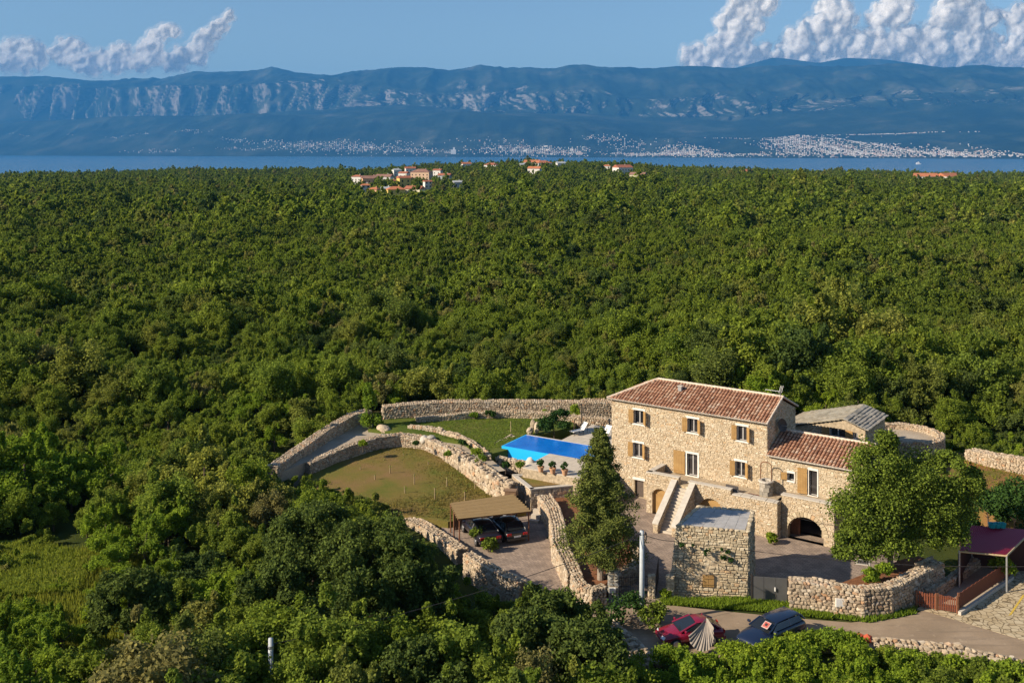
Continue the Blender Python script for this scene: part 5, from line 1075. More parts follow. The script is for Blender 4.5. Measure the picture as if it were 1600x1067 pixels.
        quad('headlight', [(hL - .12, s_ * hW * .8, .55), (hL - .05, s_ * hW * .45, .55), (hL - .16, s_ * hW * .45, .70), (hL - .24, s_ * hW * .8, .70)], M['lamp'], r, .04)
        for xw in (-hL + .82, hL - .82):
            wr = .32 if style != 'suv' else .37; q = s_ * (hW - .1)
            w = MB().tube([(xw, q - .1, wr), (xw, q - .085, wr), (xw, q + .085, wr), (xw, q + .1, wr)], [wr * .9, wr, wr, wr * .9], 20).build('wheel', M['tyre'], r, smooth=False); MB().tube([(xw, q + s_ * .09, wr), (xw, q + s_ * .115, wr)], [wr * .66, wr * .6], 14).build('rim', M['rim'], w)
    quad('number_plate', [(-hL - .03, .26, .52), (-hL - .03, -.26, .52), (-hL - .03, -.26, .63), (-hL - .03, .26, .63)], M['plate'], r, .03)
    MB().box((-hL + .05, 0, .42), (.2, Wd * .9, .2)).build('bumper', mat, r, bevel=.05)
    m = MB(); m.box((x0 + .6, 0, z0 - .1), (x3 - x0 - 1.0 if False else .1, .1, .1)); return r
pblack = paint('black_paint', (.008, .009, .012)); pdark = paint('charcoal_violet_paint', (.018, .015, .022))
ax_ = R(111)
x, y = pix(807, 851); car('parked_car', 'black hatchback with red tail lights, right of two cars under the reed carport', (x - .34 * 2.0, y + .94 * 2.1, .02), ax_, pblack, 4.2, 1.76, 1.4)
x, y = pix(765, 857); car('parked_car', 'dark coupe like car, left of the two under the reed carport', (x - .34 * 2.1, y + .94 * 2.2, .02), ax_, pdark, 4.5, 1.8, 1.4, 'sedan')
rx, ry = pix(1078, 1006); red = car('parked_car', 'dark red car parked on the lane partly under a grey cover', (rx, ry + .2, .03), R(180 + 12), paint('red_paint', (.22, .008, .03)), 3.8, 1.62, 1.36)
bx, by = pix(1205, 1012); suv = car('parked_car', 'dark blue estate car parked aslant on the lane', (bx + .1, by + .5, .03), R(180 + 36), paint('blue_paint', (.008, .015, .040)), 4.4, 1.75, 1.46, 'suv')
# poster lying on the blue car's windscreen: red and white sheet with a square emblem
c = Vector((bx + .1, by + .5, 0)); f_ = Vector((math.cos(R(216)), math.sin(R(216)), 0)); s__ = Vector((-f_.y, f_.x, 0))
r = thing('printed_board', tuple(c + f_ * .72 + Vector((0, 0, 1.52))), 'small square red and white card lying on the blue car windscreen edge', 'card')
r.location = (0, 0, 0)
def card(dx_, sz, zo, mt, nm):
    o_ = c + f_ * .80 + s__ * .35 + Vector((0, 0, 1.42 + zo)); dn = (f_ * .85 + Vector((0, 0, -.5))).normalized(); P_ = [o_ - s__ * sz - dn * sz, o_ + s__ * sz - dn * sz, o_ + s__ * sz + dn * sz, o_ - s__ * sz + dn * sz]; MB().add([*P_, *[p + Vector((0, 0, .008)) for p in P_]], [(3, 2, 1, 0), (4, 5, 6, 7), (0, 1, 5, 4), (1, 2, 6, 5), (2, 3, 7, 6), (3, 0, 4, 7)]).build(nm, mt, r)
card(0, .22, 0, simple('card_pale', (.5, .36, .32)), 'sheet'); card(0, .17, .012, simple('print_red', (.45, .1, .08)), 'red_print'); card(0, .08, .024, simple('print_dark', (.04, .03, .03)), 'dark_print')
# grey cover over the red car's rear half
def p3(px, py, z): q = pix(px, py, z); return Vector((q[0], q[1], z))
apex = p3(1103, 964, 1.42); hem = [p3(1075, 992, 1.0), p3(1078, 1004, .65), p3(1086, 1013, .4), p3(1096, 1018, .3), p3(1106, 1015, .38), p3(1113, 1006, .6), p3(1115, 994, .95), p3(1114, 978, 1.36), p3(1106, 966, 1.41)]
tarp = MB(); NH = 72; NR = 7; out = Vector((0, -1, .25)).normalized()
for i in range(NH + 1):
    f = i / NH * (len(hem) - 1); k = min(int(f), len(hem) - 2); hp = hem[k].lerp(hem[k + 1], f - k)
    for q in range(NR + 1):
        u_ = q / NR; p = apex.lerp(hp, u_) + out * (math.sin(math.pi * u_) * .22 + .10 + (.05 * math.sin(i * 1.35) + .03 * math.sin(i * .53)) * u_); tarp.v.append(tuple(p))
for i in range(NH):
    for q in range(NR): a = i * (NR + 1) + q; tarp.f.append((a, a + 1, a + NR + 2, a + NR + 1))
o = tarp.build('car_cover', simple('grey_canvas', (.30, .26, .22), .9, .12, 4), None, smooth=True); tag(o, 'grey pleated canvas cover draped over the back of the red car', 'cover')
# orange red folded things by the lane
for k, (px, py, lb) in enumerate(((1342, 994, 'left one of two crumpled orange red sacks at the lane edge'), (1355, 996, 'right one of two crumpled orange red sacks at the lane edge'))):
    x, y = pix(px, py, .3); v = ICV[:] if False else IV * np.array([.26, .2, .27]) * (1 + .35 * np.random.default_rng(k).uniform(-1, 1, (12, 1))); o = link('crumpled_sack', np_mesh('crumpled_sack', v, IF), None, simple('orange_red_sack', (.42, .085, .04))); o.location = (x, y, .26); tag(o, lb, 'sack', 'orange red sacks at the lane edge')
# terracotta pots etc
def leaf_ball(name, parent, c, rx_, ry_, rz_, n, ls, mat, seed, clumps=14, up=.3, hollow=.55):
    me = leaf_mesh(name, [(c, (rx_, ry_, rz_))], n, ls, seed, clumps, hollow); o = link(name, me, parent, mat); return o
def leaf_mesh(name, ells, n, ls, seed, clumps=14, hollow=.5, droop=0, flat=.0):
    """leaf sized quads through clumps spread over ellipsoids; local coordinates"""
    g = np.random.default_rng(seed); C = []; Rr = []
    for (c, r3) in ells:
        d = g.normal(size=(clumps, 3)); d /= np.linalg.norm(d, axis=1)[:, None]; d[:, 2] = np.where(d[:, 2] < -.35, -d[:, 2], d[:, 2])
        k = g.uniform(hollow, .82, (clumps, 1)); C.append(np.array(c) + d * k * np.array(r3)); Rr.append(np.tile(np.array(r3) * .36, (clumps, 1)) * g.uniform(.7, 1.25, (clumps, 1)))
    C = np.concatenate(C); Rr = np.concatenate(Rr); i = g.integers(0, len(C), n)
    d = g.normal(size=(n, 3)); d /= np.linalg.norm(d, axis=1)[:, None]; rad = g.uniform(.0, 1, (n, 1)) ** .33
    P = C[i] + d * rad * Rr[i]
    k_ = int(n * .16); P[:k_] = C[i[:k_]] + d[:k_] * g.uniform(.9, 1.45, (k_, 1)) * Rr[i[:k_]]
    nr = d * .6 + g.normal(size=(n, 3)) * .7 + np.array([0, 0, .35]); nr /= np.linalg.norm(nr, axis=1)[:, None]
    a = np.cross(nr, g.normal(size=(n, 3))); a /= np.linalg.norm(a, axis=1)[:, None]; b = np.cross(nr, a); s = ls * g.uniform(.6, 1.35, (n, 1))
    a *= s * .5; b *= s * .36
    V = np.stack([P - a, P - b, P + a, P + b], 1).reshape(-1, 3)
    return np_mesh(name, V, np.arange(4 * n).reshape(-1, 4), False)
for k, (px, py, lb) in enumerate(((845, 737, 'leftmost of three terracotta pots on the pool terrace edge'), (863.5, 739.5, 'middle one of three terracotta pots on the pool terrace edge'), (882.5, 742, 'rightmost of three terracotta pots on the pool terrace edge, nearest the conifer'))):
    x, y = pix(px, py, DZ); r = thing('potted_shrub', (x, y, DZ), lb, 'potted plant', 'potted shrubs on the pool terrace')
    MB().lathe([(0, 0), (.17, 0), (.26, .38), (.29, .38), (.29, .44), (.24, .44), (.2, .3), (0, .3)], (x, y, DZ), 16).build('pot', M['terracotta'], r, smooth=False)
    leaf_ball('foliage', r, (0, 0, .68), .34, .34, .34, 500, .12, M['leaf_dark'], k + 50, 10)
# rocks
def rock(px, py, z, s3, label, seed, mat=None, name='boulder', cat='boulder'):
    x, y = pix(px, py, z); g = np.random.default_rng(seed); v = ICV * np.array(s3) * (1 + .5 * (fbm(ICV[:, 0] * 1.6 + seed, ICV[:, 1] * 1.6 + ICV[:, 2] * 2.3, 3)[:, None] - .4)); o = link(name, np_mesh(name, v, ICF, False), None, mat or M['stone_dry']); o.location = (x, y, z + s3[2] * .6); o.rotation_euler = (g.uniform(-.3, .3), g.uniform(-.3, .3), g.uniform(0, 3)); return tag(o, label, cat)
rock(602, 700, .9, (.85, .7, .8), 'large dark boulder at the foot of the curved orchard wall', 1, M['stone_grey'])
rock(599, 674, 2.0, (.75, .5, .35), 'pale flat boulder on the path by the ivy covered tree', 2)
rock(829, 735, 1.7, (.45, .35, .7), 'upright whitish rock at the end of the catch basin wall', 3, M['coping'])
rock(674, 688, 2.0, (.4, .35, .3), 'rounded rock on top of the curved wall', 4, M['stone_grey'])
rock(828, 677, 2.35, (.35, .3, .35), 'reddish rock in the small stone pile at the pool corner', 6); rock(833, 668, 2.5, (.28, .25, .45), 'upright rock on top of the stone pile at the pool corner', 7); rock(839, 674, 2.35, (.25, .25, .55), 'tall thin rock leaning behind the stone pile at the pool corner', 8)
rock(663, 692, 1.7, (.42, .4, .42), 'big round pale stone built into the curved wall top', 9, M['coping'])

# loungers
def lounger(px, py, rz, label):
    x, y = pix(px, py, DZ); r = thing('sun_lounger', (x, y, DZ), label, 'sun lounger', 'sun loungers on the pool terrace', rz)
    MC = M['white']
    m = MB(); m.box((.35, 0, .36), (1.2, .6, .05)); m.build('seat', MC, r)
    m = MB(); m.add([(-.27, -.3, .36), (-.27, .3, .36), (-.75, .3, .95), (-.75, -.3, .95), (-.23, -.3, .40), (-.23, .3, .40), (-.71, .3, .99), (-.71, -.3, .99)], [(0, 1, 2, 3), (7, 6, 5, 4), (0, 4, 5, 1), (1, 5, 6, 2), (2, 6, 7, 3), (3, 7, 4, 0)]); m.build('backrest', MC, r)
    for (lx, ly) in ((.85, .27), (.85, -.27), (-.2, .27), (-.2, -.27)): MB().tube([(lx, ly, .34), (lx + .05, ly, 0)], .022, 6).build('leg', M['darkmetal'], r)
    m = MB(); m.tube([(-.3, .31, .36), (.9, .31, .36)], .022, 6); m.tube([(-.3, -.31, .36), (.9, -.31, .36)], .022, 6); m.tube([(-.6, .31, .05), (-.7, .31, .9)], .02, 6); m.tube([(-.6, -.31, .05), (-.7, -.31, .9)], .02, 6); m.build('frame', M['darkmetal'], r)
lounger(906, 678, R(215), 'white sun lounger near the bush on the pool terrace'); lounger(945, 684, R(230), 'white sun lounger close to the house wall on the pool terrace')
x, y = pix(909, 663, DZ); r = thing('outdoor_shower', (x, y, DZ), 'slim dark post standing at the back of the pool terrace', 'shower'); MB().tube([(x, y, DZ), (x, y, DZ + 1.95)], .06, 8).build('post', M['darkmetal'], r); MB().tube([(x, y, DZ + 1.9), (x - .3, y - .2, DZ + 1.92)], .03, 6).build('shower_head', M['darkmetal'], r)
x, y = pix(932, 676, DZ); r = thing('side_table', (x, y, DZ), 'low dark side table between the two sun loungers', 'table'); MB().box((x, y, DZ + .42), (.5, .5, .04)).build('table_top', M['darkmetal'], r)
for a in (-1, 1):
    for b in (-1, 1): MB().tube([(x + a * .2, y + b * .2, DZ), (x + a * .2, y + b * .2, DZ + .41)], .018, 5).build('leg', M['darkmetal'], r)

# stakes of the young orchard
STK = [(548, 725, 12), (585, 714, 13), (585.5, 755, 13), (609, 746, 19), (630, 720, 12), (647, 760, 19), (669, 733, 11), (679, 780, 19), (698, 762, 17), (641, 703, 10), (726, 783, 16), (563, 741, 12), (742, 764, 10), (632, 772, 12), (700, 727, 10), (600, 728, 10)]
for i, (px, py, h_) in enumerate(STK):
    x, y = pix(px, py, .6); hh = h_ * y / 1600; r = thing('staked_sapling', (x, y, .6), 'thin sapling tied to a pale stake in the young orchard', 'sapling', 'staked saplings in the young orchard')
    MB().tube([(x, y, .55), (x, y, .6 + hh)], .03, 5).build('stake', M['stake'], r); MB().tube([(x + .06, y, .6), (x + .04, y, .6 + hh * 1.1)], .014, 4).build('stem', M['bark'], r); leaf_ball('foliage', r, (.04, 0, hh * .9), .14, .14, .22, 26, .06, M['leaf_bright'], i, 4)
x, y = pix(798, 675, 2.2); r = thing('staked_sapling', (x, y, 2.2), 'single staked sapling on the upper lawn left of the pool', 'sapling'); MB().tube([(x, y, 2.15), (x, y, 3.2)], .03, 5).build('stake', M['stake'], r); leaf_ball('foliage', r, (.04, 0, .9), .14, .14, .22, 26, .06, M['leaf_bright'], 77, 4)

# ------------------------------------------------------------------ carport with the red roof, picket fence at the right
f0, f1 = pix(1499, 858, 2.5), pix(1573, 865, 2.5); b0_, b1_ = pix(1518, 824, 2.7), pix(1612, 831, 2.7)
gar = thing('red_roofed_carport', (*f0, 0), 'lean to carport with a corrugated dark red sheet roof', 'carport')
MR = paint('red_sheet', (.34, .015, .05), .2); MR.node_tree.nodes['Principled BSDF'].inputs['Roughness'].default_value = .55
N_ = 60; V = []; F = []
for i in range(N_ + 1):
    for (p, q, z) in ((f0, f1, 2.45), (b0_, b1_, 2.85)): e_ = Vector(p).lerp(Vector(q), i / N_); V.append((e_.x - f0[0], e_.y - f0[1], z + (.025 if i % 2 else -.025)))
    if i: F.append((2 * i - 2, 2 * i, 2 * i + 1, 2 * i - 1))
me = np_mesh('roof_sheet', V, F, False); o = link('roof_sheet', me, gar, MR); md = o.modifiers.new('s', 'SOLIDIFY'); md.thickness = .012
m = MB(); m.tube([(*f1, 2.38), (*b1_, 2.78)], .07, 6); m.tube([(*f0, 2.36), (*f1, 2.36)], .06, 6); m.build('edge_beam', M['stake'], gar)
for p in (f0, f1, b0_, b1_): MB().tube([(*p, 0), (*p, 2.4)], .06, 8).build('post', M['metal'], gar)
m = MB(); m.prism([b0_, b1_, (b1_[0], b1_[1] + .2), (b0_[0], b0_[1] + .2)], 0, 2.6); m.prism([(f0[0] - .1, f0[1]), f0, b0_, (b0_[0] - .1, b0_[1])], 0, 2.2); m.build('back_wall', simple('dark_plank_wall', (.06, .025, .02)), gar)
MP = simple('red_brown_picket', (.19, .06, .03), .7)
def picket(p0, p1, h_, zb_, label, solid=False, gap=.14):
    p0, p1 = Vector(p0), Vector(p1); L_ = (p1 - p0).length; r = thing('picket_fence', (p0.x, p0.y, 0), label, 'fence'); n = int(L_ / gap); d = (p1 - p0).normalized(); nn = Vector((-d.y, d.x)) * .03
    for k in range(n):
        a, b = p0.lerp(p1, k / n), p0.lerp(p1, (k + (.9 if solid else .62)) / n); m = MB(); m.prism([tuple(a), tuple(b), tuple(b + nn), tuple(a + nn)], zb_ + .04, zb_ + h_ + .03 * math.sin(k * 1.3)); m.build('picket', MP, r)
    m = MB()
    for z in (zb_ + .25, zb_ + h_ - .2): m.prism([tuple(p0 + nn), tuple(p1 + nn), tuple(p1 + nn * 2.2), tuple(p0 + nn * 2.2)], z, z + .08)
    m.build('rail', MP, r)
    for p in (p0, p1): MB().box((p.x, p.y, zb_ + h_ / 2 + .03), (.1, .1, h_ + .1)).build('post', M['rust'], r)
picket(pix(1432, 949), pix(1463, 954), .95, .05, 'red brown picket gate leaf next to the rounded garden wall'); picket(pix(1465, 954), pix(1496, 959), .95, .05, 'red brown lattice gate leaf at the fence corner', gap=.1)
picket(pix(1497.5, 958), pix(1577, 904), .95, .22, 'long brown board fence running from the lane back to the red roofed carport', True, .12)
o = MB(); a, b = pix(1497, 961), pix(1580, 905); d = (Vector(b) - Vector(a)).normalized(); nn = Vector((d.y, -d.x)) * .18; o.prism([a, b, tuple(Vector(b) + nn), tuple(Vector(a) + nn)], 0, .25); tag(o.build('concrete_kerb', M['coping']), 'pale concrete kerb under the long brown board fence', 'kerb')
sheet('carport_floor', [pix(1440, 948), pix(1500, 900), pix(1530, 870), pix(1620, 845), pix(1578, 903), pix(1497, 957)], .055, M['gravel'], .2)
m = MB(); a, b = Vector(pix(1600, 930)), Vector(pix(1578, 962)); nn = Vector((.1, .03)); m.prism([tuple(a - nn), tuple(a + nn), tuple(b + nn), tuple(b - nn)], .045, .054); tag(m.build('yellow_line', simple('worn_yellow_paint', (.55, .38, .06), .8, .3, 8)), kind='structure')
m = thing('stacked_turquoise_tubs', (*pix(1555, 822, 2.9), 2.85), 'turquoise tubs lying on the back of the red sheet roof', 'tub')
for k in range(3): c = pix(1550 + 8 * k, 824, 2.9); MB().lathe([(0, 0), (.2, 0), (.26, .3), (.22, .3), (.17, .05), (0, .05)], (c[0], c[1], 2.9), 12).build('tub', simple('turquoise_plastic', (.03, .32, .33), .4), m)

# ------------------------------------------------------------------ trees
def trunk_mesh(name, h_, r0, seed, limbs=4, spread=.5, hs=.35):
    g = random.Random(seed); m = MB(); pts = [(0, 0, -.4), (g.uniform(-.1, .1), g.uniform(-.1, .1), h_ * .35), (g.uniform(-.2, .2), g.uniform(-.2, .2), h_ * .75)]; m.tube(pts, [r0, r0 * .7, r0 * .25], 7)
    for k in range(limbs):
        a = 2 * math.pi * (k + g.random() * .6) / limbs; z = h_ * (hs + .12 * g.random()); L_ = h_ * spread * g.uniform(.7, 1.1); m.tube([(pts[1][0] * .7, pts[1][1] * .7, z), (math.cos(a) * L_ * .5, math.sin(a) * L_ * .5, z + L_ * .45), (math.cos(a) * L_ * .9, math.sin(a) * L_ * .9, z + L_ * .75)], [r0 * .45, r0 * .3, r0 * .1], 5)
    me = bpy.data.meshes.new(name); me.from_pydata(m.v, [], m.f); me.materials.append(M['bark']); return me
# unit-ish tree: height about 5.5 m, crown radius about 2.5
VARS = []
def make_variant(seed, shape, n, ls, mat):
    g = random.Random(seed)
    E = []; W_, Hh = {'round': (2.1, 5.2), 'tall': (1.5, 6.2), 'wide': (2.6, 4.6), 'bush': (2.2, 2.7)}[shape]; z0 = .8 if shape == 'bush' else 1.2
    for k in range(11 if shape != 'bush' else 9):
        a = g.uniform(0, 6.28); q = W_ * math.sqrt(g.random()) * .95; zt = Hh * (1 - .55 * (q / W_) ** 1.6) * g.uniform(.72, 1.0); rr = g.uniform(.7, 1.3) * (1.15 if q < W_ * .5 else .85)
        E.append(((q * math.cos(a), q * math.sin(a), max(rr * .7, zt - rr)), (rr, rr, rr * g.uniform(.8, 1.25))))
        if zt - rr > 2.2 and g.random() < .75: E.append(((q * math.cos(a) * 1.1, q * math.sin(a) * 1.1, zt * .45), (rr * 1.1, rr * 1.1, rr * 1.2)))
    for k in range(2): a = g.uniform(0, 6.28); q = W_ * g.random() * .8; E.append(((q * math.cos(a), q * math.sin(a), Hh * g.uniform(.8, 1.02) * (1 - .3 * (q / W_))), (g.uniform(.2, .38), g.uniform(.2, .38), g.uniform(.4, .75))))
    me = leaf_mesh('crown', E, n, ls, seed, 7, .35); me.materials.append(mat); return me
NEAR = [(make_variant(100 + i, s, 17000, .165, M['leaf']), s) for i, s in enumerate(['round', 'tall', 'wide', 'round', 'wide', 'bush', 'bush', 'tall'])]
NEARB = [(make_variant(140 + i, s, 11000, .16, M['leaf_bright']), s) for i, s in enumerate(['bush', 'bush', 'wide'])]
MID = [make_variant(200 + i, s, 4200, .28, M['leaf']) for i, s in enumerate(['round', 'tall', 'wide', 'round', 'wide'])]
FAR = [make_variant(300 + i, s, 900, .6, M['leaf']) for i, s in enumerate(['round', 'wide', 'wide'])]
TRK = [trunk_mesh('trunk', 3.6, .15, 400 + i, 4, .34, .3) for i in range(4)]; TRKB = [trunk_mesh('trunk', 1.2, .07, 420 + i, 4, .5, .2) for i in range(2)]

EXCL = [pix(425, 735, 1.8), pix(548, 652, 2.6), pix(590, 636, 3.0), pix(700, 628, 3.4), pix(960, 628, 3.4), HF(7, 14), HF(12, 17), HF(19, 17.5), (32, 96.5), (38.5, 94.5), (39.5, 90.5), pix(1515, 688, 2.6), pix(1620, 710, 3.), (60, 86), (60, 58), pix(1640, 1052, .0), pix(1400, 1014), pix(1320, 1004), pix(1270, 1004), pix(1200, 1020), pix(1010, 1034), pix(960, 1012), pix(930, 968), pix(890, 955), pix(815, 928), pix(735, 895), pix(640, 808), pix(590, 800, .6), pix(525, 730, .6)]
LINE = ([-100, 380, 440, 500, 530, 560, 600, 640, 670, 700, 720, 735, 760, 790, 815, 840, 880, 905, 940, 960, 1000, 1020, 1037, 1062, 1075, 1087, 1100, 1135, 1150, 1155, 1180, 1200, 1232, 1262, 1300, 1322, 1340, 1362, 1400, 1450, 1500, 1600, 1800],
        [500, 700, 735, 742, 742, 758, 768, 790, 840, 868, 880, 895, 925, 930, 925, 903, 900, 935, 952, 965, 960, 1032, 1012, 1012, 1022, 1018, 1015, 997, 1000, 1010, 1012, 1004, 992, 990, 986, 996, 1012, 1016, 1016, 1024, 1024, 1036, 1045])
cands = []
g = np.random.default_rng(21)
def field(y0, y1, sp, hmul):
    out = []; y = y0
    while y < y1:
        x = -(.62 * y + 14)
        while x < .62 * y + 14:
            out.append((x + g.uniform(-.45, .45) * sp, y + g.uniform(-.45, .45) * sp)); x += sp
        y += sp * .9
    return np.array(out)
def keep(Pn, m=1.2):
    x, y = Pn[:, 0], Pn[:, 1]; bad = inpoly(x, y, EXCL)
    for dx, dy in ((m, 0), (-m, 0), (0, m), (0, -m)): bad |= inpoly(x + dx, y + dy, EXCL)
    return Pn[~bad]
village = [(559, 283, 15), (579, 286, 24), (601, 283, 22), (620, 271, 12), (631, 277, 13), (641, 268, 14), (659, 275, 27), (631, 294, 17), (648, 308, 24), (618, 309, 24), (695, 281, 17), (728, 257, 14), (768, 262, 18), (820, 262, 14), (832, 258, 22), (848, 259, 22), (836, 270, 18), (876, 259, 12), (948, 264, 11), (973, 267, 24), (997, 280, 21), (1168, 270, 18), (1446, 280, 30), (1482, 280, 32), (585, 299, 12), (715, 287, 12), (590, 279, 10), (613, 287, 12), (626, 285, 10), (604, 302, 14), (641, 301, 12), (668, 289, 10), (684, 272, 12), (571, 296, 11)]
def find_Y(px, py):
    Yg = np.geomspace(200, 1560, 3000); Xg = (px - 800) / 1600 * Yg; z = ground(Xg, Yg) + 1.5; p = 236 + 1600 * (H - z) / Yg
    i = np.where(p <= py)[0]; k = i[0] if len(i) else len(Yg) - 1; k = min(k, 2960); return Xg[k], Yg[k], z[k] - 1.5
VH = []
for (px, py, w_) in village: x, y, z = find_Y(px, py + 3); VH.append((x, y, z, w_ * 1.12 * y / 1600, px, py))
def clear(Pn):
    k = np.ones(len(Pn), bool)
    for (x, y, z, w_, px, py) in VH:
        rx = Pn[:, 0] / Pn[:, 1] - x / y; k &= ~((np.abs(rx) < (w_ * .55 + 2) / y) & (Pn[:, 1] < y + w_ * .6) & (Pn[:, 1] > y - 80 - y * .06))
    pxx = 800 + 1600 * Pn[:, 0] / Pn[:, 1]; pyy = 236 + 1600 * (H - ground(Pn[:, 0], Pn[:, 1])) / Pn[:, 1]; k &= ~((pxx > 548) & (pxx < 715) & (pyy > 268) & (pyy < 314) & (g.random(len(Pn)) < .72))
    return Pn[k]
n1 = keep(np.concatenate([field(40, 74, 2.7, 1), field(74, 105, 2.8, 1)])); n2 = keep(field(105, 330, 3.2, 1), .5); n3 = clear(field(332, 760, 4.8, 1)); n4 = clear(field(765, 1760, 8.0, 1))
meadow = [pix(-420, 850), pix(60, 850), pix(165, 878), pix(120, 935), pix(-420, 950)]
inm = inpoly(n1[:, 0], n1[:, 1], meadow); n1 = n1[~(inm & (g.random(len(n1)) < .8))]
fprop = Vector(pix(700, 840))
BIG = [(580, 62, 7.4, 3.5, 'large dark oak below the orchard lawn, its crown hiding the lawn edge'), (492, 65, 7.0, 3.2, 'second large dark oak, left of the one at the orchard lawn edge'), (642, 60, 6.2, 2.9, 'dark oak just left of the carport wall'), (545, 57, 5.6, 2.9, 'broad dark oak low on the slope below the two large ones'), (872, 56.5, 4.9, 2.7, 'dark oak in the foreground in front of the conifer bed'), (918, 52.5, 5.5, 2.6, 'dark oak in the foreground left of the utility pole'), (822, 53.5, 4.9, 2.4, 'dark oak in the foreground below the sunlit drive wall'), (430, 60, 5.0, 2.4, 'dark oak above the lower left utility pole'), (655, 50, 4.6, 2.6, 'dark oak at the bottom edge below the carport'), (200, 58, 5.4, 2.8, 'dark oak in the thicket right of the sunlit clearing')]
rows = []
for (x, y) in n1:
    if any((x - (b[0] - 800) / 1600 * b[1]) ** 2 + (y - b[1]) ** 2 < (b[3] * .72) ** 2 for b in BIG): continue
    z = ground1(x, y); px = 800 + 1600 * x / y; patch = float(fbm(np.array([x / 16.]), np.array([y / 16.]), 2)[0])
    h_ = max(g.uniform(1.7, 2.5), g.uniform(3.0, 6.2) * (.25 + patch * 1.7))
    front = (y < 73 and px > 640) or (y < 93 and px <= 640 and px > 410) or (px <= 500 and y < 88)
    rr_ = h_ * .42 * 1600 / y
    if front and px > 410:
        lim = max(float(interp(p_, *LINE)) for p_ in (px - rr_ * .8, px, px + rr_ * .8)); hm = H - (lim - 236) * y / 1600 - z; h_ = min(h_, hm)
    if px < 160 and y < 66: h_ = min(h_, max(.95, H - (932 - 236) * y / 1600 - z))
    if abs(px - 423) < 42 and y < 53: continue
    if bool(inpoly(np.array([x]), np.array([y]), meadow)[0]): h_ = min(h_, 1.4)
    if h_ < .9: continue
    rows.append((x, y, z, h_, px))
rows.sort(key=lambda r: (r[0] ** 2 + (r[1]) ** 2 + 0))
# the ones drawn largest that fall inside the picture become trees of their own
vis = [r for r in rows if -40 < r[4] < 1640 and 236 + 1600 * (H - r[2] - r[3]) / r[1] < 1075]
solo = vis[:300]; rest = [r for r in rows if r not in solo] if False else None
solo_set = set((r[0], r[1]) for r in solo); rest = [r for r in rows if (r[0], r[1]) not in solo_set]
WG = 'trees and shrubs of the woodland round the estate'
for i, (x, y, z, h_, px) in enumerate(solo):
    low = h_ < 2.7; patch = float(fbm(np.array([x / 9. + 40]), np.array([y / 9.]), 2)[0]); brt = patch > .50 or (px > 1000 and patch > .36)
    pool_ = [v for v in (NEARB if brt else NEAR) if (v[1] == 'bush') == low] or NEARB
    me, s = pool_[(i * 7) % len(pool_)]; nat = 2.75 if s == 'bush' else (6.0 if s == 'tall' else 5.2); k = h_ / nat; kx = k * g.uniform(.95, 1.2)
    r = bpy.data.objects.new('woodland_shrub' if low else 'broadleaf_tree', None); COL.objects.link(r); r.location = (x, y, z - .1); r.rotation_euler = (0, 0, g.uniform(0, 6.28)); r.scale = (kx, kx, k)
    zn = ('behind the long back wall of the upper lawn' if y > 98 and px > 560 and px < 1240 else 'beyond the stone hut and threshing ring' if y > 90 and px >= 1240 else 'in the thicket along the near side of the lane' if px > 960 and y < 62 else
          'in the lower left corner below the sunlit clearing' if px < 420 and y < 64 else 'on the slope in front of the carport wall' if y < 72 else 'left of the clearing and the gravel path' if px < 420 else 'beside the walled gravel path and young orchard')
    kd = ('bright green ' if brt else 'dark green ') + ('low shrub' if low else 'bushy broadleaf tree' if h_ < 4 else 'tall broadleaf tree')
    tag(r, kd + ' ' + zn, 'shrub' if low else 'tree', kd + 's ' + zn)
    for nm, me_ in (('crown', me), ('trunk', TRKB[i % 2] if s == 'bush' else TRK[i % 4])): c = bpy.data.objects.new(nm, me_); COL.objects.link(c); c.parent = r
# everything farther: one mass of woodland
src = bpy.data.collections.new('woodland_sources'); allm = [v[0] for v in NEAR] + MID + FAR
for i, me in enumerate(allm): src.objects.link(bpy.data.objects.new('variant_%02d' % i, me))
pts = []; att = []
def addp(x, y, z, h_, lo, hi):
    low = h_ < 3.2 and hi <= 13; k = h_ / (2.75 if low else 5.2); kk = g.uniform(.95, 1.25)
    if low: lo, hi = 5, 7
    pts.append((x, y, z - .15)); att.append((g.integers(lo, hi), g.uniform(0, 6.28), k * kk, k))
for r in rest: addp(r[0], r[1], r[2], r[3], 0, 5)
for A_, lo, hi, ha, hb in ((n2, 0, 0, 3.6, 6.4), (n3, 13 - 0, 16, 4.5, 8.0), (n4, 13, 16, 5.5, 8.5)):
    zz = ground(A_[:, 0], A_[:, 1]); pt = fbm(A_[:, 0] / 30., A_[:, 1] / 30., 3)
    for (x, y), z, p in zip(A_, zz, pt):
        h_ = max(2.6, g.uniform(ha, hb) * (.25 + p * 1.65) * (1.3 if g.random() < .12 else 1))
        if hi == 0: addp(x, y, z, h_, 0 if y < 150 else 8, 5 if y < 150 else 13)
        else: addp(x, y, z, h_ * 1.1, lo, hi)
pts = np.array(pts); att = np.array(att, float)
fm = bpy.data.meshes.new('woodland'); fm.vertices.add(len(pts)); fm.vertices.foreach_set('co', pts.astype(np.float32).ravel())
a = fm.attributes.new('vi', 'INT', 'POINT'); a.data.foreach_set('value', att[:, 0].astype(np.int32))
a = fm.attributes.new('rt', 'FLOAT_VECTOR', 'POINT'); a.data.foreach_set('vector', np.stack([att[:, 1] * 0, att[:, 1] * 0, att[:, 1]], -1).astype(np.float32).ravel())
a = fm.attributes.new('sc', 'FLOAT_VECTOR', 'POINT'); a.data.foreach_set('vector', np.stack([att[:, 2], att[:, 2], att[:, 3]], -1).astype(np.float32).ravel())
fo_ = link('woodland', fm); tag(fo_, 'dense green woodland stretching to the sea', None, None, 'stuff')
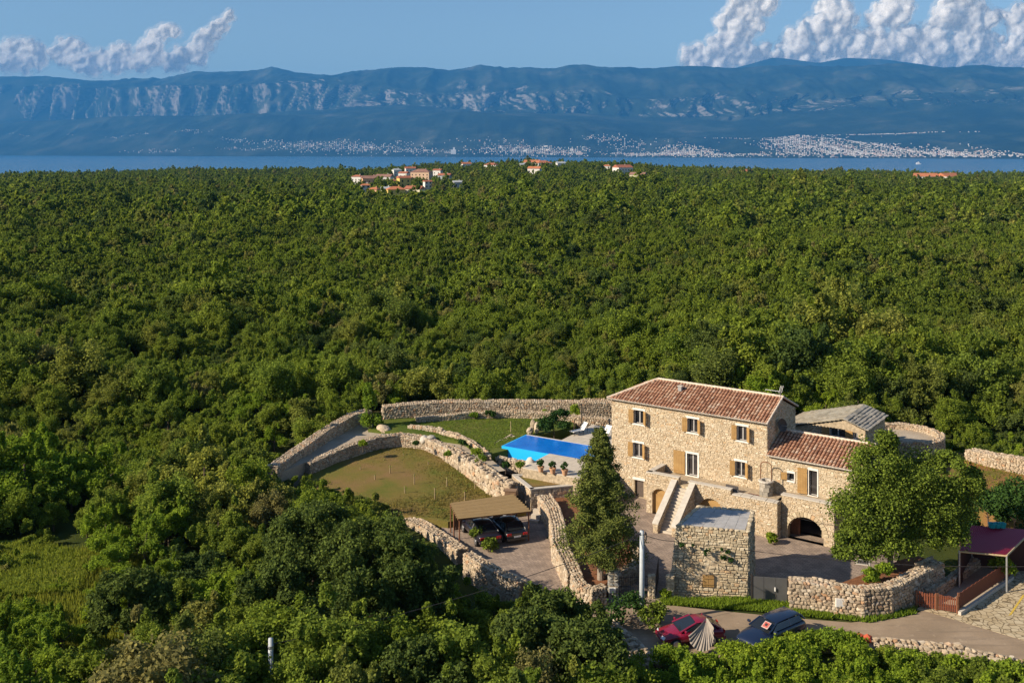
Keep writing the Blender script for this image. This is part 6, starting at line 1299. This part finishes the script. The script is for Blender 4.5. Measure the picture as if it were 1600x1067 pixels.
ng = bpy.data.node_groups.new('scatter', 'GeometryNodeTree'); ng.interface.new_socket('Geometry', in_out='INPUT', socket_type='NodeSocketGeometry'); ng.interface.new_socket('Geometry', in_out='OUTPUT', socket_type='NodeSocketGeometry')
gi = ng.nodes.new('NodeGroupInput'); go_ = ng.nodes.new('NodeGroupOutput'); iop = ng.nodes.new('GeometryNodeInstanceOnPoints'); ci = ng.nodes.new('GeometryNodeCollectionInfo')
ci.inputs['Collection'].default_value = src; ci.inputs['Separate Children'].default_value = True; ci.inputs['Reset Children'].default_value = True
def na(nm, dt): q = ng.nodes.new('GeometryNodeInputNamedAttribute'); q.data_type = dt; q.inputs[0].default_value = nm; return q.outputs[0]
ng.links.new(gi.outputs[0], iop.inputs['Points']); ng.links.new(ci.outputs[0], iop.inputs['Instance']); iop.inputs['Pick Instance'].default_value = True
ng.links.new(na('vi', 'INT'), iop.inputs['Instance Index']); ng.links.new(na('rt', 'FLOAT_VECTOR'), iop.inputs['Rotation']); ng.links.new(na('sc', 'FLOAT_VECTOR'), iop.inputs['Scale']); ng.links.new(iop.outputs[0], go_.inputs[0])
fo_.modifiers.new('scatter', 'NODES').node_group = ng
print('solo', len(solo), 'points', len(pts))

# conifer by the drive
def conifer(x, y, z, ht, rad, label):
    r = thing('conifer_tree', (x, y, z), label, 'tree'); MB().tube([(x, y, z - .5), (x + .05, y, z + ht * .5), (x, y, z + ht * .97)], [.22, .14, .03], 9).build('trunk', M['palebark'], r)
    g_ = np.random.default_rng(5); V = []; n = 0
    br = MB()
    for k in range(135):
        f = (k / 135) ** .85; hz_ = ht * (.08 + .9 * f); ln = rad * (1 - f) ** .72 * g_.choice([.62, .85, 1.0, 1.18]) * g_.uniform(.9, 1.1) + .12; a = k * 2.399 + g_.uniform(-.3, .3); dv_ = np.array([math.cos(a), math.sin(a), 0.])
        base = np.array([0, 0, hz_]); tip = base + dv_ * ln + np.array([0, 0, ln * .22 + .1]); br.tube([tuple(base + np.array([x, y, z])), tuple(tip * .92 + base * .08 + np.array([x, y, z]))], [.03, .01], 4, False)
        m_ = int(110 + ln * 240); t_ = g_.uniform(.12, 1.0, m_) ** .7; C = base + (tip - base) * t_[:, None]; w_ = (.10 + .26 * ln * (1 - np.abs(t_ - .6)))[:, None] * .8
        P = C + g_.normal(size=(m_, 3)) * w_ * np.array([.55, .55, .40]); nr = g_.normal(size=(m_, 3)) * .6 + dv_ * .5 + np.array([0, 0, .4]); nr /= np.linalg.norm(nr, axis=1)[:, None]; a_ = np.cross(nr, g_.normal(size=(m_, 3))); a_ /= np.linalg.norm(a_, axis=1)[:, None]; b_ = np.cross(nr, a_); s = .125 * g_.uniform(.6, 1.3, (m_, 1)); V.append(np.stack([P - a_ * s * .6, P - b_ * s * .3, P + a_ * s * .6, P + b_ * s * .3], 1).reshape(-1, 3))
    V = np.concatenate(V); link('crown', np_mesh('crown', V, np.arange(len(V)).reshape(-1, 4)), r, M['leaf_conifer']); br.build('branches', M['bark'], r)
x, y = pix(938, 905, .9); conifer(x, y, .9, 9.7, 2.55, 'tall dark green conifer beside the drive in front of the house')
def special(name, px, py, z, ht, E, n, ls, mat, label, cat, seed, tr=.14, pale=False, clumps=14):
    x, y = pix(px, py, z); r = thing(name, (x, y, z), label, cat); link('crown', leaf_mesh('crown', E, n, ls, seed, clumps, .5), r, mat); me = trunk_mesh('trunk', ht * .72, tr, seed, 5, .2, .25); me.materials[0] = M['palebark'] if pale else M['bark']; link('trunk', me, r); return r
special('fig_tree', 1392, 893, 1.0, 8, [((-.6, .3, 6.6), (2.0, 2.0, 2.0)), ((-2.4, 0, 4.0), (2.0, 1.8, 2.3)), ((2.2, .2, 5.7), (2.2, 2, 2.1)), ((2.6, 0, 3.4), (1.9, 1.8, 2.0)), ((0, -.6, 3.8), (2.4, 1.6, 2.4)), ((3.9, .3, 6.8), (1.0, 1.2, .9)), ((1.6, -.3, 2.2), (1.6, 1.2, 1.1)), ((-2.0, -.4, 2.4), (1.5, 1.2, 1.2)), ((-.2, .4, 7.9), (1.0, 1.0, 1.0)), ((-2.6, -.6, 1.9), (1.5, 1.2, 1.2)), ((.3, -1.0, 1.9), (1.8, 1.0, 1.1)), ((3.6, -.2, 2.6), (1.3, 1.2, 1.4)), ((5.0, .4, 5.4), (1.3, 1.3, 1.3)), ((4.3, .2, 4.2), (1.5, 1.4, 1.5)), ((.6, 0, 5.4), (1.9, 1.6, 1.7)), ((-1.0, 0, 5.0), (1.8, 1.6, 1.6))], 100000, .15, M['leaf_fig'], 'large spreading green tree rising over the garden wall beside the wing', 'tree', 1, .22, True)
special('ivy_clad_tree', 577, 672, 1.9, 4, [((0, 0, 2.2), (.75, .75, 1.6)), ((.2, 0, .8), (1.1, 1, .9)), ((-.1, 0, 3.6), (.5, .5, .9))], 6000, .16, M['leaf_bright'], 'narrow ivy covered tree on the path at the corner of the lawn', 'tree', 2)
special('garden_bush', 866, 680, 2.3, 1.8, [((0, 0, 1.0), (1.5, 1.1, .95)), ((.5, .2, 1.7), (.9, .8, .6)), ((-.8, 0, .8), (.8, .8, .7))], 6500, .16, M['leaf_dark'], 'dark rounded bush at the far side of the pool', 'bush', 3, .05)
special('small_garden_tree', 898, 671, 2.4, 1.8, [((0, 0, 1.65), (.62, .6, .55))], 1300, .14, M['leaf_bright'], 'small round headed tree behind the sun lounger', 'tree', 4, .07)
for i, (px, py, s, lb) in enumerate(((766, 656, .62, 'fresh green shrub against the back wall of the upper lawn'), (740, 656, .5, 'second shrub left of the fresh green one at the back wall'), (726, 644, .42, 'shrub growing from the face of the long back wall'), (701, 654, .35, 'low shrub at the left end of the upper lawn'), (852, 652, .45, 'creeping shrub on the ledge behind the pool bush'), (946, 646, .4, 'shrub against the back wall beside the house'), (722, 700, .5, 'shrub on the path bank below the lawn kerb'), (745, 715, .55, 'light green shrub on the bank below the pool'), (752, 726, .5, 'leafy shrub lower on the bank below the pool'), (790, 733, .4, 'grey green shrub at the foot of the catch basin wall'), (812, 735, .45, 'grey leaved lavender mound by the whitish rock'), (567, 700, .45, 'shrub on the curved orchard wall'), (650, 697, .3, 'tuft on the curved orchard wall near the round stone'), (700, 716, .4, 'weed clump where the boulder wall begins'))):
    special('garden_shrub', px, py, 2.1, s * 1.6, [((0, 0, s * .8), (s, s * .8, s * .8))], 900, .13, M['leaf_bright'] if i % 3 else M['leaf_dark'], lb, 'shrub', 60 + i, .03)
for i, (px, py, z, s, lb, mt) in enumerate(((1360, 912, 1.3, .55, 'leafy plant on top of the rounded garden wall', 'leaf_bright'), (1382, 910, 1.3, .65, 'second leafy plant on the garden wall under the big tree', 'leaf_bright'), (1450, 905, .2, .7, 'shrub between the garden wall and the fence gate', 'leaf_bright'), (1040, 935, 0, .35, 'grass clump at the foot of the outbuilding pillar', 'leaf_bright'), (1020, 985, -.1, .95, 'broad leaved sapling beside the utility pole', 'leaf_fig'), (985, 985, -.4, 1.35, 'dark leafy bush in front of the gateway', 'leaf_dark'), (745, 852, 0, .7, 'young shrub in front of the left car of the carport', 'leaf_fig'), (764, 862, 0, .6, 'low shrub beside the rear of the left car', 'leaf_fig'), (1205, 850, 0, .45, 'dry yellowish shrub at the foot of the terrace buttress', 'leaf_bright'), (1565, 905, .1, .9, 'shrub behind the far end of the board fence', 'leaf_bright'))):
    special('leafy_shrub', px, py, z, s * 1.6, [((0, 0, s * .9), (s, s * .9, s * .9))], 1500, .16, M[mt], lb, 'shrub', 90 + i, .04)
for i, (px, py, z, s, lb) in enumerate(((1585, 830, 1.5, 1.9, 'dark evergreen thicket behind the red sheet roof'), (1545, 822, 1.0, 1.4, 'dark shrub left of the evergreen thicket behind the red roof'), (1620, 880, 0, 1.6, 'dense shrub beside the right post of the red roofed carport'), (1500, 845, .5, 1.2, 'shaded shrub between the big tree and the red roof'))):
    special('evergreen_shrub', px, py, z, s * 1.7, [((0, 0, s), (s, s, s)), ((s * .5, 0, s * .7), (s * .8, s * .8, s * .7))], 4500, .2, M['leaf_dark'], lb, 'shrub', 130 + i, .08)
for i, (px, py, s) in enumerate(((1048, 1046, 1.0), (1072, 1052, .8), (1140, 1040, 1.05), (1165, 1038, .8), (1190, 1036, .85), (1212, 1030, .9), (1236, 1024, .95), (1258, 1020, .9), (1282, 1018, .9), (1305, 1018, .95), (1328, 1024, .9), (1100, 1055, .9), (1178, 1052, 1.0), (1250, 1045, 1.1), (1340, 1045, 1.0))):
    special('verge_bush', px, py, 0, s * 1.5, [((0, 0, s * .55), (s * 1.15, s * .9, s * .75)), ((s * .5, .2, s * .5), (s * .7, s * .7, s * .6))], 4200, .15, M['leaf_bright'], '%s bush from the left on the near verge of the lane' % 'first second third fourth fifth sixth seventh eighth ninth tenth eleventh twelfth thirteenth fourteenth fifteenth'.split()[sorted([1048, 1072, 1140, 1165, 1190, 1212, 1236, 1258, 1282, 1305, 1328, 1100, 1178, 1250, 1340]).index(px)], 'bush', 210 + i, .04)
for i, (px, Y_, h_, r_c, lb) in enumerate(BIG):
    x = (px - 800) / 1600 * Y_; z = ground1(x, Y_); gg = random.Random(900 + i); E_ = []
    for k in range(13): a = gg.uniform(0, 6.28); q = r_c * math.sqrt(gg.random()) * .85; rr = gg.uniform(.8, 1.35) * r_c / 3; zt = h_ * (1 - .42 * (q / r_c) ** 1.8) * gg.uniform(.82, 1); E_.append(((q * math.cos(a), q * math.sin(a), zt - rr), (rr, rr, rr))); E_.append(((q * math.cos(a) * 1.1, q * math.sin(a) * 1.1, zt * .5), (rr * 1.1, rr * 1.1, rr * 1.1)))
    r = thing('oak_tree', (x, Y_, z - .1), lb, 'tree'); link('crown', leaf_mesh('crown', E_, 26000, .18, 900 + i, 6, .35), r, M['leaf_oak']); link('trunk', trunk_mesh('trunk', h_ * .7, .2, 900 + i, 5, .25, .3), r)
for i, (px, py, s) in enumerate(((1388, 1046, .85), (1420, 1054, 1.0), (1462, 1052, .8), (1490, 1062, .95), (1530, 1060, .8), (1575, 1072, 1.0))):
    special('wall_bush', px, py, -.3, s * 1.5, [((0, 0, s * .6), (s * 1.1, s * .9, s * .8))], 3200, .15, M['leaf_bright' if i % 2 else 'leaf'], '%s bush from the left in front of the overgrown lane wall' % ['first', 'second', 'third', 'fourth', 'fifth', 'sixth'][i], 'bush', 260 + i, .04)
# ivy tufts on the outbuilding
for i, (px, py, s) in enumerate(((1066, 851, .22), (1104, 862, .3), (1130, 872, .26), (1137, 862, .2), (1143, 874, .22), (1083, 851, .12), (1128, 858, .12))):
    a_, z_ = sw.frompix(px, py); x, y = sw.P(a_, 0, .12 + .0)[:2]; k = z_ / HT; y += .4 * k * .3; o = link('wall_tuft', leaf_mesh('wall_tuft', [((0, -.05, 0), (s, .16, s * 1.2))], 260, .09, 170 + i, 6, .2), None, M['leaf_dark']); o.location = (x, y, z_); tag(o, ['hanging green tuft left of the cable on the outbuilding face', 'largest hanging tuft at the middle of the outbuilding face', 'tuft under the cable right of the largest one', 'upper tuft of the pair near the right corner of the outbuilding', 'lowest tuft near the right corner of the outbuilding', 'tiny tuft between the left and the largest tuft', 'tiny tuft above the cable near the right corner'][i], 'wall plant')
# grass verges
def verge(poly, n, h_, seed, name='verge_grass', label='rough grass along the foot of the walls', z=.03, mat=None):
    g_ = np.random.default_rng(seed); xs_ = [p[0] for p in poly]; ys_ = [p[1] for p in poly]; P = np.stack([g_.uniform(min(xs_), max(xs_), n * 3), g_.uniform(min(ys_), max(ys_), n * 3)], -1); P = P[inpoly(P[:, 0], P[:, 1], poly)][:n]; n = len(P); a = g_.uniform(0, 6.28, n); hh = h_ * g_.uniform(.4, 1.3, n); w_ = .05; d = np.stack([np.cos(a), np.sin(a)], -1)
    z_ = np.full(n, z) if not callable(z) else z(P[:, 0], P[:, 1])
    b0 = np.concatenate([P - d * w_, z_[:, None]], 1); b1 = np.concatenate([P + d * w_, z_[:, None]], 1); tp_ = np.concatenate([P + g_.normal(size=(n, 2)) * .1, (z_ + hh)[:, None]], 1); V = np.stack([b0, b1, tp_], 1).reshape(-1, 3)
    o = link(name, np_mesh(name, V, np.arange(3 * n).reshape(-1, 3)), None, mat or M['leaf_bright']); tag(o, label, None, None, 'stuff')
verge([pix(1030, 938), pix(1170, 936), pix(1232, 945), pix(1300, 958), pix(1300, 968), pix(1180, 955), pix(1040, 946)], 9000, .24, 1)
verge([pix(1300, 958), pix(1360, 964), pix(1430, 952), pix(1430, 960), pix(1360, 974), pix(1300, 966)], 1500, .25, 2)
verge([pix(-60, 862), pix(60, 852), pix(160, 878), pix(120, 930), pix(-60, 945)], 6000, .28, 3, 'meadow_grass', 'pale sunlit meadow grass in the clearing at the left', .33, M['leaf_meadow'])

verge([pix(500, 722, 1.1), pix(560, 706, 1.1), pix(640, 700, 1.1), pix(700, 712, 1.1), pix(745, 748, .8), pix(795, 778, .5), pix(700, 812, .5), pix(600, 800, .5), pix(500, 760, .9)], 11000, .11, 5, 'orchard_grass', 'short dry grass of the young orchard', lambda X, Y: np.interp(Y, [77, 83, 88, 93], [.5, .62, .95, 1.15]), M['leaf_dry'])
verge([pix(620, 662, 2.2), pix(660, 652, 2.2), pix(840, 655, 2.2), pix(822, 682, 2.2), pix(785, 700, 2.2), pix(750, 700, 2.2)], 9000, .05, 6, 'lawn_grass', 'short green grass of the upper lawn', 2.2, M['leaf_fig'])
verge([pix(1515, 712, 1.5), pix(1620, 730, 1.5), pix(1620, 790, 1.5), pix(1480, 770, 1.5)], 1100, .18, 7, 'field_grass', 'tufts of grass on the red field', 1.5, M['leaf_meadow'])
verge([pix(-60, 850), pix(200, 862), pix(330, 930), pix(300, 1067), pix(-60, 1067)], 26000, .42, 8, 'thicket_grass', 'rough grass between the shrubs at the lower left', lambda X, Y: ground(X, Y), M['leaf_meadow'])
# ------------------------------------------------------------------ village beyond the woodland
MT1 = simple('village_tile', (.36, .13, .075), .85, .2, .4); MT2 = simple('village_tile_brown', (.28, .15, .11), .85, .2, .4); MT3 = simple('village_tile_orange', (.46, .17, .08), .85, .2, .4)
WC = {'w': simple('village_white', (.68, .65, .6)), 'o': simple('village_orange', (.62, .36, .2)), 'y': simple('village_yellow', (.62, .45, .13)), 'p': simple('village_peach', (.66, .45, .3)), 'c': simple('village_cream', (.66, .6, .42)), 'g': simple('village_grey', (.4, .42, .44))}
SPEC = ['wr', 'ob', 'wb', 'wg', 'wr', 'wr', 'pb', 'yr', 'cr', 'yo', 'gr', 'wo', 'wr', 'ww', 'wo', 'wo', 'wo', 'ww', 'wo', 'wr', 'cb', 'wo', 'wo', 'wo', 'oo', 'gg', 'wb', 'pr', 'wr', 'wg', 'yo', 'wr', 'wr', 'wo']
LB = ['small brown roofed cottage at the left end of the village', 'orange gabled house left of the cream one in the village', 'cream house with a broad brown roof in the village', 'white gabled house at the top of the village', 'white and red house tucked behind the yellow tower like house', 'red roofed house peeping out above the village', 'long peach house with a brown roof on the village skyline', 'tall yellow house in the middle of the village', 'pale yellow house with a red roof, lowest in the village', 'bright yellow house with an orange roof low in the village', 'grey sided house with a red roof right of the village', 'orange roofed house alone on the ridge right of the village', 'red roofed house half hidden in the ridge woods', 'white house left of the long orange roofed block', 'left half of the long orange roofed block on the ridge', 'right half of the long orange roofed block on the ridge', 'orange roofed house just below the long ridge block', 'small white house right of the long ridge block', 'small orange roof in the woods of the right ridge', 'two tiered red roofed house on the right ridge', 'cream house with pale brown roof standing alone in the woods', 'orange roof near the shore woods at the right', 'left one of two long orange roofs near the right shore', 'right one of two long orange roofs near the right shore', 'small orange chimneyed house at the left foot of the village', 'low grey shed right of the village', 'tiny brown roofed house between the orange and the cream house', 'peach house squeezed behind the tall yellow one', 'white walled house just above the tall yellow one', 'white flat roofed shed left of the bright yellow house', 'small yellow house with orange roof right of the tall yellow one', 'white house under the trees right of the village centre', 'white house high on the wooded slope right of the peach house', 'white cottage at the foot of the orange gabled house']
for i, (x, y, z, w_, px, py) in enumerate(VH):
    sp2 = SPEC[i]; wm = WC[sp2[0]]; rm = {'r': MT1, 'b': MT2, 'o': MT3, 'g': WC['g'], 'w': WC['g']}[sp2[1]]; w_ = max(w_, 6); d_ = w_ * .65; h_ = 7.5 if w_ > 9 else 5.5
    if i == 7: h_ = 10
    if i in (24, 25): h_ = 4
    rz = [-.4, .3, -.25, .5][i % 4]; r = thing('village_house', (x, y, z), LB[i], 'house'); ca, sa = math.cos(rz), math.sin(rz)
    def L2(a, b, c): return (x + a * ca - b * sa, y + a * sa + b * ca, z + c)
    MB().hexa([L2(-w_ / 2, -d_ / 2, -3), L2(w_ / 2, -d_ / 2, -3), L2(w_ / 2, d_ / 2, -3), L2(-w_ / 2, d_ / 2, -3), L2(-w_ / 2, -d_ / 2, h_), L2(w_ / 2, -d_ / 2, h_), L2(w_ / 2, d_ / 2, h_), L2(-w_ / 2, d_ / 2, h_)]).build('wall', wm, r)
    e_ = .5; rh = d_ * .22; ge = (1 if i % 3 else 0) * w_ * .0
    MB().add([L2(-w_ / 2 - e_, -d_ / 2 - e_, h_ + .01), L2(w_ / 2 + e_, -d_ / 2 - e_, h_ + .01), L2(w_ / 2 + e_, d_ / 2 + e_, h_ + .01), L2(-w_ / 2 - e_, d_ / 2 + e_, h_ + .01), L2(-w_ / 2 - e_ + (d_ * .5 if i % 3 == 0 else 0), 0, h_ + rh + .3), L2(w_ / 2 + e_ - (d_ * .5 if i % 3 == 0 else 0), 0, h_ + rh + .3)], [(3, 2, 1, 0), (0, 1, 5, 4), (2, 3, 4, 5), (1, 2, 5), (3, 0, 4)]).build('roof', rm, r)
    MB().box(L2(w_ * .2, d_ * .1, h_ + rh + .4), (.7, .7, 1.4)).build('chimney', wm, r)
    for fz_ in ([1.2, 4.2, 7.2] if i == 7 else [1.0, 3.9]):
        for k in range(max(2, int(w_ / 3.5))):
            a_ = -w_ / 2 + w_ * (k + .5) / max(2, int(w_ / 3.5)); 
            if fz_ + 1.4 < h_: MB().hexa([L2(a_ - .55, -d_ / 2 - .06, fz_), L2(a_ + .55, -d_ / 2 - .06, fz_), L2(a_ + .55, -d_ / 2 + .02, fz_), L2(a_ - .55, -d_ / 2 + .02, fz_), L2(a_ - .55, -d_ / 2 - .06, fz_ + 1.4), L2(a_ + .55, -d_ / 2 - .06, fz_ + 1.4), L2(a_ + .55, -d_ / 2 + .02, fz_ + 1.4), L2(a_ - .55, -d_ / 2 + .02, fz_ + 1.4)]).build('window', M['glass'], r)
# boat on the bay
Yb = (H + 80) * 1600 / 21.; Xb = 635 / 1600 * Yb; r = thing('ferry_boat', (Xb, Yb, -80), 'small white ferry alone on the bay at the right', 'boat')
MB().prism([(Xb - 20, Yb - 5), (Xb + 16, Yb - 5), (Xb + 24, Yb), (Xb + 16, Yb + 5), (Xb - 20, Yb + 5)], -80.5, -74).build('hull', M['white'], r); MB().box((Xb - 4, Yb, -70), (24, 8, 8)).build('deckhouse', M['white'], r); MB().box((Xb, Yb, -63), (8, 5, 6)).build('bridge', M['white'], r)
